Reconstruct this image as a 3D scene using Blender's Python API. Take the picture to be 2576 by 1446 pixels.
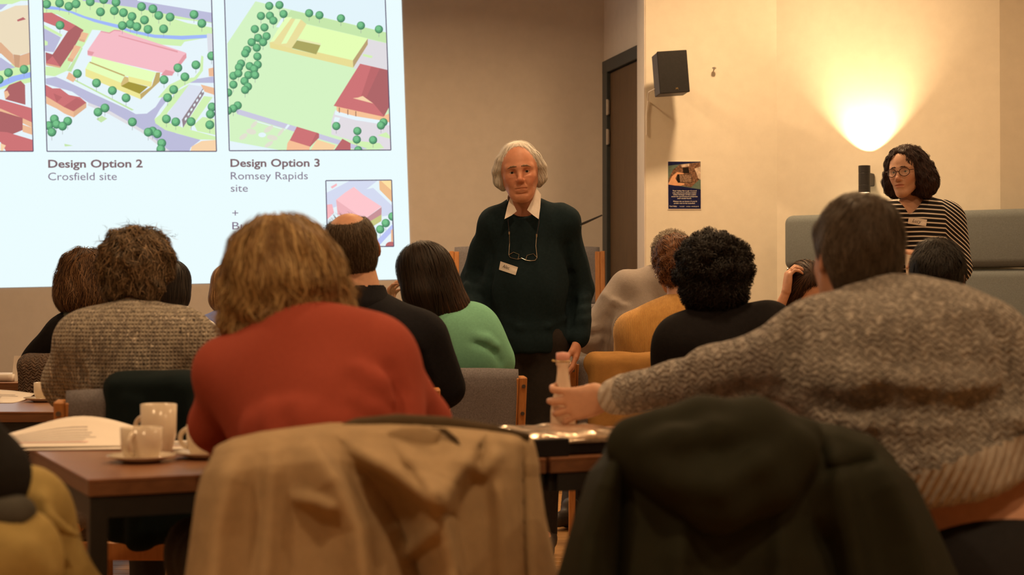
import bpy, bmesh, math, random
import numpy as np
from mathutils import Matrix, Vector

for _o in list(bpy.data.objects):
    bpy.data.objects.remove(_o)
scene = bpy.context.scene
COL = scene.collection
random.seed(7)
RNG = np.random.default_rng(7)

# ------------------------------------------------------------------ camera
FPX, CX, HZ, CH = 3900.0, 1288.0, 775.0, 1.05
cam_d = bpy.data.cameras.new('camera')
cam = bpy.data.objects.new('camera', cam_d)
COL.objects.link(cam)
cam_d.sensor_width = 36.0
cam_d.lens = 36.0 * FPX / 2576.0
cam_d.clip_start = 0.05
cam.location = (0, 0, CH)
cam.rotation_euler = (math.radians(90) + math.atan((HZ - 723.0) / FPX), 0, 0)
cam_d.dof.use_dof = True
cam_d.dof.focus_distance = 6.7
cam_d.dof.aperture_fstop = 3.6
scene.camera = cam

# ------------------------------------------------------------------ world and exposure
world = bpy.data.worlds.new('world')
scene.world = world
world.use_nodes = True
world.node_tree.nodes['Background'].inputs[0].default_value = (0.9, 0.65, 0.4, 1)
world.node_tree.nodes['Background'].inputs[1].default_value = 0.02
scene.view_settings.view_transform = 'Standard'
scene.view_settings.look = 'None'
scene.view_settings.exposure = 0.0
scene.view_settings.gamma = 1.0
scene.view_settings.use_curve_mapping = False

WARM = (1.0, 0.64, 0.33)
# ceiling downlights: (x, y, watts)
DOWNLIGHTS = [(-1.9, 1.2, 34), (0.5, 1.0, 30), (2.9, 1.6, 24),
              (-2.0, 4.3, 24), (0.5, 4.4, 26), (2.9, 4.4, 22),
              (0.25, 6.1, 12), (1.2, 7.7, 42), (3.2, 6.9, 12),
              (-0.7, 8.3, 36), (-3.0, 8.3, 28)]  # this pair is added to brighten the back wall
SCONCE_UP, SCONCE_DOWN = 170.0, 45.0
SLIDE_GAIN = 1.0
CEIL = 3.5


def P(px, py, d):
    """point of the place at depth d that the photograph shows at this pixel"""
    return np.array([(px - CX) / FPX * d, d, CH + (HZ - py) / FPX * d])


def lin(c):
    return tuple(((v / 255.0) / 12.92 if v / 255.0 <= 0.04045 else ((v / 255.0 + 0.055) / 1.055) ** 2.4) for v in c)


# ------------------------------------------------------------------ materials
MATS = {}


def new_mat(name):
    m = bpy.data.materials.new(name)
    m.use_nodes = True
    nt = m.node_tree
    return m, nt, nt.nodes['Principled BSDF']


def N(nt, typ, **kw):
    n = nt.nodes.new(typ)
    for k, v in kw.items():
        if k.startswith('in_'):
            key = k[3:]
            key = int(key) if key.isdigit() else key.replace('_', ' ')
            n.inputs[key].default_value = v
        else:
            setattr(n, k, v)
    return n


def coords(nt, scale=(1, 1, 1), rot=(0, 0, 0), kind='Object'):
    tc = N(nt, 'ShaderNodeTexCoord')
    mp = N(nt, 'ShaderNodeMapping')
    mp.inputs['Scale'].default_value = scale
    mp.inputs['Rotation'].default_value = rot
    nt.links.new(tc.outputs[kind], mp.inputs['Vector'])
    return mp.outputs['Vector']


def ramp(nt, fac, stops):
    r = N(nt, 'ShaderNodeValToRGB')
    els = r.color_ramp.elements
    while len(els) < len(stops):
        els.new(0.5)
    for e, (p, c) in zip(els, stops):
        e.position = p
        e.color = (*c, 1)
    nt.links.new(fac, r.inputs['Fac'])
    return r.outputs['Color']


def mat(name, col, rough=0.7, var=0.12, scale=30.0, bump=0.15, bscale=None, stretch=(1, 1, 1), metal=0.0, spec=0.35, sheen=0.0, alpha=None, trans=0.0):
    """plain surface with fine procedural colour variation and relief"""
    if name in MATS:
        return MATS[name]
    m, nt, b = new_mat(name)
    v = coords(nt, stretch)
    n = N(nt, 'ShaderNodeTexNoise', in_Scale=scale, in_Detail=4.0, in_Roughness=0.6)
    nt.links.new(v, n.inputs['Vector'])
    lo = tuple(c * (1 - var) for c in col)
    hi = tuple(min(1, c * (1 + var)) for c in col)
    nt.links.new(ramp(nt, n.outputs['Fac'], [(0.3, lo), (0.7, hi)]), b.inputs['Base Color'])
    b.inputs['Roughness'].default_value = rough
    b.inputs['Metallic'].default_value = metal
    b.inputs['Specular IOR Level'].default_value = spec
    if trans:
        b.inputs['Transmission Weight'].default_value = trans
    if sheen:
        b.inputs['Sheen Weight'].default_value = sheen
        b.inputs['Sheen Roughness'].default_value = 0.5
        b.inputs['Sheen Tint'].default_value = (*hi, 1)
    if bump:
        n2 = N(nt, 'ShaderNodeTexNoise', in_Scale=bscale or scale * 3, in_Detail=3.0)
        nt.links.new(v, n2.inputs['Vector'])
        bp = N(nt, 'ShaderNodeBump', in_Strength=bump, in_Distance=0.004)
        nt.links.new(n2.outputs['Fac'], bp.inputs['Height'])
        nt.links.new(bp.outputs['Normal'], b.inputs['Normal'])
    MATS[name] = m
    return m


def wood_mat(name, dark, light, axis=2, rough=0.4, scale=9.0):
    if name in MATS:
        return MATS[name]
    m, nt, b = new_mat(name)
    st = [9, 9, 9]
    st[axis] = 0.7
    v = coords(nt, tuple(st))
    n = N(nt, 'ShaderNodeTexNoise', in_Scale=scale, in_Detail=6.0, in_Roughness=0.65, in_Distortion=0.6)
    nt.links.new(v, n.inputs['Vector'])
    nt.links.new(ramp(nt, n.outputs['Fac'], [(0.25, dark), (0.75, light)]), b.inputs['Base Color'])
    b.inputs['Roughness'].default_value = rough
    bp = N(nt, 'ShaderNodeBump', in_Strength=0.08, in_Distance=0.002)
    nt.links.new(n.outputs['Fac'], bp.inputs['Height'])
    nt.links.new(bp.outputs['Normal'], b.inputs['Normal'])
    MATS[name] = m
    return m


def knit_mat(name, cols, cell=0.006, bump=0.6, speck=60.0, vert=3.0, rough=0.9, zig=False, rot=0.0, rows=True):
    """knitted cloth: rows of stitches as relief, flecked yarn as colour"""
    if name in MATS:
        return MATS[name]
    m, nt, b = new_mat(name)
    v = coords(nt, (1, 1, 1), (0, rot, 0))
    sp = coords(nt, (1, 1, 1.0 / vert), (0, rot, 0))
    n = N(nt, 'ShaderNodeTexNoise', in_Scale=speck, in_Detail=3.0, in_Roughness=0.7)
    nt.links.new(sp, n.inputs['Vector'])
    k = len(cols)
    col = ramp(nt, n.outputs['Fac'], [(0.3 + 0.4 * i / max(1, k - 1), c) for i, c in enumerate(cols)])
    w1 = N(nt, 'ShaderNodeTexWave', wave_type='BANDS', bands_direction='X', in_Scale=0.314 / cell, in_Distortion=1.0, in_Detail=1.0)
    w1.inputs['Detail Scale'].default_value = 2.0
    w2 = N(nt, 'ShaderNodeTexWave', wave_type='BANDS', bands_direction='Z', in_Scale=0.314 / (cell * 1.1), in_Distortion=1.5, in_Detail=1.0)
    nt.links.new(v, w1.inputs['Vector'])
    nt.links.new(v, w2.inputs['Vector'])
    mx = N(nt, 'ShaderNodeMath', operation='MULTIPLY')
    nt.links.new(w1.outputs['Fac'], mx.inputs[0])
    nt.links.new(w2.outputs['Fac'], mx.inputs[1])
    h = mx.outputs[0] if rows else w1.outputs['Fac']
    if zig:
        # plaited cables: diagonal ridges that reverse from one column to the next
        vz = coords(nt, (1, 1, 1), (0, rot + 0.65, 0))
        vz2 = coords(nt, (1, 1, 1), (0, rot - 0.65, 0))
        a1 = N(nt, 'ShaderNodeTexWave', wave_type='BANDS', bands_direction='Z', in_Scale=0.314 / 0.0095, in_Distortion=9.0, in_Detail=3.0)
        a2 = N(nt, 'ShaderNodeTexWave', wave_type='BANDS', bands_direction='Z', in_Scale=0.314 / 0.0095, in_Distortion=9.0, in_Detail=3.0)
        nt.links.new(vz, a1.inputs['Vector'])
        nt.links.new(vz2, a2.inputs['Vector'])
        sw = N(nt, 'ShaderNodeTexWave', wave_type='BANDS', bands_direction='X', in_Scale=0.314 / 0.024, in_Distortion=3.0, in_Detail=2.0)
        nt.links.new(v, sw.inputs['Vector'])
        st = N(nt, 'ShaderNodeMath', operation='GREATER_THAN')
        st.inputs[1].default_value = 0.5
        nt.links.new(sw.outputs['Fac'], st.inputs[0])
        mix = N(nt, 'ShaderNodeMix', data_type='FLOAT')
        nt.links.new(st.outputs[0], mix.inputs[0])
        nt.links.new(a1.outputs['Fac'], mix.inputs[2])
        nt.links.new(a2.outputs['Fac'], mix.inputs[3])
        h = mix.outputs[0]
    nt.links.new(col, b.inputs['Base Color'])
    bp = N(nt, 'ShaderNodeBump', in_Strength=bump, in_Distance=0.012 if zig else 0.006)
    nt.links.new(h, bp.inputs['Height'])
    nt.links.new(bp.outputs['Normal'], b.inputs['Normal'])
    b.inputs['Roughness'].default_value = rough
    b.inputs['Specular IOR Level'].default_value = 0.15
    b.inputs['Sheen Weight'].default_value = 0.15
    MATS[name] = m
    return m


def attr_mat(name, rough=0.5, spec=0.4, var=0.1, scale=80.0, bump=0.05, sss=0.0):
    """colour carried by the mesh's own 'Col' attribute (pigment), with fine noise"""
    if name in MATS:
        return MATS[name]
    m, nt, b = new_mat(name)
    a = N(nt, 'ShaderNodeAttribute', attribute_name='Col')
    v = coords(nt)
    n = N(nt, 'ShaderNodeTexNoise', in_Scale=scale, in_Detail=3.0)
    nt.links.new(v, n.inputs['Vector'])
    g = ramp(nt, n.outputs['Fac'], [(0.3, (1 - var,) * 3), (0.7, (1, 1, 1))])
    mx = N(nt, 'ShaderNodeMix', data_type='RGBA', blend_type='MULTIPLY', in_0=1.0)
    nt.links.new(a.outputs['Color'], mx.inputs[6])
    nt.links.new(g, mx.inputs[7])
    nt.links.new(mx.outputs[2], b.inputs['Base Color'])
    b.inputs['Roughness'].default_value = rough
    b.inputs['Specular IOR Level'].default_value = spec
    if bump:
        bp = N(nt, 'ShaderNodeBump', in_Strength=bump, in_Distance=0.002)
        nt.links.new(n.outputs['Fac'], bp.inputs['Height'])
        nt.links.new(bp.outputs['Normal'], b.inputs['Normal'])
    MATS[name] = m
    return m


def emit_mat(name, col, strength=1.0):
    if name in MATS:
        return MATS[name]
    m = bpy.data.materials.new(name)
    m.use_nodes = True
    nt = m.node_tree
    nt.nodes.clear()
    e = nt.nodes.new('ShaderNodeEmission')
    o = nt.nodes.new('ShaderNodeOutputMaterial')
    e.inputs[0].default_value = (*col, 1)
    e.inputs[1].default_value = strength
    nt.links.new(e.outputs[0], o.inputs[0])
    MATS[name] = m
    return m


# ------------------------------------------------------------------ object helpers
def tag(o, label=None, cat=None, group=None, kind=None):
    if label:
        o['label'] = label
    if cat:
        o['category'] = cat
    if group:
        o['group'] = group
    if kind:
        o['kind'] = kind
    return o


def empty(name, loc, label, cat, group=None, rz=0.0):
    o = bpy.data.objects.new(name, None)
    o.empty_display_size = 0.05
    COL.objects.link(o)
    o.location = loc
    o.rotation_euler = (0, 0, rz)
    return tag(o, label, cat, group)


def link_mesh(name, me, m, parent=None, world=True, smooth=False):
    """me is in world coordinates when world is True (parents are never rotated then)"""
    if m is not None:
        for mm in (m if isinstance(m, (list, tuple)) else [m]):
            me.materials.append(mm)
    if smooth and len(me.polygons):
        me.polygons.foreach_set('use_smooth', np.ones(len(me.polygons), dtype=bool))
    o = bpy.data.objects.new(name, me)
    COL.objects.link(o)
    if parent is not None:
        o.parent = parent
        if world:
            off = Vector((0, 0, 0))
            p = parent
            while p is not None:
                off += Vector(p.location)
                p = p.parent
            me.transform(Matrix.Translation(-off))
    return o


def bm_obj(name, bm, m, parent=None, world=True, smooth=False):
    me = bpy.data.meshes.new(name)
    bmesh.ops.recalc_face_normals(bm, faces=bm.faces)
    bm.to_mesh(me)
    bm.free()
    return link_mesh(name, me, m, parent, world, smooth)


def arr_obj(name, V, F, m, parent=None, world=True, smooth=True, cols=None):
    me = bpy.data.meshes.new(name)
    V = np.asarray(V, dtype=np.float32)
    F = np.asarray(F, dtype=np.int32)
    me.vertices.add(len(V))
    me.vertices.foreach_set('co', V.ravel())
    k = F.shape[1]
    me.loops.add(F.size)
    me.loops.foreach_set('vertex_index', F.ravel())
    me.polygons.add(len(F))
    me.polygons.foreach_set('loop_start', np.arange(0, F.size, k, dtype=np.int32))
    me.update(calc_edges=True)
    me.validate()
    if cols is not None:
        a = me.color_attributes.new('Col', 'FLOAT_COLOR', 'POINT')
        c = np.ones((len(V), 4), dtype=np.float32)
        c[:, :3] = cols
        a.data.foreach_set('color', c.ravel())
    return link_mesh(name, me, m, parent, world, smooth)


def box(bm, c, h, R=None, bev=0.0, seg=1):
    """box of centre c and half sizes h, optionally rotated and bevelled"""
    r = bmesh.ops.create_cube(bm, size=2.0)
    vs = r['verts']
    M = Matrix.Translation(Vector(c)) @ (R.to_4x4() if R is not None else Matrix()) @ Matrix.Diagonal((*h, 1))
    bmesh.ops.transform(bm, matrix=M, verts=vs)
    if bev:
        es = list({e for v in vs for e in v.link_edges})
        bmesh.ops.bevel(bm, geom=es, offset=bev, segments=seg, affect='EDGES', profile=0.5)


def bar(bm, a, b, w, t, up=(0, 0, 1), bev=0.0):
    """rectangular bar from a to b, w across and t along 'up'"""
    a, b = Vector(a), Vector(b)
    z = (b - a)
    L = z.length
    z.normalize()
    u = Vector(up)
    x = u.cross(z)
    if x.length < 1e-5:
        x = Vector((1, 0, 0)).cross(z)
    x.normalize()
    y = z.cross(x)
    R = Matrix((x, y, z)).transposed()
    box(bm, (a + b) / 2, (w / 2, t / 2, L / 2), R, bev)


def tube(bm, pts, r, n=8, close=False, cap=True):
    pts = [Vector(p) for p in pts]
    rs = r if isinstance(r, (list, tuple)) else [r] * len(pts)
    rings = []
    prev = None
    m = len(pts)
    for i, p in enumerate(pts):
        if close:
            t = pts[(i + 1) % m] - pts[i - 1]
        else:
            t = pts[min(i + 1, m - 1)] - pts[max(i - 1, 0)]
        t.normalize()
        if prev is None:
            x = t.orthogonal().normalized()
        else:
            x = (prev - t * prev.dot(t)).normalized()
        prev = x
        y = t.cross(x)
        rings.append([bm.verts.new(p + (x * math.cos(a) + y * math.sin(a)) * rs[i]) for a in [2 * math.pi * k / n for k in range(n)]])
    for i in range(m if close else m - 1):
        A, B = rings[i], rings[(i + 1) % m]
        for k in range(n):
            bm.faces.new((A[k], A[(k + 1) % n], B[(k + 1) % n], B[k]))
    if cap and not close:
        bm.faces.new(rings[0][::-1])
        bm.faces.new(rings[-1])


def lathe(bm, prof, c=(0, 0, 0), n=32, close=False):
    rings = []
    for r, z in prof:
        if r < 1e-6:
            rings.append([bm.verts.new((c[0], c[1], c[2] + z))])
        else:
            rings.append([bm.verts.new((c[0] + r * math.cos(2 * math.pi * k / n), c[1] + r * math.sin(2 * math.pi * k / n), c[2] + z)) for k in range(n)])
    for A, B in zip(rings[:-1], rings[1:]):
        for k in range(n):
            a0, a1 = A[k % len(A)], A[(k + 1) % len(A)]
            b0, b1 = B[k % len(B)], B[(k + 1) % len(B)]
            f = [a0]
            for v in (a1, b1, b0):
                if v not in f:
                    f.append(v)
            if len(f) > 2:
                bm.faces.new(f)


def one_box(name, c, h, m, parent=None, R=None, bev=0.0, world=True):
    bm = bmesh.new()
    box(bm, c, h, R, bev)
    return bm_obj(name, bm, m, parent, world)


def text_mesh(name, s, m, parent, left, base, width, capz, y, normal='-Y', bold=0.0, frame=None, ext=0.0):
    """lettering as flat faces: left/base are the start of the base line in a plane; frame = (origin, u, v)"""
    cu = bpy.data.curves.new(name, 'FONT')
    cu.body = s
    cu.size = 1.0
    cu.offset = bold
    cu.resolution_u = 3
    o = bpy.data.objects.new(name, cu)
    COL.objects.link(o)
    dg = bpy.context.evaluated_depsgraph_get()
    me = bpy.data.meshes.new_from_object(o.evaluated_get(dg))
    bpy.data.objects.remove(o)
    n = len(me.vertices)
    co = np.empty(n * 3, dtype=np.float32)
    me.vertices.foreach_get('co', co)
    co = co.reshape(-1, 3)
    x0, x1 = co[:, 0].min(), co[:, 0].max()
    sx = width / (x1 - x0)
    sz = capz / 0.70 if capz else sx
    O, U, W = [np.asarray(q, dtype=float) for q in frame]
    new = O + np.outer((co[:, 0] - x0) * sx + left, U) + np.outer(co[:, 1] * sz + base, W)
    me.vertices.foreach_set('co', new.astype(np.float32).ravel())
    me.update()
    me.materials.clear()
    return link_mesh(name, me, m, parent)


# ------------------------------------------------------------------ rounded volumes (signed distance) for bodies, hair and cloth
def nrm(v):
    v = np.asarray(v, dtype=float)
    return v / (np.linalg.norm(v) + 1e-12)


class Frame:
    """right / forward / up axes at a point"""

    def __init__(s, o, fwd, up=(0, 0, 1), scale=1.0):
        s.o = np.asarray(o, dtype=float)
        f = nrm(fwd)
        u = np.asarray(up, dtype=float)
        u = nrm(u - f * np.dot(u, f))
        s.R = np.stack([np.cross(f, u), f, u], axis=1)   # columns: right, forward, up
        s.k = scale

    def __call__(s, x, y, z):
        return s.o + s.R @ (np.array([x, y, z], dtype=float) * s.k)

    def local(s, Pw):
        return ((Pw - s.o) @ s.R) / s.k

    def vec(s, v):
        return s.R @ np.asarray(v, dtype=float)


class Sdf:
    def __init__(s):
        s.ops = []
        s.disp = None

    def _add(s, fn, lo, hi, k, mode):
        s.ops.append((fn, np.asarray(lo, float) - k - 0.02, np.asarray(hi, float) + k + 0.02, k, mode))
        return s

    def cone(s, a, b, ra, rb, k=0.03, mode='u', flat=None):
        """tapered limb; flat = (direction, factor) squeezes the section along a direction"""
        a = np.asarray(a, np.float32)
        b = np.asarray(b, np.float32)
        ab = b - a
        L2 = float(ab @ ab) + 1e-9
        if flat is not None:
            n = nrm(flat[0]).astype(np.float32)
            g = 1.0 / flat[1] - 1.0

        def fn(Q):
            q = Q - a
            if flat is not None:
                q = q + (q @ n)[..., None] * n * g
            t = np.clip((q @ ab) / L2, 0, 1)
            d = np.sqrt(((q - t[..., None] * ab) ** 2).sum(-1)) - (ra + (rb - ra) * t)
            return d * (flat[1] if flat is not None and flat[1] < 1 else 1.0)
        r = max(ra, rb) * (max(1.0, flat[1]) if flat is not None else 1.0)
        return s._add(fn, np.minimum(a, b) - r, np.maximum(a, b) + r, k, mode)

    def chain(s, pts, rs, k=0.02, mode='u', flat=None):
        for i in range(len(pts) - 1):
            s.cone(pts[i], pts[i + 1], rs[i], rs[i + 1], k, mode, flat)
        return s

    def ell(s, c, r, R=None, k=0.03, mode='u'):
        c = np.asarray(c, np.float32)
        r = np.asarray(r, np.float32)
        M = None if R is None else np.asarray(R, np.float32)

        def fn(Q):
            q = Q - c
            if M is not None:
                q = q @ M
            k0 = np.sqrt(((q / r) ** 2).sum(-1))
            k1 = np.sqrt(((q / (r * r)) ** 2).sum(-1)) + 1e-9
            return k0 * (k0 - 1.0) / k1
        m = r if M is None else np.abs(M) @ r
        return s._add(fn, c - m, c + m, k, mode)

    def rbox(s, c, h, R=None, rnd=0.02, k=0.02, mode='u'):
        c = np.asarray(c, np.float32)
        h = np.asarray(h, np.float32)
        M = None if R is None else np.asarray(R, np.float32)

        def fn(Q):
            q = Q - c
            if M is not None:
                q = q @ M
            q = np.abs(q) - (h - rnd)
            return np.sqrt((np.maximum(q, 0) ** 2).sum(-1)) + np.minimum(q.max(-1), 0) - rnd
        m = h if M is None else np.abs(M) @ h
        return s._add(fn, c - m, c + m, k, mode)

    def plane(s, c, n, k=0.01):
        """cut away everything on the side n points to"""
        c = np.asarray(c, np.float32)
        n = nrm(n).astype(np.float32)
        return s._add(lambda Q: -((Q - c) @ n), [-50] * 3, [50] * 3, k, 'i')

    @staticmethod
    def _mix(d, e, k, mode):
        if mode == 'u':
            h = np.maximum(k - np.abs(d - e), 0) / k
            return np.minimum(d, e) - h * h * k * 0.25
        if mode == 'i':
            e = -e
        # subtract e
        e = -e
        h = np.maximum(k - np.abs(d - e), 0) / k
        return np.maximum(d, e) + h * h * k * 0.25

    def at(s, Q):
        Q = np.asarray(Q, np.float32)
        d = np.full(Q.shape[:-1], 1.0, np.float32)
        for fn, lo, hi, k, mode in s.ops:
            if mode == 'i':
                d = np.maximum(d, -fn(Q))
            else:
                d = s._mix(d, fn(Q), k, mode)
        if s.disp is not None:
            d = d + s.disp(Q)
        return d

    def grad(s, Q, e=0.004):
        g = np.empty_like(Q)
        for i in range(3):
            o = np.zeros(3, np.float32)
            o[i] = e
            g[..., i] = s.at(Q + o) - s.at(Q - o)
        return g / (np.linalg.norm(g, axis=-1, keepdims=True) + 1e-9)

    def mesh(s, step=0.01, fine=(), lo=None, hi=None):
        """surface nets on a grid that is finer inside the 'fine' boxes [(centre, half, step)]"""
        los = [o[1] for o in s.ops if o[4] == 'u']
        his = [o[2] for o in s.ops if o[4] == 'u']
        lo = np.min(los, axis=0) if lo is None else lo
        hi = np.max(his, axis=0) if hi is None else hi
        ax = []
        for i in range(3):
            x = lo[i]
            xs = [x]
            while x < hi[i]:
                st = step
                for c, h, fs in fine:
                    if c[i] - h[i] <= x <= c[i] + h[i]:
                        st = min(st, fs)
                    elif x < c[i] - h[i] < x + st:
                        st = min(st, max(fs, c[i] - h[i] - x + 1e-4))
                x += st
                xs.append(x)
            ax.append(np.array(xs, np.float32))
        X, Y, Z = ax
        D = np.full((len(X), len(Y), len(Z)), 1.0, np.float32)
        for fn, l, h, k, mode in s.ops:
            i0 = [max(0, int(np.searchsorted(ax[i], l[i])) - 1) for i in range(3)]
            i1 = [min(len(ax[i]), int(np.searchsorted(ax[i], h[i])) + 1) for i in range(3)]
            if any(b - a < 1 for a, b in zip(i0, i1)):
                continue
            sl = tuple(slice(a, b) for a, b in zip(i0, i1))
            g = np.stack(np.meshgrid(X[sl[0]], Y[sl[1]], Z[sl[2]], indexing='ij'), -1)
            e = fn(g)
            if mode == 'i':
                D[sl] = np.maximum(D[sl], -e)
            else:
                D[sl] = s._mix(D[sl], e, k, mode)
        if s.disp is not None:
            m = np.abs(D) < 0.06
            I = np.argwhere(m)
            Q = np.stack([X[I[:, 0]], Y[I[:, 1]], Z[I[:, 2]]], -1)
            D[m] += s.disp(Q)
        D[0], D[-1], D[:, 0], D[:, -1], D[:, :, 0], D[:, :, -1] = 1, 1, 1, 1, 1, 1
        ins = D < 0
        cnt = np.zeros(tuple(n - 1 for n in D.shape), np.int8)
        for a in (0, 1):
            for b in (0, 1):
                for c in (0, 1):
                    cnt += ins[a:a + cnt.shape[0], b:b + cnt.shape[1], c:c + cnt.shape[2]]
        act = (cnt > 0) & (cnt < 8)
        I = np.argwhere(act)
        vid = np.full(cnt.shape, -1, np.int32)
        vid[act] = np.arange(len(I))
        cor = {}
        for a in (0, 1):
            for b in (0, 1):
                for c in (0, 1):
                    ii = (I[:, 0] + a, I[:, 1] + b, I[:, 2] + c)
                    cor[(a, b, c)] = (D[ii], np.stack([X[ii[0]], Y[ii[1]], Z[ii[2]]], -1))
        acc = np.zeros((len(I), 3), np.float32)
        num = np.zeros(len(I), np.float32)
        keys = list(cor)
        for p in keys:
            for q in keys:
                if sum(abs(x - y) for x, y in zip(p, q)) == 1 and p < q:
                    d0, p0 = cor[p]
                    d1, p1 = cor[q]
                    m = (d0 < 0) != (d1 < 0)
                    t = np.where(m, d0 / np.where(m, d0 - d1, 1), 0)[:, None]
                    acc += np.where(m[:, None], p0 + (p1 - p0) * t, 0)
                    num += m
        V = acc / num[:, None]
        Fs = []
        for axn in range(3):
            a0 = [slice(None)] * 3
            a1 = [slice(None)] * 3
            a0[axn] = slice(0, -1)
            a1[axn] = slice(1, None)
            s0, s1 = ins[tuple(a0)], ins[tuple(a1)]
            E = np.argwhere(s0 != s1)
            o1, o2 = (axn + 1) % 3, (axn + 2) % 3
            E = E[(E[:, o1] > 0) & (E[:, o2] > 0) & (E[:, o1] < D.shape[o1] - 1) & (E[:, o2] < D.shape[o2] - 1)]

            def cell(d1, d2):
                C = E.copy()
                C[:, o1] -= d1
                C[:, o2] -= d2
                return vid[C[:, 0], C[:, 1], C[:, 2]]
            q = np.stack([cell(1, 1), cell(0, 1), cell(0, 0), cell(1, 0)], 1)
            fl = ~s0[E[:, 0], E[:, 1], E[:, 2]]
            q[fl] = q[fl][:, ::-1]
            Fs.append(q)
        return V, np.concatenate(Fs).astype(np.int32)


def sines(seed, scale, amp, n=5, stretch=(1, 1, 1)):
    """smooth pseudo noise used for soft folds"""
    r = np.random.default_rng(seed)
    K = (r.normal(size=(n, 3)) * np.asarray(stretch) * scale).astype(np.float32)
    ph = r.uniform(0, 6.28, n).astype(np.float32)

    def f(Q):
        return (np.sin(Q @ K.T + ph).sum(-1) * (amp / math.sqrt(n))).astype(np.float32)
    return f


def sdf_obj(name, S, m, parent, step=0.01, fine=(), cols=None, lo=None, hi=None):
    V, F = S.mesh(step, fine, lo, hi)
    c = None
    if cols is not None:
        c = cols(V) if callable(cols) else np.tile(np.asarray(cols, np.float32), (len(V), 1))
    return arr_obj(name, V, F, m, parent, cols=c)


# ------------------------------------------------------------------ hair
def strands(S, seeds, flow, length, nseg=8, width=0.003, off=(0.0, 0.006), spread=0.25, wave=0.0, wfreq=60.0, lift_end=0.0, rng=None, var=0.3, curl=0.0):
    """locks that run over a hair volume S following flow(P)->direction"""
    rng = rng or RNG
    n = len(seeds)
    p = seeds.astype(np.float32).copy()
    L = length * rng.uniform(1 - var, 1 + var, n).astype(np.float32)
    o = rng.uniform(off[0], off[1], n).astype(np.float32)
    jit = rng.normal(size=(n, 3)).astype(np.float32) * spread
    ph = rng.uniform(0, 6.28, n).astype(np.float32)
    w = width * rng.uniform(0.6, 1.4, n).astype(np.float32)
    PT, NR = [], []
    for i in range(nseg + 1):
        g = S.grad(p, 0.006)
        p = p - g * np.clip(S.at(p) - o - lift_end * (i / nseg) ** 2, -0.02, 0.02)[:, None]
        PT.append(p.copy())
        NR.append(g)
        d = flow(p) + jit
        d = d - g * (d * g).sum(-1, keepdims=True)
        d = d / (np.linalg.norm(d, axis=-1, keepdims=True) + 1e-6)
        p = p + d * (L / nseg)[:, None]
    PT = np.stack(PT, 1)
    NR = np.stack(NR, 1)
    T = np.gradient(PT, axis=1)
    T = T / (np.linalg.norm(T, axis=-1, keepdims=True) + 1e-6)
    Sd = np.cross(T, NR)
    Sd = Sd / (np.linalg.norm(Sd, axis=-1, keepdims=True) + 1e-6)
    tt = np.linspace(0, 1, nseg + 1, dtype=np.float32)[None, :, None]
    if wave:
        a = np.sin(tt * L[:, None, None] * wfreq + ph[:, None, None])
        PT = PT + Sd * a * wave * np.minimum(1, tt * 3)
    if curl:
        a = tt * L[:, None, None] * wfreq + ph[:, None, None]
        PT = PT + Sd * np.sin(a) * curl + NR * (np.cos(a) + 0.6) * curl
    prof = np.minimum(1.0, np.minimum(tt * 6 + 0.4, (1 - tt) * 2.5 + 0.12))
    hw = Sd * prof * (w[:, None, None] * 0.5)
    A = PT - hw
    B = PT + hw
    V = np.stack([A, B], 2).reshape(-1, 3)
    base = (np.arange(n) * (nseg + 1) * 2)[:, None] + (np.arange(nseg) * 2)[None, :]
    base = base.reshape(-1)
    F = np.stack([base, base + 1, base + 3, base + 2], 1)
    sid = np.repeat(np.arange(n), (nseg + 1) * 2)
    return V, F, sid


HAIR = None


def hair_obj(parent, S, step, layers, colors, base=None, seed=1, mesh_kw={}, name='hair', label=None):
    """hair volume plus locks in one mesh; colors = list of pigment colours mixed lock by lock.
    layers: dicts of strands() arguments with n and an optional keep(P) filter on seeds"""
    rng = np.random.default_rng(seed)
    V, F = S.mesh(step, **mesh_kw)
    colors = np.asarray(colors, np.float32)
    C = np.tile(np.asarray(base if base is not None else colors.mean(0), np.float32), (len(V), 1))
    Vs, Fs, Cs = [V], [F], [C]
    nV = len(V)
    for ly in layers:
        ly = dict(ly)
        n = ly.pop('n')
        keep = ly.pop('keep', None)
        pick = ly.pop('pick', None)
        cand = V if keep is None else V[keep(V)]
        if len(cand) == 0:
            continue
        seeds = cand[rng.integers(0, len(cand), n)] + rng.normal(size=(n, 3)).astype(np.float32) * step * 0.5
        v, f, sid = strands(S, seeds, rng=rng, **ly)
        if pick is None:
            t = rng.uniform(0, len(colors) - 1, n)
        else:
            t = np.clip(pick(seeds) * (len(colors) - 1) + rng.normal(size=n) * 0.35, 0, len(colors) - 1)
        i0 = np.floor(t).astype(int)
        i1 = np.minimum(i0 + 1, len(colors) - 1)
        fr = (t - i0)[:, None]
        c = (colors[i0] * (1 - fr) + colors[i1] * fr) * rng.uniform(0.8, 1.15, (n, 1))
        Vs.append(v)
        Fs.append(f + nV)
        Cs.append(c[sid])
        nV += len(v)
    o = arr_obj(name, np.concatenate(Vs), np.concatenate(Fs), HAIR_MAT(), parent, cols=np.concatenate(Cs))
    if label:
        o['label'] = label
    return o


def HAIR_MAT():
    return attr_mat('hair', rough=0.55, spec=0.25, var=0.12, scale=150, bump=0.0)


def SKIN_MAT():
    return attr_mat('skin', rough=0.5, spec=0.35, var=0.1, scale=60, bump=0.12)


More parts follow.
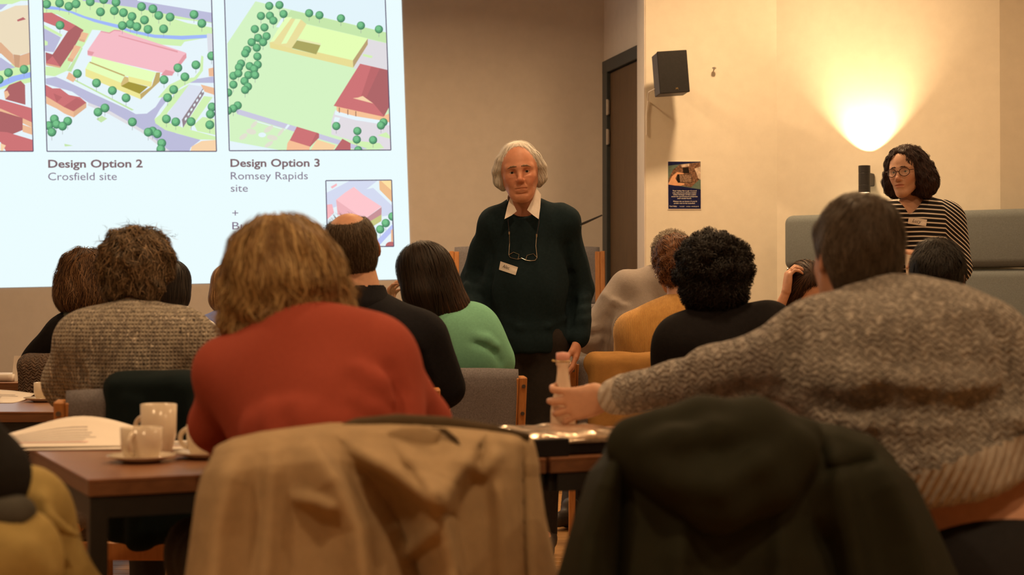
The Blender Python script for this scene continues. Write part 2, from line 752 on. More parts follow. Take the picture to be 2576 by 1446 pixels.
# ================================================================== THE ROOM
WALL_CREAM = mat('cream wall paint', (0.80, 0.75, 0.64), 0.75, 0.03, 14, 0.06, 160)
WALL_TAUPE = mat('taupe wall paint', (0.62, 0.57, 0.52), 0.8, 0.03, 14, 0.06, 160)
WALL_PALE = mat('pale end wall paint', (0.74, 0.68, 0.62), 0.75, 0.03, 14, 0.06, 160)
FRAME_GREY = mat('dark grey gloss paint', (0.045, 0.055, 0.06), 0.4, 0.1, 20, 0.05)
DOOR_WOOD = wood_mat('door veneer', (0.075, 0.045, 0.02), (0.13, 0.075, 0.035), 2, 0.45)
FLOOR_BASE = mat('floor joint dark', (0.16, 0.075, 0.03), 0.5, 0.1)
FLOOR_WOOD = wood_mat('floor plank oak', (0.36, 0.18, 0.06), (0.52, 0.29, 0.11), 0, 0.35)
STAGE_WOOD = wood_mat('stage boards', (0.12, 0.06, 0.03), (0.2, 0.1, 0.05), 0, 0.5)
CEIL_PAINT = mat('ceiling paint', (0.72, 0.66, 0.56), 0.85, 0.03, 10, 0.05)


def struct(name, bm, m, parent=None):
    o = bm_obj(name, bm, m, parent)
    if parent is None:
        o['kind'] = 'structure'
    return o


def wall_seg(name, a, b, z0, z1, th, m, side=1):
    """upright wall between two plan points; thickness grows to the far side"""
    a, b = Vector((a[0], a[1], 0)), Vector((b[0], b[1], 0))
    d = (b - a).normalized()
    n = Vector((-d.y, d.x, 0)) * side
    bm = bmesh.new()
    lo = [bm.verts.new((p.x, p.y, z0)) for p in (a, b, b + n * th, a + n * th)]
    hi = [bm.verts.new((v.co.x, v.co.y, z1)) for v in lo]
    bm.faces.new(lo[::-1])
    bm.faces.new(hi)
    for k in range(4):
        bm.faces.new((lo[k], lo[(k + 1) % 4], hi[(k + 1) % 4], hi[k]))
    return struct(name, bm, m)


STAGE = 0.60
BY = 10.1                     # back wall
CW = 8.8                      # cream wall plane
EDGE = (1625 - CX) / FPX * CW  # its left edge
CORN = (1955 - CX) / FPX * CW
RD = np.array([0.875, -0.484])
R1 = np.array([CORN, CW]) + RD * 1.235
# floor slab and planks
bm = bmesh.new()
box(bm, (-0.25, 3.5, -0.06), (4.9, 6.9, 0.05))
floor = struct('floor', bm, FLOOR_BASE)
plank_me = None
bm = bmesh.new()
box(bm, (0, 0, 0), (4.85, 0.0485, 0.005), None, 0.0015)
plank_me = bpy.data.meshes.new('plank')
bm.to_mesh(plank_me)
bm.free()
plank_me.materials.append(FLOOR_WOOD)
for i in range(128):
    y = -3.3 + i * 0.1
    if y > 9.0:
        break
    o = bpy.data.objects.new('plank', plank_me)
    COL.objects.link(o)
    o.parent = floor
    o.location = (-0.25 + random.uniform(-0.01, 0.01), y, -0.005)
# stage
bm = bmesh.new()
box(bm, (-2.2, 9.6, STAGE / 2), (2.95, 0.6, STAGE / 2 - 0.001))
struct('floor_stage', bm, STAGE_WOOD)
# ceiling
bm = bmesh.new()
box(bm, (-0.25, 3.5, CEIL + 0.05), (4.9, 6.9, 0.05))
struct('ceiling', bm, CEIL_PAINT)
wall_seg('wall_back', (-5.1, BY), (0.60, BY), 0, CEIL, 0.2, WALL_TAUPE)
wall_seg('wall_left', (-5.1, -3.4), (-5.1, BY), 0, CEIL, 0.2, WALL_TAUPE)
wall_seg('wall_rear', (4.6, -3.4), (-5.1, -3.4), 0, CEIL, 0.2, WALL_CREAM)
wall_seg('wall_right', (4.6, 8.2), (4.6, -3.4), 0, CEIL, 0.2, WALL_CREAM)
# slanting wall with the door
DA, DB = np.array([0.60, 10.1]), np.array([0.86, 9.125])
DD = (DB - DA) / np.linalg.norm(DB - DA)
DN = np.array([DD[1], -DD[0]])          # towards the room
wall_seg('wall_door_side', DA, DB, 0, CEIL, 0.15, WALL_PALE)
# cream block with its pale return
bm = bmesh.new()
box(bm, ((EDGE + CORN) / 2, CW + 0.30, CEIL / 2), ((CORN - EDGE) / 2, 0.30, CEIL / 2))
struct('wall_cream', bm, WALL_CREAM)
one = one_box('trim_1', (EDGE - 0.004, CW + 0.255, CEIL / 2), (0.004, 0.25, CEIL / 2 - 0.002), WALL_PALE)
one['kind'] = 'structure'
wall_seg('wall_sconce', (CORN, CW), tuple(R1), 0, CEIL, 0.2, WALL_CREAM)
wall_seg('wall_recess', tuple(R1), (4.6, R1[1] - 0.02), 0, CEIL, 0.2, WALL_CREAM)


def on_door(t, off, z):
    q = DA + DD * t + DN * off
    return Vector((q[0], q[1], z))


DZ = 2.64
dt0 = 0.10
up = Vector((0, 0, 1))
door = empty('door_1', (DA[0], DA[1], STAGE), 'wooden door in a dark grey frame behind the standing man', 'door')
door['kind'] = 'structure'
dn3 = Vector((DN[0], DN[1], 0))
bm = bmesh.new()
bar(bm, on_door(dt0 + 0.045, 0.02, STAGE), on_door(dt0 + 0.045, 0.02, DZ), 0.09, 0.05, dn3, 0.003)
bm_obj('jamb', bm, FRAME_GREY, door)
bm = bmesh.new()
bar(bm, on_door(dt0, 0.021, DZ - 0.04), on_door(1.0, 0.021, DZ - 0.04), 0.08, 0.05, dn3, 0.003)
bm_obj('head', bm, FRAME_GREY, door)
bm = bmesh.new()
bar(bm, on_door(dt0 + 0.095, 0.012, 1.6), on_door(1.0, 0.012, 1.6), 2 * (DZ - 0.085 - 1.6), 0.02, dn3, 0.002)
leaf = bm_obj('door_leaf', bm, DOOR_WOOD, door)
STEEL = mat('brushed steel', (0.55, 0.52, 0.48), 0.35, 0.08, 60, 0.05, metal=0.9)
for z in (2.335, 2.145):
    bm = bmesh.new()
    tube(bm, [on_door(dt0 + 0.092, 0.04, z - 0.05), on_door(dt0 + 0.092, 0.04, z + 0.05)], 0.009, 10)
    bar(bm, on_door(dt0 + 0.092, 0.035, z - 0.045), on_door(dt0 + 0.092, 0.035, z + 0.045), 0.024, 0.01, dn3, 0.001)
    bm_obj('hinge', bm, STEEL, door)

# ------------------------------------------------------------------ projected slide on the back wall
SY = BY - 0.004


def slide_mat(rgb):
    return emit_mat('slide light %d %d %d' % tuple(rgb), lin(rgb), SLIDE_GAIN)


def clip(poly, quad):
    """Sutherland-Hodgman against a convex quad"""
    out = list(poly)
    m = len(quad)
    area = sum(quad[i][0] * quad[(i + 1) % m][1] - quad[(i + 1) % m][0] * quad[i][1] for i in range(m))
    sg = 1 if area > 0 else -1
    for i in range(m):
        a, b = quad[i], quad[(i + 1) % m]

        def side(p):
            return sg * ((b[0] - a[0]) * (p[1] - a[1]) - (b[1] - a[1]) * (p[0] - a[0]))
        inp, out = out, []
        for j in range(len(inp)):
            p, q = inp[j - 1], inp[j]
            sp, sq = side(p), side(q)
            if (sp < 0) != (sq < 0):
                t = sp / (sp - sq)
                out.append((p[0] + (q[0] - p[0]) * t, p[1] + (q[1] - p[1]) * t))
            if sq >= 0:
                out.append(q)
        if not out:
            return []
    return out


slide = empty('projected_slide', (P(300, 300, SY)[0], SY, P(300, 300, SY)[2]), 'bright projected slide of design options on the taupe back wall', 'slide')
WHITE = (236, 253, 255)


def flat_poly(name, polys, parent, y0=0.0, dy=0.00003):
    """polys: list of (rgb, [(px,py)...]) in photograph pixels, stacked towards the room; one mesh"""
    me_v, me_f, me_m, mats = [], [], [], []
    for i, (rgb, pts) in enumerate(polys):
        m = slide_mat(rgb)
        if m not in mats:
            mats.append(m)
        b = len(me_v)
        y = SY - y0 - i * dy
        for (px, py) in pts:
            q = P(px, py, SY)
            me_v.append((q[0], y, q[2]))
        me_f.append(list(range(b, b + len(pts))))
        me_m.append(mats.index(m))
    me = bpy.data.meshes.new(name)
    me.from_pydata(me_v, [], me_f)
    for p, k in zip(me.polygons, me_m):
        p.material_index = k
    return link_mesh(name, me, mats, parent)


flat_poly('sheet', [(WHITE, [(-420, -260), (1000, -260), (1034, 702), (-420, 732)])], slide)


def picture(frame, sc, ox, oy, items, trees, tr, y0, bg):
    """frame and items in zoom coordinates; px = ox + x / sc"""
    def T(p):
        return (ox + p[0] / sc, oy + p[1] / sc)
    quad = [T(p) for p in frame]
    root = flat_poly('picture', [(bg, quad)], slide, y0)
    out = []
    for rgb, pts in items:
        c = clip([T(p) for p in pts], quad)
        if len(c) > 2:
            out.append((rgb, c))
    flat_poly('site_plan', out, root, y0 + 0.0001)
    for i, (x, y) in enumerate(trees):
        tp = [((165, 165, 165), [(x - 2, y + tr * 0.8), (x + 2, y + tr * 0.8), (x + 2, y + tr * 1.85), (x - 2, y + tr * 1.85)])]
        for rgb, r, dx, dyy in (((72, 128, 96), 1.0, 0, 0), ((98, 165, 118), 0.86, -0.1, -0.12), ((122, 196, 140), 0.58, -0.16, -0.22)):
            tp.append((rgb, [(x + dx * tr + r * tr * math.cos(a), y + dyy * tr + r * tr * math.sin(a)) for a in [2 * math.pi * k / 18 for k in range(18)]]))
        out = []
        for rgb, pts in tp:
            c = clip([T(p) for p in pts], quad)
            if len(c) > 2:
                out.append((rgb, c))
        if out:
            flat_poly('tree_symbol', out, root, y0 + 0.003 + i * 0.00004, 0.00001)
    # dark border line
    m = len(quad)
    br = []
    cxm = sum(q[0] for q in quad) / m
    cym = sum(q[1] for q in quad) / m
    for i in range(m):
        a, b = quad[i], quad[(i + 1) % m]
        L = math.hypot(b[0] - a[0], b[1] - a[1])
        nx, ny = -(b[1] - a[1]) / L * 1.3, (b[0] - a[0]) / L * 1.3
        br.append(((96, 84, 110), [(a[0] - nx, a[1] - ny), (b[0] - nx, b[1] - ny), (b[0] + nx, b[1] + ny), (a[0] + nx, a[1] + ny)]))
    flat_poly('border', br, root, y0 + 0.0065)


GR, GR2 = (212, 243, 180), (200, 232, 172)
ROAD, RIV = (190, 190, 220), (163, 186, 250)
RED, RED2, RED3 = (207, 118, 120), (176, 104, 106), (190, 108, 110)
ORG, ORG2, PCH = (240, 190, 152), (226, 178, 142), (250, 214, 172)
YEL, YEL2, YEL3, OLV = (232, 255, 188), (240, 233, 152), (196, 172, 112), (166, 152, 64)
PNK, PNK2, PNK3 = (247, 190, 200), (230, 158, 166), (202, 146, 152)
WH = (232, 246, 252)
pic2 = [
    (GR, [(375, -160), (1915, -160), (1925, 330), (1640, 380), (1300, 330), (860, 200), (640, 140), (385, 110)]),
    (WH, [(1240, -160), (1915, -160), (1918, 110), (1240, 0)]),
    (ROAD, [(740, -160), (1240, -160), (1240, 0), (1918, 110), (1920, 200), (1600, 140), (1200, 60), (900, 20), (740, 0)]),
    (WH, [(1560, 160), (1920, 205), (1922, 245), (1700, 205)]),
    (GR, [(480, 105), (640, 130), (850, 190), (1060, 250), (1180, 280), (1400, 330), (1690, 350), (1640, 415), (1450, 400), (900, 270), (830, 265), (760, 400), (640, 560), (600, 640), (490, 690), (405, 680), (405, 600), (540, 610), (750, 270)]),
    (RIV, [(400, 40), (520, 60), (660, 100), (760, 140), (900, 180), (1070, 220), (1180, 265), (1400, 310), (1640, 320), (1875, 310), (1875, 340), (1650, 355), (1400, 340), (1180, 290), (1060, 250), (850, 195), (700, 140), (620, 105), (520, 85), (400, 75)]),
    ((222, 224, 232), [(1875, 300), (1925, 300), (1930, 470), (1885, 470)]),
    (RED, [(385, 110), (460, 108), (680, 225), (610, 280), (385, 190)]),
    (WH, [(385, 195), (610, 285), (560, 330), (480, 470), (470, 495), (395, 470)]),
    (GR, [(387, 218), (560, 312), (548, 332), (388, 250)]),
    (ROAD, [(388, 250), (545, 335), (480, 470), (395, 460)]),
    (GR, [(396, 360), (425, 375), (425, 405), (398, 410)]),
    (RED2, [(680, 225), (752, 268), (680, 400), (540, 610), (410, 575), (405, 470), (470, 490), (600, 290), (610, 280)]),
    (RED, [(408, 565), (470, 505), (538, 600), (410, 580)]),
    (ORG2, [(410, 572), (540, 600), (540, 614), (410, 590)]),
    (ORG, [(735, 285), (798, 300), (760, 380), (708, 362)]),
    (ORG2, [(708, 345), (765, 358), (760, 380), (708, 364)]),
    (ORG, [(670, 405), (730, 420), (650, 560), (608, 545)]),
    (ORG2, [(608, 520), (660, 532), (650, 560), (608, 548)]),
    (GR2, [(735, 430), (745, 432), (640, 650), (600, 640)]),
    (PNK, [(910, 275), (985, 290), (1030, 265), (1090, 270), (1130, 290), (1685, 475), (1680, 520), (1560, 680), (1480, 660), (790, 500), (788, 455)]),
    (PNK2, [(788, 455), (850, 470), (830, 500), (788, 492)]),
    (PNK2, [(1070, 315), (1610, 460), (1610, 474), (1070, 324)]),
    (PNK2, [(910, 275), (985, 290), (1030, 265), (1090, 270), (1090, 280), (1030, 275), (988, 300), (905, 283)]),
    (PNK2, [(1660, 500), (1688, 480), (1690, 520), (1610, 620), (1600, 590)]),
    (PNK2, [(1500, 630), (1580, 650), (1560, 685), (1455, 680)]),
    (YEL, [(830, 505), (1415, 655), (1375, 745), (1160, 690), (1120, 690), (820, 560)]),
    (YEL2, [(1160, 690), (1378, 742), (1370, 788), (1165, 742)]),
    (YEL3, [(1415, 655), (1450, 655), (1445, 740), (1275, 900), (1270, 850), (1375, 780)]),
    (YEL, [(800, 560), (1125, 685), (1095, 750), (770, 620)]),
    (YEL3, [(810, 555), (1130, 680), (1125, 692), (805, 566)]),
    (YEL2, [(770, 620), (1095, 750), (1095, 780), (1270, 850), (1275, 900), (770, 690)]),
    ((215, 190, 125), [(1125, 690), (1160, 700), (1165, 742), (1095, 780), (1095, 750)]),
    (OLV, [(1165, 740), (1340, 785), (1265, 850), (1095, 780)]),
    (ROAD, [(410, 710), (500, 695), (560, 720), (1150, 990), (1230, 1035), (1330, 1030), (1410, 970), (1520, 800), (1620, 740), (1935, 690), (1940, 750), (1700, 750), (1600, 800), (1450, 990), (1400, 1080), (1450, 1150), (1600, 1210), (1820, 1270), (1730, 1340), (1720, 1370), (1540, 1370), (1300, 1180), (1000, 1010), (800, 930), (650, 830), (410, 760)]),
    ((226, 224, 228), [(800, 930), (1000, 1010), (1300, 1180), (1540, 1370), (1500, 1370), (1280, 1200), (985, 1035), (790, 955)]),
    (GR2, [(640, 715), (662, 712), (1212, 995), (1195, 1003)]),
    (GR2, [(870, 1080), (920, 1050), (970, 1075), (915, 1112)]),
    (GR2, [(580, 1305), (660, 1322), (585, 1330)]),
    (GR, [(1430, 885), (1530, 770), (1640, 715), (1760, 700), (1810, 640), (1825, 500), (1845, 510), (1840, 640), (1780, 720), (1640, 790), (1560, 860), (1480, 880)]),
    (GR, [(1400, 1080), (1450, 1040), (1600, 830), (1720, 760), (1700, 800), (1520, 1020), (1500, 1080), (1660, 1160), (1960, 1240), (1965, 1270), (1800, 1265), (1500, 1180), (1410, 1120)]),
    (GR, [(1850, 870), (1930, 880), (1720, 1180), (1660, 1160)]),
    (GR, [(1760, 1130), (1840, 1060), (1945, 1080), (1955, 1225), (1790, 1190)]),
    ((222, 228, 242), [(1715, 765), (1850, 785), (1650, 1090), (1640, 1150), (1520, 1110), (1520, 1030)]),
    ((150, 134, 142), [(1850, 785), (1850, 850), (1660, 1160), (1650, 1085)]),
    (ORG, [(1820, 765), (1940, 795), (1945, 860), (1855, 830)]),
    (ORG, [(1890, 620), (1935, 610), (1938, 690), (1895, 690)]),
    (ORG, [(412, 865), (580, 965), (580, 1030), (510, 985), (415, 940)]),
    (ORG, [(575, 965), (665, 1005), (665, 1065), (580, 1030)]),
    (ORG2, [(665, 1005), (780, 930), (780, 975), (665, 1065)]),
    (RED, [(405, 765), (470, 800), (540, 800), (620, 860), (720, 880), (780, 930), (660, 1010), (575, 970), (410, 870)]),
    (RED3, [(690, 885), (780, 930), (665, 1010), (575, 965)]),
    (RED3, [(480, 845), (560, 880), (510, 930)]),
    (ORG, [(620, 650), (690, 700), (660, 745), (595, 710)]),
    (PCH, [(1740, 1330), (1830, 1280), (1960, 1270), (1967, 1372), (1730, 1372)]),
] + [(WH, [(1675 + 26 * i, 1075 - 42 * i), (1693 + 26 * i, 1060 - 42 * i), (1695 + 26 * i, 1080 - 42 * i), (1678 + 26 * i, 1096 - 42 * i)]) for i in range(7)]
tr2 = [(415, 32), (533, 22), (618, 52), (683, 30), (812, 10), (935, -10), (1047, 15), (906, 103), (1032, 92), (1115, 110), (1193, 145), (1280, 55), (1383, 75), (1437, 135), (1540, 150), (1307, 177), (1178, 215), (1106, 228), (1238, 238), (1340, 262), (1482, 258), (1758, 127), (1830, 208), (538, 225), (698, 666), (872, 752), (1017, 821), (1142, 888), (950, 980), (887, 1017), (1200, 1107), (1613, 614), (1777, 587), (1677, 696), (1487, 722), (1575, 812), (1520, 886), (1920, 505), (1510, 1080), (1595, 1106), (1735, 1104), (1925, 970), (1910, 1036), (1905, 1133), (1385, 1190), (1345, 1200), (1428, 1215), (1468, 1300), (1460, 1355), (490, 1080), (440, 1140), (510, 1128), (612, 1100), (565, 1145), (468, 1200)]
picture([(375, -160), (1913, -160), (1967, 1375), (425, 1375)], 3.614, 0, 0, pic2, tr2, 41, 0.001, WH)
pic1 = [
    (GR, [(-1200, -160), (245, -160), (250, 0), (180, 0), (100, 30), (-1200, 60)]),
    (ROAD, [(-1200, 60), (60, 30), (0, 80), (-1200, 400)]),
    (GR, [(-1200, 700), (280, 560), (285, 740), (-1200, 1100)]),
    ((238, 222, 192), [(-700, 150), (0, 100), (130, 45), (252, 40), (267, 470), (170, 497), (110, 492), (0, 382), (-700, 300)]),
    (ORG2, [(-700, 300), (0, 382), (110, 492), (130, 602), (0, 482), (-700, 420)]),
    (RED3, [(145, 175), (200, 150), (225, 170), (150, 190)]),
    (ORG2, [(175, 500), (268, 470), (272, 580), (165, 612)]),
    ((205, 160, 128), [(112, 490), (175, 498), (165, 612), (128, 605)]),
    (ROAD, [(-1200, 560), (0, 520), (130, 610), (0, 640), (-1200, 800)]),
    (RIV, [(-1200, 900), (0, 740), (100, 690), (272, 650), (276, 700), (150, 730), (0, 790), (-1200, 1000)]),
    (RED2, [(28, 830), (75, 770), (180, 730), (220, 770), (225, 950), (40, 900)]),
    (ORG, [(28, 830), (60, 820), (80, 860), (40, 900)]),
    (RED, [(-600, 850), (0, 900), (280, 980), (285, 1120), (0, 1000), (-600, 980)]),
    (ORG, [(-600, 970), (0, 985), (286, 1110), (287, 1160), (0, 1020), (-600, 1010)]),
    (RED2, [(-600, 1010), (0, 1010), (200, 1070), (200, 1180), (90, 1225), (0, 1200), (-600, 1100)]),
    (ORG, [(200, 1130), (287, 1160), (291, 1225), (200, 1195)]),
    (RED, [(-600, 1150), (0, 1195), (60, 1200), (293, 1270), (298, 1374), (50, 1374), (0, 1290), (-600, 1250)]),
    (PCH, [(0, 1300), (48, 1320), (20, 1372), (0, 1372)]),
]
picture([(-1290, -160), (245, -160), (300, 1375), (-1240, 1375)], 3.614, 0, 0, pic1, [(70, 657), (212, 627), (-15, 720), (-300, 800), (-420, 760), (-700, 500)], 41, 0.001, WH)


def blob(cx, cy, rx, ry, rot=0.0, n=14):
    c, s = math.cos(rot), math.sin(rot)
    return [(cx + rx * math.cos(a) * c - ry * math.sin(a) * s, cy + rx * math.cos(a) * s + ry * math.sin(a) * c) for a in [2 * math.pi * k / n for k in range(n)]]


pic3 = [
    ((214, 244, 196), [(365, 5), (1560, 290), (1600, 1366), (600, 1366), (135, 1280), (110, 390)]),
    (GR2, [(690, 85), (830, 120), (1555, 290), (1560, 385), (830, 210), (640, 150)]),
    ((226, 222, 226), [(1390, 350), (1565, 390), (1575, 640), (1260, 620)]),
    (GR, [(1350, 485), (1435, 505), (1425, 525), (1345, 505)]),
    (WH, [(600, 165), (640, 150), (580, 245), (552, 240)]),
    (YEL, [(640, 150), (700, 150), (545, 372), (498, 380)]),
    ((235, 224, 158), [(690, 162), (740, 168), (600, 395), (535, 372)]),
    (YEL, [(730, 165), (782, 170), (650, 390), (600, 395)]),
    ((235, 224, 158), [(780, 170), (832, 215), (752, 345), (700, 440), (500, 432), (495, 380), (540, 370), (600, 395), (650, 390)]),
    ((230, 255, 182), [(830, 215), (1390, 345), (1255, 550), (930, 470), (965, 395), (755, 345)]),
    ((236, 236, 182), [(755, 345), (965, 390), (950, 415), (748, 370)]),
    ((172, 166, 98), [(745, 362), (960, 407), (920, 490), (698, 432)]),
    ((234, 222, 150), [(498, 380), (700, 438), (920, 490), (930, 470), (1255, 545), (1257, 612), (500, 432)]),
    ((188, 162, 118), [(1255, 545), (1390, 345), (1390, 400), (1258, 612)]),
    ((228, 222, 228), [(1090, 1005), (1590, 1100), (1600, 1364), (1540, 1364), (1060, 1220), (1060, 1100)]),
    (WH, [(1095, 1000), (1590, 1090), (1590, 1140), (1280, 1090), (1090, 1040)]),
    (WH, [(1090, 1060), (1140, 1070), (1120, 1110), (1080, 1100)]),
    (GR, [(1250, 1275), (1500, 1300), (1540, 1345), (1300, 1362), (1180, 1320)]),
    (GR, [(1480, 1230), (1560, 1200), (1596, 1240), (1596, 1260)]),
    ((248, 196, 152), [(1105, 960), (1535, 1050), (1587, 1030), (1590, 1112), (1530, 1095), (1280, 1055), (1110, 1010)]),
    (RED, [(1320, 575), (1577, 634), (1592, 960), (1535, 1060), (1080, 960)]),
    (RED2, [(1480, 615), (1577, 634), (1592, 960), (1540, 1055), (1440, 935), (1345, 870)]),
    (RED3, [(1420, 600), (1500, 618), (1380, 880), (1330, 872)]),
    (PCH, [(1255, 890), (1300, 885), (1345, 870), (1440, 938)]),
    ((150, 110, 90), [(1128, 975), (1136, 977), (1136, 1025), (1128, 1022)]),
    ((150, 110, 90), [(1205, 992), (1213, 994), (1213, 1045), (1205, 1042)]),
    ((150, 110, 90), [(1278, 1008), (1286, 1010), (1286, 1058), (1278, 1055)]),
    ((204, 202, 226), [(180, 985), (230, 995), (740, 1150), (1130, 1270), (1390, 1350), (1300, 1366), (690, 1185), (200, 1035)]),
    (WH, [(662, 1128), (682, 1136), (652, 1172), (634, 1166)]),
    (WH, [(370, 1095), (640, 1175), (640, 1183), (366, 1103)]),
    ((228, 226, 210), blob(330, 1195, 46, 26, 0.2)), ((228, 226, 210), blob(522, 1250, 50, 24, 0.2)),
    ((228, 226, 210), blob(487, 1172, 50, 22, -0.6)), ((228, 226, 210), blob(258, 1240, 42, 22, -0.6)),
    ((228, 226, 210), blob(490, 1310, 46, 18, -0.6)), ((228, 226, 210), blob(355, 1130, 40, 18, -0.8)),
    ((228, 226, 210), blob(600, 1200, 46, 14, -0.9)), (WH, blob(430, 1225, 36, 22)),
    (WH, [(130, 1280), (520, 1372), (130, 1372)]),
    ((248, 192, 152), [(680, 1270), (865, 1330), (860, 1366), (652, 1366), (660, 1300)]),
    ((250, 212, 164), [(930, 1268), (1100, 1320), (1075, 1366), (870, 1366)]),
    (RED, [(745, 1150), (945, 1210), (865, 1332), (680, 1275)]),
    (RED3, [(925, 1203), (948, 1215), (948, 1250), (865, 1335), (862, 1328)]),
    (RED3, [(1160, 1260), (1235, 1300), (1235, 1366), (1085, 1366)]),
]
tr3 = [(492, 48), (585, 40), (417, 140), (498, 138), (530, 182), (622, 122), (361, 260), (449, 245), (391, 340), (468, 325), (332, 380), (437, 380), (379, 430), (290, 450), (274, 482), (385, 510), (236, 575), (217, 610), (315, 598), (388, 585), (355, 625), (167, 687), (212, 665), (303, 680), (365, 680), (268, 735), (167, 767), (300, 785), (274, 815), (120, 840), (207, 957), (167, 985), (118, 1005), (856, 115), (950, 133), (1146, 162), (1328, 228), (1492, 262), (1105, 1145), (1297, 1190), (1292, 1268), (1440, 1272), (1535, 1110), (1512, 1140), (1305, 1365)]
picture([(80, -160), (1544, -160), (1603, 1364), (132, 1370)], 3.616, 540, 0, pic3, tr3, 38, 0.001, (228, 245, 252))
pic4 = [
    ((214, 220, 242), [(1050, 420), (1280, 300), (1560, 300), (1450, 385), (1520, 370), (1712, 550), (1716, 640), (1610, 660), (1600, 560), (1410, 440), (1330, 360), (1145, 490), (1150, 560), (1055, 590)]),
    ((250, 186, 192), [(1050, 540), (1105, 535), (1125, 620), (1058, 690)]),
    ((250, 186, 192), [(1090, 360), (1150, 325), (1155, 345), (1105, 378)]),
    ((242, 192, 142), [(1580, 300), (1712, 295), (1714, 520), (1585, 390)]),
    ((255, 226, 164), [(1600, 300), (1712, 295), (1712, 402)]),
    ((255, 200, 206), [(1145, 490), (1240, 415), (1325, 360), (1412, 435), (1605, 560), (1430, 690), (1300, 620)]),
    ((241, 182, 188), [(1145, 490), (1430, 690), (1432, 790), (1160, 640)]),
    ((202, 147, 152), [(1430, 690), (1605, 565), (1605, 640), (1432, 742)]),
    ((202, 200, 132), [(1432, 742), (1605, 640), (1605, 705), (1440, 810)]),
    ((188, 198, 246), [(1500, 960), (1720, 735), (1724, 800), (1575, 960)]),
    (ORG, [(1700, 800), (1726, 780), (1730, 920), (1702, 920)]),
    (RED3, blob(1700, 960, 56, 46)),
]
picture([(1042, 298), (1707, 292), (1730, 963), (1062, 967)], 4.016, 560, 380, pic4, [(1648, 727), (1592, 790), (1518, 850), (1715, 660)], 43, 0.001, WH)
TXT = slide_mat((126, 100, 104))
TXT2 = slide_mat((132, 116, 138))


def slide_text(s, px, base, px2, cap, m, bold):
    o = P(px, base, SY - 0.0012)
    w = (px2 - px) / FPX * SY
    c = cap / FPX * SY
    text_mesh('caption', s, m, slide, 0, 0, w, c, 0, bold=bold, frame=((o[0], SY - 0.0012, o[2]), (1, 0, 0.003), (-0.02, 0, 1)))


slide_text('Design Option 2', 120, 421, 358, 19.5, TXT, 0.022)
slide_text('Crosfield site', 120, 453, 293, 19.5, TXT2, 0.0)
slide_text('Design Option 3', 579, 419, 804, 19.5, TXT, 0.022)
slide_text('Romsey Rapids', 580, 451, 774, 19, TXT2, 0.0)
slide_text('site', 580, 482, 623, 19, TXT2, 0.0)
slide_text('+', 584, 545, 599, 19, TXT2, 0.0)
slide_text('Bus', 584, 577, 636, 19, TXT2, 0.0)
slide_text('C', 584, 606, 603, 19, TXT2, 0.0)

# ------------------------------------------------------------------ lamps of the room
LAMP_METAL = mat('lamp dark metal', (0.03, 0.03, 0.032), 0.45, 0.1, 30, 0.05)
RIM = mat('downlight rim', (0.6, 0.58, 0.54), 0.4, 0.05)
GLOW = emit_mat('lamp glow', WARM, 6.0)
for i, (x, y, w) in enumerate(DOWNLIGHTS):
    where = ['rear left', 'rear middle', 'rear right', 'middle left', 'centre', 'middle right', 'near the standing man', 'near the cream wall', 'near the booth', 'added to brighten the back wall before the stage', 'added to brighten the back wall at the left'][i]
    r = empty('ceiling_light', (x, y, CEIL), 'round recessed ceiling downlight, %s of the room' % where, 'ceiling light', 'ceiling downlights')
    bm = bmesh.new()
    lathe(bm, [(0.10, -0.001), (0.125, -0.001), (0.125, -0.02), (0.10, -0.02), (0.10, -0.001)], (x, y, CEIL), 24)
    bm_obj('rim', bm, RIM, r)
    bm = bmesh.new()
    lathe(bm, [(0, -0.004), (0.1, -0.004), (0.1, -0.006), (0, -0.006)], (x, y, CEIL), 24)
    bm_obj('diffuser', bm, GLOW, r)
    ld = bpy.data.lights.new('downlight', 'AREA')
    ld.shape = 'DISK'
    ld.size = 0.24
    ld.energy = w
    ld.color = WARM
    ld.spread = math.radians(150)
    lo = bpy.data.objects.new('downlight', ld)
    COL.objects.link(lo)
    lo.parent = r
    lo.location = (0, 0, -0.03)

# wall sconce that throws light up and down
sp = np.array([CORN, CW]) + RD * 0.535
rn = np.array([-0.484, -0.875])
sc = sp + rn * 0.105
scz = 1.765
sconce = empty('wall_sconce', (sp[0], sp[1], scz), 'black cylindrical up-and-down wall light glowing on the cream wall', 'wall lamp')
bm = bmesh.new()
z0, z1 = scz - 0.085, scz + 0.062
lathe(bm, [(0.026, z0), (0.032, z0), (0.032, z0 + 0.04), (0.0305, z0 + 0.042), (0.032, z0 + 0.044), (0.032, z1 - 0.042), (0.0305, z1 - 0.04), (0.032, z1 - 0.038), (0.032, z1), (0.026, z1), (0.026, z1 - 0.05), (0, z1 - 0.05)], (sc[0], sc[1], 0), 28)
lathe(bm, [(0, z0 + 0.05), (0.026, z0 + 0.05), (0.026, z0)], (sc[0], sc[1], 0), 28)
bm_obj('shade', bm, LAMP_METAL, sconce, smooth=False)
bm = bmesh.new()
bar(bm, (sp[0] + rn[0] * 0.001, sp[1] + rn[1] * 0.001, scz - 0.01), (sc[0], sc[1], scz - 0.01), 0.055, 0.07, (0, 0, 1), 0.004)
bm_obj('bracket', bm, LAMP_METAL, sconce)
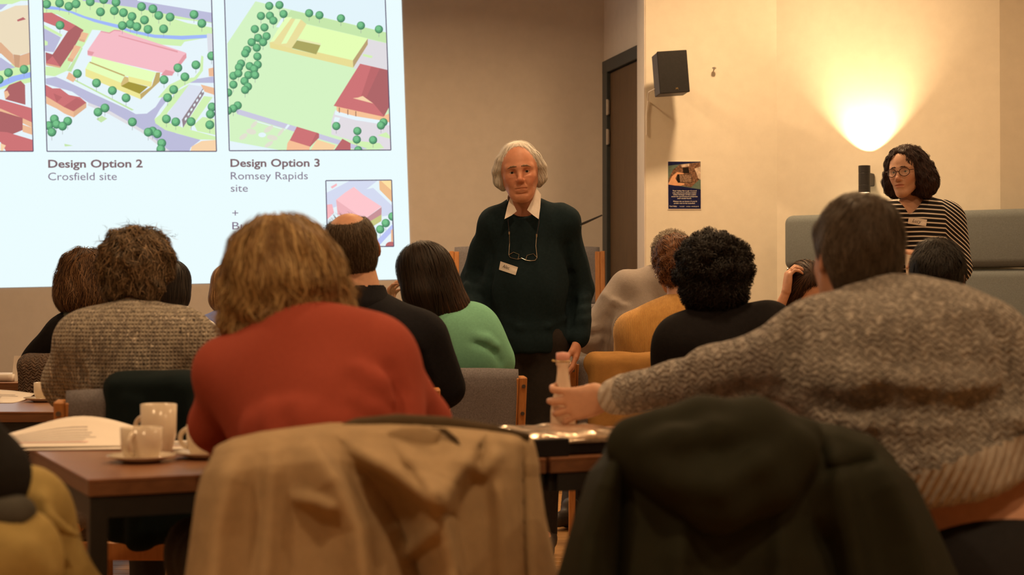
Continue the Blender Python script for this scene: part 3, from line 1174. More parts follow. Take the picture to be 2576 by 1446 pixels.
for nm, zz, rx, en, an in (('up_lamp', z1 - 0.045, math.pi, SCONCE_UP, 100), ('down_lamp', z0 + 0.045, 0.0, SCONCE_DOWN, 100)):
    ld = bpy.data.lights.new(nm, 'SPOT')
    ld.energy = en
    ld.color = (1.0, 0.68, 0.36)
    ld.spot_size = math.radians(an)
    ld.spot_blend = 0.35
    ld.shadow_soft_size = 0.012
    lo = bpy.data.objects.new(nm, ld)
    COL.objects.link(lo)
    lo.parent = sconce
    lo.location = (sc[0] - sp[0], sc[1] - sp[1], zz - scz)
    lo.rotation_euler = (rx, 0, 0)


# ================================================================== FURNITURE
CHAIR_WOOD = wood_mat('chair beech', (0.40, 0.155, 0.045), (0.58, 0.26, 0.085), 2, 0.4)
FABRIC = mat('grey chair fabric', (0.20, 0.19, 0.205), 0.95, 0.3, 240, 0.5, 500, spec=0.1)
BOLT = mat('bolt steel', (0.25, 0.22, 0.2), 0.35, 0.1, 60, 0, metal=0.9)
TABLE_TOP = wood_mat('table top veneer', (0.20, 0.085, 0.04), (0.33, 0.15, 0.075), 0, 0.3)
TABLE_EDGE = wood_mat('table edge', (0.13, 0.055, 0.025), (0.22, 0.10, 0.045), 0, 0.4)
TABLE_LEG = mat('black table steel', (0.02, 0.019, 0.018), 0.45, 0.1, 40, 0.05)
BOOTH = mat('grey booth wool', (0.19, 0.215, 0.225), 0.95, 0.12, 160, 0.4, 600, spec=0.1, sheen=0.1)
CERAMIC = mat('cream glazed china', (0.80, 0.70, 0.56), 0.18, 0.02, 10, 0.0, spec=0.5)
PAPER = mat('white paper', (0.85, 0.80, 0.74), 0.8, 0.02, 10, 0.02)
PRINT = mat('grey print', (0.45, 0.42, 0.42), 0.8, 0.2, 300, 0)
PRINTR = mat('pink print', (0.75, 0.3, 0.3), 0.8, 0.2, 100, 0)


def make_chair(loc, rz, label, group='wooden framed grey upholstered chairs'):
    c = empty('chair', loc, label, 'chair', group, rz)
    for s in (-1, 1):
        bm = bmesh.new()
        bar(bm, (s * 0.222, 0.03, 0.0), (s * 0.222, 0.0, 0.44), 0.03, 0.042, (0, 1, 0), 0.004)
        bar(bm, (s * 0.222, 0.0, 0.43), (s * 0.222, -0.05, 0.80), 0.03, 0.042, (0, 1, 0), 0.004)
        po = bm_obj('post', bm, CHAIR_WOOD, c, world=False)
        bm = bmesh.new()
        bar(bm, (s * 0.191, 0.004, 0.44), (s * 0.191, -0.05, 0.797), 0.03, 0.036, (0, 1, 0), 0.003)
        bm_obj('back_bar', bm, CHAIR_WOOD, c, world=False)
        for z, y in ((0.765, -0.066), (0.665, -0.053)):
            bm = bmesh.new()
            tube(bm, [(s * 0.222, y + 0.008, z), (s * 0.222, y - 0.006, z)], 0.007, 10)
            bm_obj('bolt', bm, BOLT, po, world=False)
        bm = bmesh.new()
        bar(bm, (s * 0.222, 0.44, 0.0), (s * 0.222, 0.43, 0.42), 0.03, 0.042, (0, 1, 0), 0.004)
        bm_obj('leg', bm, CHAIR_WOOD, c, world=False)
        bm = bmesh.new()
        bar(bm, (s * 0.222, 0.0, 0.385), (s * 0.222, 0.44, 0.385), 0.026, 0.05, (0, 0, 1), 0.003)
        bm_obj('side_rail', bm, CHAIR_WOOD, c, world=False)
    bm = bmesh.new()
    bar(bm, (-0.21, 0.01, 0.385), (0.21, 0.01, 0.385), 0.024, 0.05, (0, 0, 1), 0.003)
    bm_obj('rear_rail', bm, CHAIR_WOOD, c, world=False)
    bm = bmesh.new()
    bar(bm, (-0.21, 0.43, 0.385), (0.21, 0.43, 0.385), 0.024, 0.05, (0, 0, 1), 0.003)
    bm_obj('front_rail', bm, CHAIR_WOOD, c, world=False)
    # curved padded back
    V, F = [], []
    nu, nv = 14, 10
    for side in (0, 1):
        for i in range(nu + 1):
            u = -1 + 2 * i / nu
            for j in range(nv + 1):
                v = j / nv
                z = 0.45 + 0.385 * v
                th = 0.024 * (1 - abs(u) ** 8 * 0.4) * math.sqrt(max(0.05, 1 - (2 * v - 1) ** 8))
                yb = 0.0 - 0.055 * v - 0.028 * (1 - u * u)
                V.append((u * 0.205, yb + (th if side else -th), z - 0.008 * u * u * v))
    n1 = (nu + 1) * (nv + 1)
    for i in range(nu):
        for j in range(nv):
            a = i * (nv + 1) + j
            F.append((a, a + nv + 1, a + nv + 2, a + 1))
            F.append((n1 + a, n1 + a + 1, n1 + a + nv + 2, n1 + a + nv + 1))
    rim = [i * (nv + 1) for i in range(nu + 1)] + [nu * (nv + 1) + j for j in range(1, nv + 1)] + [i * (nv + 1) + nv for i in range(nu - 1, -1, -1)] + [j for j in range(nv - 1, 0, -1)]
    for a, b in zip(rim, rim[1:] + rim[:1]):
        F.append((a, n1 + a, n1 + b, b))
    arr_obj('backrest', V, F, FABRIC, c, world=False)
    bm = bmesh.new()
    box(bm, (0, 0.23, 0.44), (0.205, 0.215, 0.035), None, 0.02, 3)
    bm_obj('seat', bm, FABRIC, c, world=False, smooth=True)
    return c


def copy_tree(o, loc, rz, label):
    def cp(x, par):
        y = x.copy()
        COL.objects.link(y)
        y.parent = par
        for ch in x.children:
            cp(ch, y)
        return y
    r = cp(o, None)
    r.location = loc
    r.rotation_euler = (0, 0, rz)
    r['label'] = label
    return r


rad = math.radians
CHAIRS = [
    ((-0.26, 2.86, 0), rad(25), 'chair under the beige coat in the foreground'),
    ((0.425, 2.80, 0), rad(4), 'chair under the dark green parka in the foreground'),
    ((-1.0, 4.25, 0), 0.0, 'chair of the person in the flecked grey knit, teal coat over its back'),
    ((-0.465, 4.86, 0), rad(6), 'chair of the man in the black polo shirt'),
    ((-0.19, 5.66, 0), rad(18), 'chair with bare grey back behind the mint green jumper'),
    ((0.60, 6.42, 0), rad(4), 'chair with a mustard coat over its back, under the woman in yellow'),
    ((0.50, 7.16, 0), rad(2), 'chair of the man in the grey-brown shirt, near the standing man'),
    ((0.70, 4.70, 0), rad(-4), 'chair of the person with black curly hair'),
    ((1.38, 4.72, 0), 0.0, 'chair of the man with short black hair in front of the booth'),
    ((-1.62, 6.02, 0), 0.0, 'chair with a cable knit cardigan over its back at the left'),
    ((-1.52, 7.05, 0), rad(-6), 'chair of the person with a black bob before the slide'),
    ((-1.46, 8.02, 0), 0.0, 'chair of the blonde person in blue before the slide'),
    ((-0.98, 6.15, 0), rad(3), 'chair of the person in the cream knit behind the coral jumper'),
    ((1.27, 2.98, 0), rad(90), 'chair of the man in the oatmeal cable jumper, turned sideways'),
    ((-1.60, 2.50, 0), rad(-90), 'chair at the left edge under the person in khaki trousers'),
    ((1.33, 7.45, 0), rad(180), 'chair of the woman with her hand on her head'),
    ((-0.15, 9.52, STAGE), rad(180), 'empty chair on the stage, left of the standing man'),
    ((0.336, 9.52, STAGE), rad(180), 'empty chair on the stage, right of the standing man'),
]
ch0 = make_chair(*CHAIRS[0])
chair_objs = [ch0]
for c in CHAIRS[1:]:
    chair_objs.append(copy_tree(ch0, *c))


def cl(root, x, y, z):
    """chair-local point to world"""
    a = root.rotation_euler[2]
    l = root.location
    return np.array([l[0] + x * math.cos(a) - y * math.sin(a), l[1] + x * math.sin(a) + y * math.cos(a), l[2] + z])


E1 = np.array([0.9013, 0.4332])
E2 = np.array([-0.4332, 0.9013])
NL = np.array([-0.816, 2.99])
TZ = 0.72


def table(origin, e1, e2, L, D, label, inset=0.022):
    def T(a, b, z):
        q = origin + e1 * a + e2 * b
        return Vector((q[0], q[1], z))
    t = empty('table', tuple(T(L / 2, D / 2, 0)), label, 'table', 'dark wood tables')
    R = Matrix(((e1[0], e2[0], 0), (e1[1], e2[1], 0), (0, 0, 1)))
    bm = bmesh.new()
    box(bm, T(L / 2, D / 2, TZ - 0.003), (L / 2, D / 2, 0.003), R, 0.001)
    bm_obj('table_top', bm, TABLE_TOP, t)
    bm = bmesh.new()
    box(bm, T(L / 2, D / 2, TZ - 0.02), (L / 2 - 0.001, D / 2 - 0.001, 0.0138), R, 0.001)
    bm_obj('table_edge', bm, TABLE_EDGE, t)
    bm = bmesh.new()
    for (a, b, c, d) in ((0.02, 0.02, L - 0.02, 0.02), (0.02, D - 0.02, L - 0.02, D - 0.02)):
        bar(bm, T(a, b, TZ - 0.056), T(c, d, TZ - 0.056), 0.03, 0.04, (0, 0, 1))
    for a in (0.02, L - 0.02):
        bar(bm, T(a, 0.02, TZ - 0.056), T(a, D - 0.02, TZ - 0.056), 0.03, 0.04, (0, 0, 1))
    bm_obj('under_frame', bm, TABLE_LEG, t)
    for a in (inset, L - inset):
        for b in (0.022, D - 0.022):
            bm = bmesh.new()
            bar(bm, T(a, b, 0.0), T(a, b, TZ - 0.036), 0.035, 0.035, (e2[0], e2[1], 0), 0.002)
            bm_obj('leg', bm, TABLE_LEG, t)
    return t


table(NL, E1, E2, 0.99, 0.75, 'dark wood table with cups and papers in the left foreground')
table(NL + E1 * 1.0, E1, E2, 0.85, 0.75, 'dark wood table end carrying the foil tray, behind the parka', 0.27)
table(np.array([-2.75, 4.95]), np.array([1.0, 0.0]), np.array([0.0, 1.0]), 1.45, 0.74, 'dark wood table at the left edge with cup and papers')


def tp(px, py, z=TZ):
    """point on a table top shown at this pixel"""
    d = FPX * (CH - z) / (py - HZ)
    return P(px, py, d)


# ------------------------------------------------------------------ booth sofa
BU = np.array([0.874, -0.487])
BN = np.array([-0.487, -0.874])
B0 = np.array([1.498, 8.555])
BR = Matrix(((BU[0], BN[0], 0), (BU[1], BN[1], 0), (0, 0, 1)))


def bpos(a, n, z):
    q = B0 + BU * a + BN * n
    return Vector((q[0], q[1], z))


BL = 2.5
booth = empty('booth_sofa', tuple(bpos(BL / 2, 0, 0)), 'long grey upholstered high-back booth sofa behind the woman in stripes', 'sofa')
for nm, z0, z1, n0, n1, a0 in (('upper_cushion', 1.262, 1.562, -0.15, 0.005, 0.0), ('lower_cushion', 0.46, 1.252, -0.15, 0.0, -0.012), ('seat_cushion', 0.28, 0.45, -0.1, 0.5, 0.0), ('plinth', 0.0, 0.275, -0.12, 0.44, 0.03)):
    S = Sdf()
    bm = bmesh.new()
    box(bm, bpos(a0 + BL / 2, (n0 + n1) / 2, (z0 + z1) / 2), (BL / 2, (n1 - n0) / 2, (z1 - z0) / 2), BR, 0.045 if nm != 'plinth' else 0.004, 5 if nm != 'plinth' else 1)
    bm_obj(nm, bm, BOOTH if nm != 'plinth' else TABLE_LEG, booth, smooth=nm != 'plinth')

# ------------------------------------------------------------------ things on the walls
SPK = mat('speaker black', (0.012, 0.011, 0.011), 0.6, 0.2, 60, 0.1)
SPK2 = mat('speaker side grey', (0.10, 0.10, 0.115), 0.5, 0.1, 60, 0.05)
GOLD = mat('badge gold', (0.6, 0.45, 0.2), 0.3, 0.05, 30, 0, metal=0.8)
scn = P(1687, 185, 8.60)
SR = (Matrix.Rotation(rad(7), 3, 'Z') @ Matrix.Rotation(rad(4.5), 3, 'Y') @ Matrix.Rotation(rad(-3), 3, 'X'))
SR = Matrix.Rotation(rad(6), 3, 'Z') @ Matrix.Rotation(rad(-4.5), 3, 'Y')
spk = empty('loudspeaker', tuple(scn), 'black loudspeaker mounted on the cream wall above the poster', 'loudspeaker')
bm = bmesh.new()
box(bm, scn, (0.082, 0.075, 0.115), SR, 0.004)
bm_obj('cabinet', bm, SPK2, spk)
bm = bmesh.new()
box(bm, Vector(scn) + SR @ Vector((0, -0.079, 0)), (0.0835, 0.006, 0.1165), SR, 0.003)
bm_obj('grille', bm, SPK, spk)
bm = bmesh.new()
for a, b in (((-0.006, -0.1), (-0.004, -0.088)), ((-0.004, -0.088), (0.0, -0.096)), ((0.0, -0.096), (0.004, -0.088)), ((0.004, -0.088), (0.006, -0.1))):
    bar(bm, Vector(scn) + SR @ Vector((a[0] + 0.012, -0.086, a[1])), Vector(scn) + SR @ Vector((b[0] + 0.012, -0.086, b[1])), 0.002, 0.002, (0, 1, 0))
bm_obj('badge', bm, GOLD, spk)
bm = bmesh.new()
bar(bm, Vector(scn) + Vector((0, 0.06, 0)), (scn[0], CW, scn[2]), 0.05, 0.06, (0, 0, 1), 0.003)
box(bm, Vector(scn) + SR @ Vector((0, 0, 0.118)), (0.02, 0.02, 0.004), SR, 0.001)
bm_obj('wall_bracket', bm, SPK, spk)
bm = bmesh.new()
a = Vector(scn) + SR @ Vector((-0.083, 0.05, -0.07))
pts = [a, a + Vector((-0.03, 0.05, -0.012)), Vector((EDGE + 0.012, CW - 0.006, a.z - 0.045)), Vector((EDGE + 0.004, CW - 0.005, a.z - 0.12)), Vector((EDGE + 0.004, CW - 0.005, a.z - 0.24))]
tube(bm, pts, 0.0035, 6)
bm_obj('cable', bm, PAPER, spk)

nail = empty('wall_hook', tuple(P(1796, 177, CW)), 'small metal hook alone on the cream wall right of the loudspeaker', 'hook')
bm = bmesh.new()
q = P(1796, 175, CW)
tube(bm, [q, q + np.array([0, -0.03, 0.0]), q + np.array([0, -0.036, 0.012])], 0.004, 8)
bm_obj('shank', bm, STEEL, nail)
bm = bmesh.new()
lathe(bm, [(0, -0.004), (0.012, -0.004), (0.012, 0.004), (0, 0.004)], (q[0], q[1] - 0.03, q[2] + 0.006), 12)
bm_obj('plate', bm, STEEL, nail)

# poster
po0 = P(1680, 405, CW - 0.004)
pw, ph = (1764 - 1680) / FPX * CW, (527 - 405) / FPX * CW
poster = empty('poster', (po0[0], CW - 0.003, po0[2] - ph), 'small laminated blue poster with a hand holding a phone, on the cream wall', 'poster')


def pol(name, items, y0, parent=poster):
    V, F, MI, ms = [], [], [], []
    for i, (m, pts) in enumerate(items):
        if m not in ms:
            ms.append(m)
        b = len(V)
        for (x, y) in pts:
            V.append((po0[0] + (x - 200) / 798.0 * pw, CW - y0 - i * 0.00004, po0[2] - (y - 140) / 1185.0 * ph))
        F.append(list(range(b, b + len(pts))))
        MI.append(ms.index(m))
    me = bpy.data.meshes.new(name)
    me.from_pydata(V, [], F)
    for p, k in zip(me.polygons, MI):
        p.material_index = k
    return link_mesh(name, me, ms, parent)


one_box('card', (po0[0] + pw / 2, CW - 0.0015, po0[2] - ph / 2), (pw / 2, 0.0015, ph / 2), PAPER, poster)
NAVY = mat('poster navy', (0.012, 0.016, 0.075), 0.25, 0.3, 40, 0)
TEALP = mat('poster teal', (0.13, 0.19, 0.16), 0.25, 0.2, 60, 0)
CROWD = mat('poster crowd photo', (0.20, 0.11, 0.07), 0.25, 0.9, 90, 0)
CROWD2 = mat('poster pale photo', (0.62, 0.5, 0.4), 0.25, 0.4, 60, 0)
HANDP = mat('poster hand', (0.78, 0.42, 0.24), 0.25, 0.08, 30, 0)
PHONE = mat('poster phone', (0.02, 0.015, 0.012), 0.2, 0.2, 30, 0)
SCR = mat('poster phone screen', (0.26, 0.17, 0.12), 0.25, 0.9, 160, 0)
pol('artwork', [
    (NAVY, [(208, 148), (988, 148), (992, 1306), (214, 1306)]),
    (TEALP, [(208, 250), (988, 160), (992, 830), (214, 700)]),
    (CROWD, [(215, 600), (330, 350), (480, 225), (720, 195), (980, 165), (985, 560), (880, 660), (760, 780), (560, 740), (215, 690)]),
    (CROWD2, [(840, 320), (985, 270), (990, 600), (930, 560), (890, 440)]),
    (CROWD2, [(520, 220), (720, 200), (715, 260), (540, 290)]),
    (PHONE, [(560, 300), (700, 290), (720, 430), (570, 440)]),
    (HANDP, [(215, 690), (310, 500), (430, 405), (590, 435), (575, 455), (420, 480), (385, 560), (440, 660), (600, 680), (600, 710), (520, 740), (380, 735), (220, 710)]),
    (PHONE, [(430, 460), (770, 450), (780, 660), (450, 668), (415, 600)]),
    (SCR, [(480, 470), (765, 462), (770, 650), (500, 656)]),
    (NAVY, [(212, 715), (380, 740), (620, 780), (992, 835), (992, 1306), (214, 1306)]),
], 0.0032)
pf = ((po0[0], CW - 0.0042, po0[2]), (1, 0, 0), (0, 0, 1))
for s, x0, x1, y in (('Test Valley Borough Council', 318, 890, 878), ('may take group photos and/or', 318, 890, 926), ('video footage of this public', 330, 880, 970), ('event for promotional purposes', 290, 915, 1016), ('and social feeds.', 434, 770, 1062), ("Please let us know if you'd", 334, 896, 1134), ('prefer not to be included.', 350, 856, 1182), ('Test Valley', 240, 420, 1256), ('TestValleyBC', 480, 600, 1254), ('testvalleybc', 640, 745, 1254), ('testvalley.gov.uk', 765, 945, 1254)):
    text_mesh('lettering', s, PAPER, poster, (x0 - 200) / 798 * pw, -(y - 140) / 1185 * ph, (x1 - x0) / 798 * pw, None if y > 1200 else 27 / 1185 * ph, 0, bold=0.012, frame=pf)

# music stand on the stage
ms = P(1476, 562, 8.72)
mst = empty('music_stand', (ms[0] - 0.06, 8.72, 0), 'black music stand behind the standing man, before the stage', 'music stand')
bm = bmesh.new()
tube(bm, [(ms[0] - 0.06, 8.72, 0.12), (ms[0] - 0.06, 8.72, ms[2] - 0.02)], 0.009, 8)
bm_obj('pole', bm, SPK, mst)
for k in range(3):
    bm = bmesh.new()
    a = 2.1 * k + 0.4
    tube(bm, [(ms[0] - 0.06, 8.72, 0.22), (ms[0] - 0.06 + 0.24 * math.cos(a), 8.72 + 0.24 * math.sin(a), 0.008)], 0.007, 6)
    bm_obj('leg', bm, SPK, mst)
bm = bmesh.new()
bar(bm, (ms[0] - 0.20, 8.68, ms[2] - 0.075), (ms[0] + 0.045, 8.75, ms[2] + 0.028), 0.3, 0.008, (-0.35, 0, 1), 0.001)
bm_obj('desk', bm, SPK, mst)

# ------------------------------------------------------------------ china
def cup_parts(root, c, r=0.045, h=0.064, ang=0.0, rb=0.8, hr=None):
    bm = bmesh.new()
    prof = [(0, 0.003), (r * rb * 0.8, 0.003), (r * rb, 0.0), (r * (rb + 0.06), 0.006), (r * 0.97, h * 0.35), (r, h), (r - 0.003, h + 0.001), (r - 0.005, h * 0.4), (r * rb - 0.004, 0.008), (0, 0.008)]
    lathe(bm, prof, c, 32)
    bm_obj('cup_body', bm, CERAMIC, root, smooth=True)
    bm = bmesh.new()
    hr = hr or h * 0.34
    pts = []
    for k in range(11):
        t = -1.35 + 2.7 * k / 10
        rr = r * 0.97 + hr * 0.95 * (math.cos(t) - math.cos(1.35)) / (1 - math.cos(1.35))
        pts.append((c[0] + rr * math.cos(ang), c[1] + rr * math.sin(ang), c[2] + h * 0.52 + hr * math.sin(t)))
    tube(bm, pts, 0.0055, 8)
    bm_obj('handle', bm, CERAMIC, root, smooth=True)


def saucer(c, label, r=0.073):
    bm = bmesh.new()
    lathe(bm, [(0, 0.004), (r * 0.42, 0.004), (r * 0.5, 0.0), (r * 0.55, 0.002), (r, 0.014), (r, 0.016), (r * 0.6, 0.006), (r * 0.45, 0.006), (r * 0.43, 0.008), (0, 0.008)], c, 36)
    o = bm_obj('saucer', bm, CERAMIC, None, smooth=True)
    o.location = (0, 0, 0)
    return tag(o, label, 'saucer', 'cream saucers')


def cup(c, label, **kw):
    r = empty('cup', tuple(c), label, 'cup', 'cream cups')
    cup_parts(r, c, **kw)
    return r


c1 = tp(357, 1161)
saucer(c1, 'cream saucer nearest the table corner')
cup(c1 + np.array([0, 0, 0.0095]), 'cream coffee cup on the saucer nearest the table corner', ang=-1.75)
c2 = np.array([-0.672, 3.42, TZ])
saucer(c2, 'cream saucer beside the coral sleeve')
cup(c2 + np.array([0, 0, 0.0095]), 'cream coffee cup on a saucer beside the coral sleeve', ang=2.9)
c3 = tp(400, 1137)
mug = empty('mug', tuple(c3), 'tall cream latte mug behind the cup nearest the corner', 'mug')
cup_parts(mug, c3, r=0.041, h=0.11, ang=2.75, rb=0.7, hr=0.025)
c4 = tp(112, 1010)
saucer(c4, 'cream saucer on the table at the left edge', 0.07)
cup(c4 + np.array([0, 0, 0.0095]), 'cream cup on the table at the left edge', r=0.036, h=0.058, ang=-1.2, rb=0.75)


# ------------------------------------------------------------------ papers
def sheet(name, c, e1, w, h, label, curl=0.0, z0=0.0, seed=0, cat='paper', prints=True, group=None, th=0.0012):
    """a slightly curled sheet; curl lifts one long side"""
    e1 = nrm(np.array([e1[0], e1[1], 0.0]))
    e2 = np.array([-e1[1], e1[0], 0.0])
    r = empty(name, (c[0], c[1], c[2] + z0), label, cat, group)
    f = sines(seed, 9.0, 0.0016)
    nu, nv = 16, 12

    def pt(u, v, dz):
        q = np.asarray(c) + e1 * (u * w / 2) + e2 * (v * h / 2)
        lift = curl * max(0.0, (v + 0.55)) ** 2 * (0.55 + 0.45 * math.cos((u - 0.25) * 2.2))
        return (q[0], q[1], c[2] + z0 + 0.002 + lift + float(f(q[None, :].astype(np.float32))[0]) * (1 if curl else 0.2) + dz)
    V, F = [], []
    for dz in (0, th):
        for i in range(nu + 1):
            for j in range(nv + 1):
                V.append(pt(-1 + 2 * i / nu, -1 + 2 * j / nv, dz))
    n1 = (nu + 1) * (nv + 1)
    for i in range(nu):
        for j in range(nv):
            a = i * (nv + 1) + j
            F.append((a, a + 1, a + nv + 2, a + nv + 1))
            F.append((n1 + a, n1 + a + nv + 1, n1 + a + nv + 2, n1 + a + 1))
    rim = [i * (nv + 1) for i in range(nu + 1)] + [nu * (nv + 1) + j for j in range(1, nv + 1)] + [i * (nv + 1) + nv for i in range(nu - 1, -1, -1)] + [j for j in range(nv - 1, 0, -1)]
    for a, b in zip(rim, rim[1:] + rim[:1]):
        F.append((a, b, n1 + b, n1 + a))
    arr_obj('page', V, F, PAPER, r)
    if prints:
        for k in range(9):
            v0 = 0.62 - k * 0.13
            u1 = random.uniform(0.3, 0.8)
            V = [pt(u, v, th + 0.0006) for u in np.linspace(-0.75, u1, 6) for v in (v0, v0 - 0.05)]
            F = [(2 * i, 2 * i + 2, 2 * i + 3, 2 * i + 1) for i in range(5)]
            arr_obj('print_line', V, F, PRINT if k != 7 else PRINTR, r)
    return r


pp = tp(190, 1118)
sheet('paper_sheet', pp + np.array([0.02, -0.02, 0]), (1, 0.1), 0.36, 0.28, 'flat paper sheet under the curled leaflet on the corner table', z0=0.0, seed=3, prints=False, group='papers on the corner table')
sheet('paper_sheet', pp + np.array([-0.03, 0.0, 0]), (0.97, 0.22), 0.33, 0.27, 'printed leaflet with a curled up edge on the corner table', curl=0.022, z0=0.004, seed=4, group='papers on the corner table')
p2 = tp(470, 1122)
sheet('paper_sheet', p2 + np.array([0.06, 0.05, 0]), (0.9, 0.43), 0.3, 0.21, 'white printed sheet lying behind the latte mug', z0=0.0, seed=5, group='papers on the corner table')
p3 = tp(6, 1010)
sheet('paper_sheet', p3 + np.array([-0.14, 0.05, 0]), (1, 0.05), 0.40, 0.3, 'open printed sheet beside the cup on the left edge table', curl=0.012, seed=6, group='papers on the left edge table')
sheet('paper_sheet', p3 + np.array([-0.22, -0.22, 0]), (1, -0.15), 0.25, 0.2, 'folded newsletter at the front of the left edge table', z0=0.0, seed=7, group='papers on the left edge table', th=0.008)
table(np.array([-3.3, 6.86]), np.array([1.0, 0.0]), np.array([0.0, 1.0]), 1.36, 0.55, 'dark wood table beyond the cable knit cardigan at the left')
sheet('paper_pile', np.array([-2.40, 7.08, TZ]), (1, 0.02), 0.3, 0.22, 'pile of papers on the table beyond the cable knit cardigan', seed=9, th=0.03)
tc = P(56, 895, 7.05)
tent = empty('tent_card', (tc[0], 7.05, TZ), 'small cream folded card standing beyond the cable knit cardigan', 'card')
for nm, dy in (('front_leaf', -0.035), ('rear_leaf', 0.035)):
    bm = bmesh.new()
    bar(bm, (tc[0], 7.05 + dy, TZ), (tc[0], 7.05 + dy * 0.05, tc[2]), 0.07, 0.002, (0, 1, 0))
    bm_obj(nm, bm, PAPER, tent)

# foil covered tray, small labelled box and bottle at the table end
FOIL = mat('crinkled foil', (0.80, 0.66, 0.52), 0.22, 0.1, 30, 0.9, 26, metal=0.85, spec=0.5)
BLACKP = mat('black plastic', (0.012, 0.011, 0.012), 0.35, 0.1, 40, 0.05)
tq = np.array([0.074, 3.622])
TR = Matrix(((E1[0], E2[0], 0), (E1[1], E2[1], 0), (0, 0, 1)))
tray = empty('platter', (tq[0], tq[1], TZ), 'foil covered black catering platter on the table end', 'platter')
bm = bmesh.new()
box(bm, (tq[0], tq[1], TZ + 0.0165), (0.2, 0.15, 0.0155), TR, 0.006, 2)
bm_obj('base', bm, BLACKP, tray)
V, F = [], []
fz = sines(21, 42.0, 0.0035, 8)
nu, nv = 40, 32
for i in range(nu + 1):
    for j in range(nv + 1):
        u, v = -1 + 2 * i / nu, -1 + 2 * j / nv
        q = tq + E1 * (u * 0.207) + E2 * (v * 0.157)
        edge = max(abs(u), abs(v))
        z = TZ + 0.036 + 0.014 * (1 - edge ** 6) + float(fz(np.array([[q[0], q[1], 0]], np.float32))[0]) * (1 - edge ** 8) - (0.008 if edge > 0.99 else 0)
        V.append((q[0], q[1], z))
for i in range(nu):
    for j in range(nv):
        a = i * (nv + 1) + j
        F.append((a, a + nv + 1, a + nv + 2, a + 1))
fo = arr_obj('foil_cover', V, F, FOIL, tray)
md = fo.modifiers.new('thickness', 'SOLIDIFY')
md.thickness = 0.001
bx = tp(1372, 1150) + np.array([0, 0.03, 0])
pbx = empty('small_box', tuple(bx), 'small dark box with a white label in front of the foil platter', 'box')
one_box('carton', bx + np.array([0, 0, 0.0205]), (0.047, 0.028, 0.02), BLACKP, pbx, TR, 0.002)
one_box('box_label', bx + np.array([-0.006, -0.0, 0.021]) + np.array([0.4332, -0.9013, 0]) * 0.0285, (0.015, 0.0006, 0.012), PAPER, pbx, TR)
BOT = mat('pale bottle glass', (0.86, 0.72, 0.58), 0.12, 0.03, 10, 0, spec=0.6)
CAPM = mat('pink stopper', (0.72, 0.36, 0.30), 0.4, 0.05, 20, 0.05)
bt = np.array([(1416 - CX) / FPX * 3.86, 3.86, TZ])
bott = empty('bottle', tuple(bt), 'pale swing-top bottle with pink stopper gripped by the man reaching over', 'bottle')
bm = bmesh.new()
lathe(bm, [(0, 0), (0.028, 0), (0.031, 0.006), (0.031, 0.075), (0.027, 0.10), (0.019, 0.135), (0.0145, 0.17), (0.0145, 0.186), (0.0175, 0.19), (0.0175, 0.2), (0, 0.2)], tuple(bt), 28)
bm_obj('glass', bm, BOT, bott, smooth=True)
bm = bmesh.new()
lathe(bm, [(0, 0.2), (0.0165, 0.2), (0.0175, 0.204), (0.0165, 0.219), (0, 0.221)], tuple(bt), 24)
bm_obj('stopper', bm, CAPM, bott, smooth=True)
bm = bmesh.new()
tube(bm, [(bt[0] + 0.0195 * math.cos(a), bt[1] + 0.0195 * math.sin(a), bt[2] + 0.198) for a in [2 * math.pi * k / 20 for k in range(20)]], 0.0013, 6, True)
tube(bm, [(bt[0] - 0.0195, bt[1], bt[2] + 0.198), (bt[0] - 0.027, bt[1], bt[2] + 0.2)], 0.0022, 6)
bm_obj('wire_clasp', bm, GOLD, bott)


# ------------------------------------------------------------------ garments over chair backs
def coat_mat(name, col, rough=0.85, sheen=0.0, bump=0.25):
    return mat(name, col, rough, 0.1, 26, bump, 420, spec=0.15, sheen=sheen)


def drape(name, chair, x0, x1, z_top, z_bot, m, label, cat='coat', seed=1, step=0.009, folds=5, th=0.03, front=0.2, fold_r=0.016):
    """garment folded over a chair back: slab behind, ridge on top, flap in front"""
    S = Sdf()
    a = chair.rotation_euler[2]
    R = np.array(Matrix.Rotation(a, 3, 'Z'))
    xc, hw = (x0 + x1) / 2, (x1 - x0) / 2

    def yb(z):
        return -0.05 * max(0, z - 0.44) / 0.36 - 0.02
    rng = np.random.default_rng(seed)
    zt = z_top
    S.rbox(cl(chair, xc, yb(zt) - 0.03, (zt + z_bot) / 2), (hw, th, (zt - z_bot) / 2), R, th * 0.9, 0.02)
    S.cone(cl(chair, x0 + 0.03, yb(zt) + 0.005, zt - 0.03), cl(chair, x1 - 0.03, yb(zt) + 0.005, zt - 0.03), 0.045, 0.045, 0.03)
    S.rbox(cl(chair, xc, yb(zt) + 0.05, zt - 0.02 - front / 2), (hw * 0.96, 0.016, front / 2), R, 0.014, 0.02)
    for k in range(folds):
        fx = x0 + (x1 - x0) * (k + 0.5 + rng.uniform(-0.3, 0.3)) / folds
        S.cone(cl(chair, fx, yb(zt) - 0.052, zt - rng.uniform(0.02, 0.1)), cl(chair, fx + rng.uniform(-0.06, 0.06), yb(zt) - 0.062, z_bot + 0.01), fold_r * 0.6, fold_r * 1.3, 0.03)
    S.disp = sines(seed + 50, 26.0, 0.0035, 6, (1, 1, 0.5))
    V, F = S.mesh(step)
    base = chair.location
    o = arr_obj(name, V, F, m, None)
    return tag(o, label, cat)


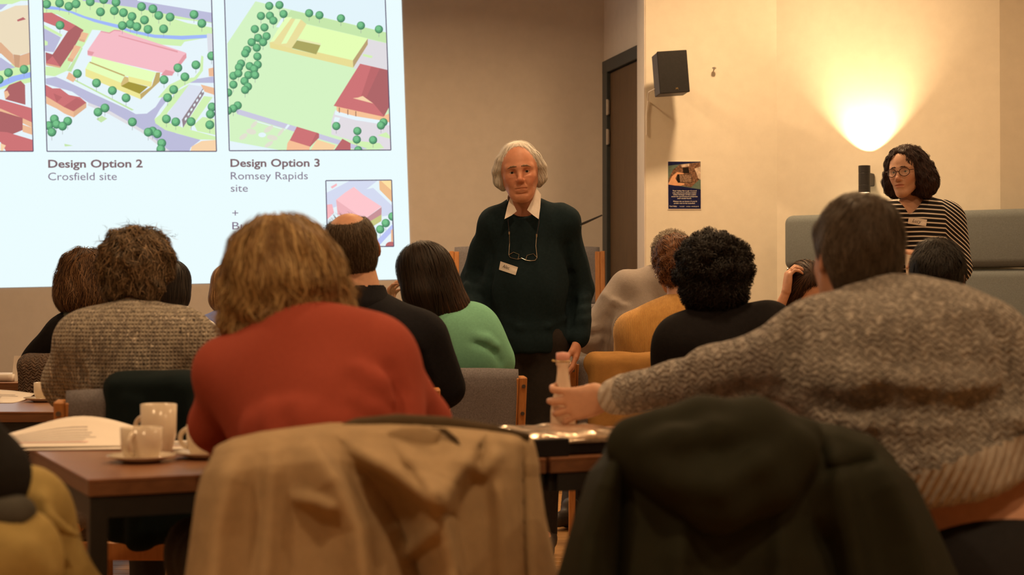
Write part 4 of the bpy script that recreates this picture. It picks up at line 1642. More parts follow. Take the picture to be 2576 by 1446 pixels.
TEALC = coat_mat('dark teal wool', (0.006, 0.013, 0.015), 0.95)
MUST = coat_mat('mustard wool coat', (0.36, 0.19, 0.06), 0.95, 0.1)
drape('coat', chair_objs[2], -0.085, 0.155, 0.866, 0.42, TEALC, 'dark teal coat hanging over the back of the chair behind the mugs', seed=4, folds=3)
drape('coat', chair_objs[5], -0.30, 0.25, 0.856, 0.36, MUST, 'mustard coat hanging over the chair of the woman in yellow', seed=5, folds=3, fold_r=0.028, th=0.04)
KN_BR = knit_mat('brown cable knit', [(0.10, 0.065, 0.045), (0.19, 0.125, 0.09)], 0.008, 0.9, 60, 2, zig=True)
drape('cardigan', chair_objs[9], -0.26, 0.25, 0.858, 0.42, KN_BR, 'brown cable knit cardigan over a chair back at the left', 'cardigan', seed=6, folds=3, th=0.045)

# beige raincoat in the left foreground
BEIGE = coat_mat('beige cotton raincoat', (0.38, 0.275, 0.16), 0.85, 0.0, 0.12)
LINING = coat_mat('dark coat lining', (0.08, 0.055, 0.03), 0.9)
rcoat = empty('raincoat', (chair_objs[0].location[0], chair_objs[0].location[1], 0.0), 'beige cotton raincoat draped over the foreground chair back', 'coat')
def cloth_sheet(name, pt, top, xl, xr, y1, folds, m, root, seed, nu=150, nv=110, wrap=0.07, bulge=0.05, fine=0.0018):
    """hanging cloth with folds: pt(px, py, depth offset) -> world; top [(px, py)], side lines xl, xr [(py, px)];
    folds [(polyline, amount towards the room, width left, width right)]"""
    tx = np.array([p[0] for p in top], float)
    ty = np.array([p[1] for p in top], float)
    rng = np.random.default_rng(seed)
    rows = [(-3, 0.13), (-2, 0.10), (-1, 0.05)] + [(v, 0) for v in np.linspace(0, 1, nv)]
    U = np.linspace(0, 1, nu)
    noise = sines(seed, 1.0, 1.0, 9)
    V = []
    for v, back in rows:
        vv = max(0.0, v)
        for u in U:
            x_top = tx[0] + (tx[-1] - tx[0]) * u
            y_top = np.interp(x_top, tx, ty)
            py = y_top + (y1 - y_top) * vv ** 1.15
            L_ = np.interp(py, [p[0] for p in xl], [p[1] for p in xl])
            R_ = np.interp(py, [p[0] for p in xr], [p[1] for p in xr])
            px = x_top * (1 - min(1, vv * 6)) + (L_ + (R_ - L_) * u) * min(1, vv * 6)
            V.append((px, py, u, v, back))
    A = np.array(V)
    px, py = A[:, 0], A[:, 1]
    h = np.zeros(len(A))
    for path, amp, wl, wr in folds:
        best = np.full(len(A), 1e9)
        sd = np.zeros(len(A))
        wt = np.zeros(len(A))
        n = len(path) - 1
        for i in range(n):
            a, b = np.array(path[i], float), np.array(path[i + 1], float)
            ab = b - a
            q = np.stack([px - a[0], py - a[1]], 1)
            t = np.clip(q @ ab / (ab @ ab), 0, 1)
            e = q - t[:, None] * ab
            d = np.hypot(e[:, 0], e[:, 1])
            side = np.sign(ab[0] * q[:, 1] - ab[1] * q[:, 0])
            better = d < best
            best = np.where(better, d, best)
            sd = np.where(better, side, sd)
            wt = np.where(better, (i + t) / n, wt)
        w = np.where(sd > 0, wl, wr)
        h += amp * np.exp(-np.abs(best / w) ** 1.5) * np.minimum(1, 0.35 + wt * 2.2)
    h += fine * noise(np.stack([px / 28, py / 55, px * 0], 1).astype(np.float32)) + fine * 1.5 * noise(np.stack([px / 70 + 4, py / 120, px * 0], 1).astype(np.float32))
    vpos = np.maximum(A[:, 3], 0)
    h *= np.minimum(1, vpos * 7 + 0.15)
    u = A[:, 2]
    edge = np.maximum(0, 1 - u / 0.07) ** 2 + np.maximum(0, 1 - (1 - u) / 0.07) ** 2
    rnd = np.maximum(0, 1 - vpos / 0.07) ** 2
    off = -bulge * np.sin(np.pi * np.clip(u, 0, 1)) ** 0.6 * np.minimum(1, vpos * 5) - h - 0.05 * vpos + wrap * edge + 0.035 * rnd + A[:, 4]
    Wd = np.array([pt(x, y + (22 if v <= -2 else 0) + (60 if v <= -3 else 0) - (3 if v == -1 else 0), o) for x, y, o, v in zip(px, py, off, A[:, 3])])
    F = []
    for j in range(len(rows) - 1):
        for i in range(nu - 1):
            a = j * nu + i
            F.append((a, a + 1, a + nu + 1, a + nu))
    o = arr_obj(name, Wd, F, m, root)
    md = o.modifiers.new('thickness', 'SOLIDIFY')
    md.thickness = 0.006
    md.offset = -1
    return o


def D_(px):
    return 2.70 + (px - 940) / 1465.0 * 0.40


def Q(px, py, dd=0.0):
    return P(px, py, D_(px) + dd)


cloth_sheet('coat_body', Q, [(545, 1132), (590, 1112), (660, 1096), (740, 1085), (830, 1074), (980, 1072), (1130, 1080), (1240, 1092), (1335, 1106)],
            [(1120, 545), (1160, 524), (1250, 502), (1446, 476), (1600, 460)], [(1100, 1350), (1200, 1350), (1300, 1365), (1446, 1398), (1600, 1425)], 1620, [
    ([(610, 1130), (575, 1210), (545, 1340), (530, 1620)], 0.05, 45, 50),
    ([(688, 1100), (682, 1250), (655, 1620)], 0.03, 24, 34),
    ([(780, 1105), (850, 1215), (905, 1330), (940, 1620)], 0.075, 70, 16),
    ([(745, 1250), (800, 1262), (830, 1275)], 0.022, 14, 18),
    ([(890, 1130), (1000, 1195), (1095, 1264)], 0.06, 14, 30),
    ([(1000, 1125), (1050, 1180), (1092, 1240)], 0.03, 14, 20),
    ([(1190, 1140), (1135, 1215), (1108, 1290), (1128, 1370), (1180, 1620)], 0.10, 110, 15),
    ([(930, 1190), (1010, 1320), (1060, 1450), (1080, 1620)], -0.09, 50, 60),
    ([(1150, 1160), (1215, 1185), (1245, 1150)], 0.022, 18, 18),
    ([(1245, 1130), (1262, 1300), (1275, 1620)], 0.03, 26, 30),
    ([(1311, 1105), (1316, 1300), (1328, 1620)], -0.055, 7, 7),
    ([(1020, 1400), (1090, 1340)], 0.02, 14, 20),
], BEIGE, rcoat, 77)
bm = bmesh.new()
tube(bm, [tuple(Q(x, y, z)) for x, y, z in ((820, 1092, 0.03), (900, 1070, 0.035), (1000, 1064, 0.04), (1120, 1070, 0.045), (1240, 1086, 0.045), (1330, 1100, 0.04))], [0.008, 0.014, 0.017, 0.017, 0.014, 0.008], 10)
bm_obj('collar', bm, LINING, rcoat, smooth=True)
S = Sdf()
S.chain([Q(990, 1098, -0.034), Q(1050, 1112, -0.045), Q(1100, 1090, -0.032)], [0.012, 0.019, 0.008], 0.02, flat=((0, 1, 0), 0.4))
sdf_obj('storm_flap', S, BEIGE, rcoat, 0.005)
bm = bmesh.new()
tube(bm, [tuple(Q(x, y, z)) for x, y, z in ((1085, 1078, -0.02), (1120, 1084, -0.035), (1145, 1105, -0.05), (1160, 1135, -0.062), (1168, 1158, -0.07))], [0.003, 0.005, 0.005, 0.005, 0.003], 8)
bm_obj('dark_piping', bm, LINING, rcoat, smooth=True)

# dark green parka in the right foreground
OLIVE = coat_mat('dark olive parka cloth', (0.017, 0.018, 0.010), 0.8, 0.0, 0.12)
parka = empty('parka', (chair_objs[1].location[0], chair_objs[1].location[1], 0.0), 'dark olive green hooded parka draped over the foreground chair back', 'coat')


def W(px, py, dd=0.0):
    return P(px, py, 2.58 + (px - 1900) / 1500.0 * 0.14 + dd)


cloth_sheet('coat_body', W, [(1528, 1128), (1560, 1104), (1640, 1072), (1740, 1050), (1870, 1052), (2000, 1062), (2110, 1080), (2190, 1106), (2240, 1150)],
            [(1110, 1530), (1180, 1492), (1300, 1452), (1446, 1410), (1600, 1380)], [(1110, 2215), (1150, 2262), (1290, 2330), (1446, 2400), (1600, 2455)], 1620, [
    ([(1560, 1130), (1515, 1230), (1480, 1350), (1455, 1620)], 0.055, 36, 36),
    ([(1560, 1180), (1560, 1300), (1545, 1620)], -0.04, 14, 22),
    ([(2205, 1130), (2250, 1230), (2300, 1360), (2360, 1620)], 0.05, 60, 45),
    ([(2090, 1120), (2125, 1260), (2190, 1620)], 0.03, 40, 24),
    ([(2060, 1110), (2080, 1180), (2190, 1160)], -0.02, 20, 20),
    ([(2040, 1300), (2090, 1400), (2150, 1620)], -0.04, 30, 50),
    ([(1960, 1310), (1965, 1620)], 0.025, 30, 40),
    ([(1720, 1310), (1690, 1620)], 0.03, 40, 30),
], OLIVE, parka, 78, wrap=0.08)
S = Sdf()
S.ell(W(1800, 1140, -0.055), (0.165, 0.045, 0.075), None, 0.05)
S.chain([W(1570, 1120, -0.035), W(1680, 1190, -0.07), W(1800, 1255, -0.085), W(1930, 1215, -0.075), W(2025, 1100, -0.04)], [0.018, 0.035, 0.045, 0.036, 0.016], 0.05)
S.chain([W(1590, 1085, -0.02), W(1760, 1060, -0.03), W(1900, 1060, -0.03), W(2030, 1078, -0.02)], [0.018, 0.03, 0.03, 0.016], 0.04)
S.chain([W(1620, 1120, -0.075), W(1700, 1100, -0.095), W(1800, 1085, -0.09), W(1900, 1080, -0.075)], [0.006, 0.012, 0.012, 0.006], 0.03)
S.chain([W(1700, 1215, -0.115), W(1800, 1225, -0.135), W(1900, 1170, -0.12), W(1990, 1110, -0.075)], [0.005, 0.010, 0.010, 0.005], 0.03)
S.disp = sines(79, 40.0, 0.0025, 7)
V, F = S.mesh(0.008)
arr_obj('hood', V, F, OLIVE, parka)


# ================================================================== PEOPLE
def v3(*a):
    return np.array(a, dtype=float)


def lerp(a, b, t):
    return np.asarray(a) * (1 - t) + np.asarray(b) * t


def seated(x, y, rz=0.0, lean=0.3, tall=1.0, z=0.0):
    """joint positions of a person on a chair, facing +y turned by rz"""
    c, s = math.cos(rz), math.sin(rz)

    def L(a, b, h):
        return v3(x + a * c - b * s, y + a * s + b * c, z + h)
    k = tall
    J = dict(pel=L(0, 0, 0.54), nb=L(0, 0.02 + 0.42 * lean, 0.54 + 0.53 * k - 0.1 * lean), hd=L(0, 0.07 + 0.50 * lean, 0.54 + 0.685 * k - 0.1 * lean))
    for n, sg in (('L', -1), ('R', 1)):
        J['sh' + n] = L(sg * 0.185, 0.03 + 0.36 * lean, 0.54 + 0.455 * k - 0.09 * lean)
        J['el' + n] = L(sg * 0.25, 0.16 + 0.30 * lean, 0.54 + 0.21 * k)
        J['wr' + n] = L(sg * 0.14, 0.36 + 0.2 * lean, 0.735)
        J['hip' + n] = L(sg * 0.095, 0.03, 0.525)
        J['kn' + n] = L(sg * 0.13, 0.43, 0.525)
        J['an' + n] = L(sg * 0.13, 0.42, 0.085)
        J['toe' + n] = L(sg * 0.14, 0.57, 0.04)
    J['fwd'] = v3(-s, c, 0)
    J['hf'] = v3(-s, c, 0.0)
    J['hu'] = v3(0, 0, 1)
    J['base'] = v3(x, y, z)
    J['hk'] = 1.0
    return J


def body_frame(J):
    up = nrm(J['nb'] - J['pel'])
    rt = J['shR'] - J['shL']
    f = nrm(np.cross(up, rt))
    if np.dot(f, J['fwd']) < 0:
        f = -f
    return Frame(J['pel'], f, up)


def torso(S, J, i, w=1.0, k=0.07, low=True, d=1.0):
    B = body_frame(J)
    R = B.R
    H = np.linalg.norm(J['nb'] - J['pel'])
    S.ell(B(0, 0.005, 0.66 * H), (0.155 * w + i, 0.105 * d + i, 0.36 * H + i), R, k)
    S.ell(B(0, 0.01, 0.34 * H), (0.148 * w + i, 0.108 * d + i, 0.32 * H + i), R, k)
    if low:
        S.ell(B(0, 0.0, 0.0), (0.165 * w + i, 0.125 * d + i, 0.13 + i), R, k)
    S.cone(J['shL'], J['shR'], 0.06 + i, 0.06 + i, k)
    nb = J['nb'] - B.vec((0, 0, 0.03))
    S.cone(nb, J['shL'], 0.052 + i, 0.052 + i, 0.05)
    S.cone(nb, J['shR'], 0.052 + i, 0.052 + i, 0.05)
    return B


def arm(S, J, n, i, part=1.0, k=0.022, th=1.0):
    S.cone(J['sh' + n], J['el' + n], 0.056 * th + i, 0.044 * th + i, k)
    if part > 0.5:
        S.cone(J['el' + n], lerp(J['el' + n], J['wr' + n], part), 0.043 * th + i, 0.031 * th + i, k)


def legs(S, J, i, k=0.05):
    for n in 'LR':
        S.cone(J['hip' + n], J['kn' + n], 0.085 + i, 0.062 + i, k)
        S.cone(J['kn' + n], J['an' + n], 0.056 + i, 0.04 + i, k)


def hand(S, wr, d, n, side, curl=(0.5, 0.5, 0.5), spread=0.15, size=1.0, thumb=(0.5, 0.75, 0.35), tcurl=0.5, out=None):
    """palm and five fingers; d wrist->knuckles, n out of the palm, side +1/-1 picks the thumb's side"""
    d = nrm(d)
    n = nrm(np.asarray(n) - d * np.dot(n, d))
    t = np.cross(d, n) * side
    z = size
    kn = []
    for i in range(4):
        kn.append(wr + d * (0.088, 0.091, 0.087, 0.079)[i] * z + t * (0.030, 0.0105, -0.009, -0.027)[i] * z)
        S.cone(wr + t * (0.012, 0.004, -0.004, -0.012)[i] * z + d * 0.01, kn[i], 0.0135 * z, 0.0108 * z, 0.014)
    S.ell(wr + d * 0.05 * z + n * 0.002, v3(0.036, 0.045, 0.014) * z, np.stack([t, d, n], 1), 0.015)
    seg = [(0.043, 0.026, 0.021), (0.047, 0.029, 0.022), (0.043, 0.027, 0.021), (0.034, 0.021, 0.019)]
    rr = [(0.0098, 0.0088, 0.0078, 0.0066), (0.01, 0.009, 0.008, 0.0068), (0.0096, 0.0086, 0.0076, 0.0064), (0.0086, 0.0076, 0.0068, 0.0058)]
    tips = []
    for i in range(4):
        cv = curl[i] if isinstance(curl[0], (list, tuple)) else curl
        a = 0.0
        p = kn[i]
        sp = (1.5 - i) * spread
        for j in range(3):
            a += cv[j]
            dd = nrm(d * math.cos(a) + n * math.sin(a) + t * sp * (0.6 if j == 0 else 0.5))
            q = p + dd * seg[i][j] * z
            S.cone(p, q, rr[i][j] * z, rr[i][j + 1] * z, 0.004)
            p = q
        tips.append(p)
    p = wr + d * 0.028 * z + t * 0.024 * z + n * 0.006 * z
    dd = nrm(d * thumb[0] + t * thumb[1] + n * thumb[2])
    for j, (L, r0, r1) in enumerate(((0.044, 0.0155, 0.0115), (0.032, 0.0112, 0.0098), (0.027, 0.0096, 0.007))):
        q = p + dd * L * z
        S.cone(p, q, r0 * z, r1 * z, 0.012 if j == 0 else 0.005)
        p = q
        dd = nrm(dd + d * 0.35 * tcurl + n * 0.45 * tcurl - t * 0.35 * tcurl)
    if out is not None:
        out.extend(tips)
    return wr + d * 0.07 * z


def head(S, F, age=0.0, fem=0.0, open_mouth=0.0):
    """skull, face and ears in the head frame F"""
    R = F.R
    k = F.k

    def E(c, r, kk, mode='u', rot=None):
        S.ell(F(*c), np.asarray(r) * k, R if rot is None else R @ rot, kk * k, mode)

    def C(a, b, ra, rb, kk, mode='u'):
        S.cone(F(*a), F(*b), ra * k, rb * k, kk * k, mode)
    E((0, -0.012, 0.038), (0.077, 0.096, 0.086), 0.02)
    E((0, 0.022, -0.012), (0.065, 0.068, 0.085), 0.05)                # upper face
    E((0, 0.04, -0.07), (0.044 - 0.004 * fem, 0.046, 0.046), 0.045)    # muzzle
    E((0, 0.074, -0.108), (0.021 - 0.004 * fem, 0.016, 0.015), 0.03)   # chin
    for s in (-1, 1):
        C((s * 0.055, -0.004, -0.045), (s * 0.018, 0.066, -0.108), 0.011, 0.010, 0.035)   # jaw line
        E((s * 0.041, 0.058, -0.022), (0.021, 0.022, 0.018), 0.025)                         # cheek bone
        E((s * 0.03, 0.072, -0.045), (0.016, 0.016, 0.018), 0.025)
        C((s * 0.010, 0.086, 0.018), (s * 0.046, 0.070, 0.018), 0.010 - 0.003 * fem, 0.009, 0.018)   # brow
        E((s * 0.0315, 0.092, -0.001), (0.0175, 0.0175, 0.0115), 0.012, 's')                # socket
        E((s * 0.0315, 0.0695, -0.0005), (0.0152, 0.0148, 0.0140), 0.007)                   # lids
        E((s * 0.0320, 0.0865, -0.0015), (0.0142, 0.0135, 0.0046 + 0.0008 * fem), 0.0022, 's')   # eye opening
        E((s * 0.0120, 0.098, -0.041), (0.0080, 0.0095, 0.0072), 0.007)                     # nostril wing
        E((s * 0.0065, 0.1045, -0.0485), (0.0030, 0.0045, 0.0028), 0.003, 's')
        ear = np.array(Matrix.Rotation(s * 0.35, 3, 'Z'))
        E((s * 0.081, -0.018, -0.008), (0.0085, 0.021, 0.033), 0.008, 'u', ear)
        E((s * 0.089, -0.012, -0.004), (0.006, 0.011, 0.019), 0.006, 's', ear)
        if age > 0:
            C((s * 0.0195, 0.0985, -0.042), (s * 0.030, 0.086, -0.078), 0.0018, 0.0022, 0.009, 's')
            C((s * 0.0175, 0.0905, -0.0155), (s * 0.045, 0.0765, -0.0165), 0.0014, 0.0014, 0.006, 's')
            E((s * 0.032, 0.084, -0.0215), (0.0125, 0.006, 0.005), 0.008)                   # bags
            E((s * 0.032, 0.058, -0.09), (0.011, 0.014, 0.014), 0.03)                      # jowl
    if age > 0:
        C((-0.02, 0.0895, -0.0915), (0.02, 0.0895, -0.0915), 0.002, 0.002, 0.012, 's')
    C((0, 0.086, 0.012), (0, 0.1115, -0.032), 0.0075, 0.0098, 0.014)
    E((0, 0.1115, -0.0365), (0.0105, 0.0105, 0.0095), 0.008)
    # mouth
    E((0, 0.084, -0.068), (0.025, 0.014, 0.018), 0.018)
    C((-0.022, 0.0885, -0.0690), (-0.004, 0.0985, -0.0645), 0.0026, 0.0042, 0.006)
    C((0.022, 0.0885, -0.0690), (0.004, 0.0985, -0.0645), 0.0026, 0.0042, 0.006)
    C((-0.014, 0.0925 - 0.002 * age, -0.0770), (0.014, 0.0925 - 0.002 * age, -0.0770), 0.0046 - 0.0008 * age, 0.0046 - 0.0008 * age, 0.007)
    for s in (-1, 1):
        C((s * 0.025, 0.0915, -0.0712), (0.0, 0.1032, -0.0706 - 0.0015 * open_mouth), 0.0017, 0.0019 + 0.0040 * open_mouth, 0.003, 's')


def skin_tint(F, base, age=0.0):
    base = np.asarray(base, np.float32)

    def f(V):
        q = F.local(V)
        c = np.tile(base, (len(V), 1))
        red = base * np.array([1.0, 0.68, 0.62], np.float32)

        def g(cx, cy, cz, r):
            return np.exp(-(((q - np.array([cx, cy, cz])) / r) ** 2).sum(-1))[:, None]
        w = 0.8 * (g(0.04, 0.07, -0.035, 0.022) + g(-0.04, 0.07, -0.035, 0.022)) + 0.7 * g(0, 0.112, -0.036, 0.016)
        w = w + 0.5 * (g(0.085, -0.018, -0.008, 0.03) + g(-0.085, -0.018, -0.008, 0.03))
        c = c * (1 - np.clip(w, 0, 1)) + red * np.clip(w, 0, 1)
        lip = np.array([0.8, 0.42, 0.42], np.float32) * base
        m = (((q[:, 0] / 0.024) ** 2 + ((q[:, 2] + 0.0715) / (0.0105)) ** 2) < 1) & (q[:, 1] > 0.078)
        c[m] = c[m] * (0.35 + 0.45 * age) + lip * (0.65 - 0.45 * age)
        return c
    return f


def brows(parent, S, F, r0, col):
    for s in (-1, 1):
        pts = np.array([F(s * 0.011, 0.0985, 0.0225), F(s * 0.021, 0.097, 0.0242), F(s * 0.033, 0.092, 0.0238), F(s * 0.047, 0.080, 0.0175)], np.float32)
        for _ in range(3):
            pts = pts - S.grad(pts, 0.003) * S.at(pts)[:, None]
        S3 = Sdf()
        S3.chain(list(pts), [r0 * 0.7, r0, r0 * 0.9, r0 * 0.45], 0.004)
        sdf_obj('eyebrow', S3, attr_mat('brow', 0.7, 0.2), parent, 0.0018, cols=col)


EYE_W, EYE_I = (0.62, 0.57, 0.5), (0.05, 0.04, 0.03)


def eyes(parent, F, look=(0, 1, 0), iris=(0.06, 0.05, 0.04)):
    lk = nrm(F.vec(nrm(look)))
    for s in (-1, 1):
        c = F(s * 0.0315, 0.0700, -0.0005)
        r = 0.0127 * F.k
        u = np.linspace(0, math.pi, 17)
        w = np.linspace(0, 2 * math.pi, 24, endpoint=False)
        V = np.array([[math.sin(a) * math.cos(b), math.sin(a) * math.sin(b), math.cos(a)] for a in u for b in w])
        Fc = [(i * 24 + j, (i + 1) * 24 + j, (i + 1) * 24 + (j + 1) % 24, i * 24 + (j + 1) % 24) for i in range(16) for j in range(24)]
        x = nrm(np.cross(lk, (0, 0, 1)))
        y = np.cross(x, lk)
        W3 = V[:, :1] * x + V[:, 1:2] * y + V[:, 2:] * lk
        col = np.tile(np.array(EYE_W), (len(V), 1))
        col[V[:, 2] > 0.86] = iris
        col[V[:, 2] > 0.965] = (0.006, 0.006, 0.006)
        arr_obj('eye', W3 * r + c, Fc, attr_mat('eye', 0.12, 0.5, 0.02, 50, 0), parent, cols=col)


def person(J, label, skin=(0.56, 0.34, 0.235), hand_l=None, hand_r=None, step=0.016, hstep=0.0085, age=0.0, fem=0.0, open_mouth=0.0, face=False, w=1.0, arms=(1, 1), name='person', no_legs=False, neck=1.0, shrink=-0.016):
    """root and skin; clothes and hair are added by the caller"""
    root = empty(name, tuple(J['base']), label, 'person')
    F = Frame(J['hd'], J['hf'], J['hu'], J['hk'])
    J['F'] = F
    S = Sdf()
    head(S, F, age, fem, open_mouth)
    S.cone(F(0, -0.026, -0.05), J['nb'] + nrm(J['nb'] - J['hd']) * 0.02, 0.053 * neck * F.k, 0.060 * neck * F.k, 0.025)
    torso(S, J, shrink, w)
    fine = [(F(0, 0, -0.02), np.array([0.125] * 3) * F.k, hstep)]
    for n, h in (('L', hand_l), ('R', hand_r)):
        arm(S, J, n, -0.012)
        if h is not None:
            h = dict(h)
            c = hand(S, J['wr' + n], h.pop('d'), h.pop('n'), h.pop('side'), **h)
            fine.append((c, (0.1, 0.1, 0.1), 0.007 if not face else 0.006))
        else:
            B = nrm(J['wr' + n] - J['el' + n])
            c = hand(S, J['wr' + n], B, (0, 0, -1), -1 if n == 'R' else 1, (0.25, 0.3, 0.2))
            fine.append((c, (0.09, 0.09, 0.09), 0.011))
    if not no_legs:
        legs(S, J, -0.016)
        for n in 'LR':
            S.cone(J['an' + n], J['toe' + n], 0.035, 0.028, 0.03)
    J['S'] = S
    sdf_obj('body', S, SKIN_MAT(), root, step, fine, skin_tint(F, skin, age))
    if face:
        eyes(root, F)
    return root


def cloth_obj(name, S, m, root, step=0.010, fine=(), label=None, fold=None):
    if fold is not None:
        S.disp = fold
    o = sdf_obj(name, S, m, root, step, fine)
    if label:
        o['label'] = label
    return o


def top(J, root, m, name='jumper', i=0.012, w=1.0, sleeves=1.0, step=0.010, seed=1, amp=0.004, fs=22.0, extra=None, neck_cut=None, label=None, low=True, th=1.0, fine=(), d=1.0):
    S = Sdf()
    B = torso(S, J, i, w, low=low, d=d)
    for n in 'LR':
        arm(S, J, n, i, sleeves, th=th)
    if extra:
        extra(S, J, B)
    S.disp = sines(seed, fs, amp, 7, (1, 1, 0.8))
    if neck_cut is not None:
        c, r = neck_cut
        S.ell(c, r, None, 0.008, 's')
    return cloth_obj(name, S, m, root, step, fine, label)


def trousers(J, root, m, i=0.012, seed=3, step=0.017, shoe=None):
    S = Sdf()
    B = body_frame(J)
    S.ell(J['pel'], (0.168 + i, 0.13 + i, 0.12 + i), B.R, 0.06)
    legs(S, J, i)
    S.disp = sines(seed, 24, 0.004, 6)
    cloth_obj('trousers', S, m, root, step)
    S = Sdf()
    for n in 'LR':
        S = Sdf()
        S.cone(J['an' + n] + v3(0, 0, -0.02), J['toe' + n], 0.043, 0.036, 0.02)
        S.cone(J['an' + n] + v3(0, 0, 0.03), J['an' + n] + v3(0, 0, -0.03), 0.045, 0.046, 0.03)
        S.plane((0, 0, J['base'][2] + 0.004), (0, 0, -1))
        cloth_obj('shoe', S, shoe or SHOE, root, 0.009)


SHOE = mat('dark shoe leather', (0.045, 0.035, 0.03), 0.5, 0.1, 40, 0.1)
TROUS = mat('dark trousers', (0.03, 0.026, 0.026), 0.9, 0.15, 60, 0.2)


# ------------------------------------------------------------------ hair flows
def flow_down(F, crown=(0, -0.03, 0.12), a=1.0, down=0.6, back=0.0, side=0.0, wdown=False):
    cr = np.array(crown)

    def f(Pw):
        q = F.local(Pw)
        d = q - cr
        d = d / (np.linalg.norm(d, axis=-1, keepdims=True) + 1e-6) * a
        d = d + np.array([side, -back, -down])
        return (d @ F.R.T).astype(np.float32)
    return f


def loc(F, test):
    return lambda Pw: test(F.local(Pw))


def cap_volume(F, th=0.012, low=-0.03, front=0.03, nape=-0.08, rx=0.0, face_cut=True, hairline=0.07):
    """short hair hugging the skull"""
    S = Sdf()
    k = F.k
    S.ell(F(0, -0.014, 0.042), v3(0.078 + th + rx, 0.097 + th, 0.086 + th) * k, F.R, 0.03)
    S.ell(F(0, -0.045, -0.015), v3(0.066 + th + rx, 0.062 + th, 0.075 + th) * k, F.R, 0.03)
    # face, below the ears and the neck stay free
    S.rbox(F(0, 0.14, -0.04), v3(0.2, 0.1, hairline + 0.04) * k, F.R, 0.04 * k, 0.03, 's')
    S.rbox(F(0, 0.06, -0.15), v3(0.2, 0.085, 0.13) * k, F.R, 0.03 * k, 0.03, 's')
    S.rbox(F(0, 0, nape - 0.1), v3(0.3, 0.3, 0.1) * k, F.R, 0.02 * k, 0.02, 's')
    return S


def alb(rgb, e=0.5):
    l = lin(rgb)
    return tuple(min(0.92, a / (e * b)) for a, b in zip(l, (1.0, 0.66, 0.37)))


def ray_hit(S, px, py, d0, d1, off=0.0, n=120):
    """depth where the ray of a pixel meets a volume, minus off"""
    ds = np.linspace(d0, d1, n)
    Q_ = np.array([P(px, py, d) for d in ds], np.float32)
    v = S.at(Q_)
    i = np.argmax(v < 0)
    d = ds[i] if v[i] < 0 else d1
    return P(px, py, d - off)


def ridges(S, d0, d1, *lines):
    """folds laid on the surface of a volume: (r, 'u' ridge or 's' groove, [(px, py), ...])"""
    done = []
    for r, mode, pts in lines:
        q = [ray_hit(S, x, y, d0, d1, -r * 0.35 if mode == 'u' else r * 0.35) for x, y in pts]
        done.append((r, mode, q))
    for r, mode, q in done:
        n = len(q)
        rs = [r * (0.45 + 0.55 * math.sin(math.pi * (i + 0.5) / n)) for i in range(n)]
        S.chain(q, rs, r * 2.2, mode)


def plate(name, pts, m, root, th=0.0012, label=None):
    """thin sheet through 3-D corner points"""
    bm = bmesh.new()
    vs = [bm.verts.new(tuple(p)) for p in pts]
    f = bm.faces.new(vs)
    r = bmesh.ops.extrude_face_region(bm, geom=[f])
    nv = [e for e in r['geom'] if isinstance(e, bmesh.types.BMVert)]
    bmesh.ops.translate(bm, verts=nv, vec=(0, -th, 0))
    o = bm_obj(name, bm, m, root)
    if label:
        o['label'] = label
    return o


STICKER = mat('white sticker', (0.82, 0.76, 0.72), 0.6, 0.02, 20, 0.02)
INK = mat('pen ink', (0.05, 0.04, 0.05), 0.6, 0.1, 50, 0)


def name_tag(root, S, corners, text, d0, d1, tx0, tx1, ty0, ty1, base):
    """paper sticker following a chest, with its handwritten name"""
    g = 6
    c = [np.array(q, float) for q in corners]
    V = []
    for off in (0.004, 0.0055):
        for i in range(g + 1):
            for j in range(g + 1):
                u, v = i / g, j / g
                q = (c[0] * (1 - u) + c[1] * u) * (1 - v) + (c[3] * (1 - u) + c[2] * u) * v
                V.append(ray_hit(S, q[0], q[1], d0, d1, off))
    n1 = (g + 1) ** 2
    Fc = []
    for i in range(g):
        for j in range(g):
            a = i * (g + 1) + j
            Fc.append((a, a + 1, a + g + 2, a + g + 1))
            Fc.append((n1 + a, n1 + a + g + 1, n1 + a + g + 2, n1 + a + 1))
    o = arr_obj('name_sticker', V, Fc, STICKER, root)
    q0 = c[0] * (1 - tx0) + c[1] * tx0
    q0 = q0 * (1 - base) + (c[3] * (1 - tx0) + c[2] * tx0) * base
    q1 = c[0] * (1 - tx1) + c[1] * tx1
    q1 = q1 * (1 - base) + (c[3] * (1 - tx1) + c[2] * tx1) * base
    A, B = ray_hit(S, q0[0], q0[1], d0, d1, 0.011), ray_hit(S, q1[0], q1[1], d0, d1, 0.011)
    U = nrm(B - A)
    upv = nrm(P(c[0][0], c[0][1], A[1]) - P(c[3][0], c[3][1], A[1]))
    text_mesh('handwriting', text, INK, o, 0, 0, float(np.linalg.norm(B - A)), None, 0, bold=0.0, frame=(A, U, upv + U * 0.25))
    return o


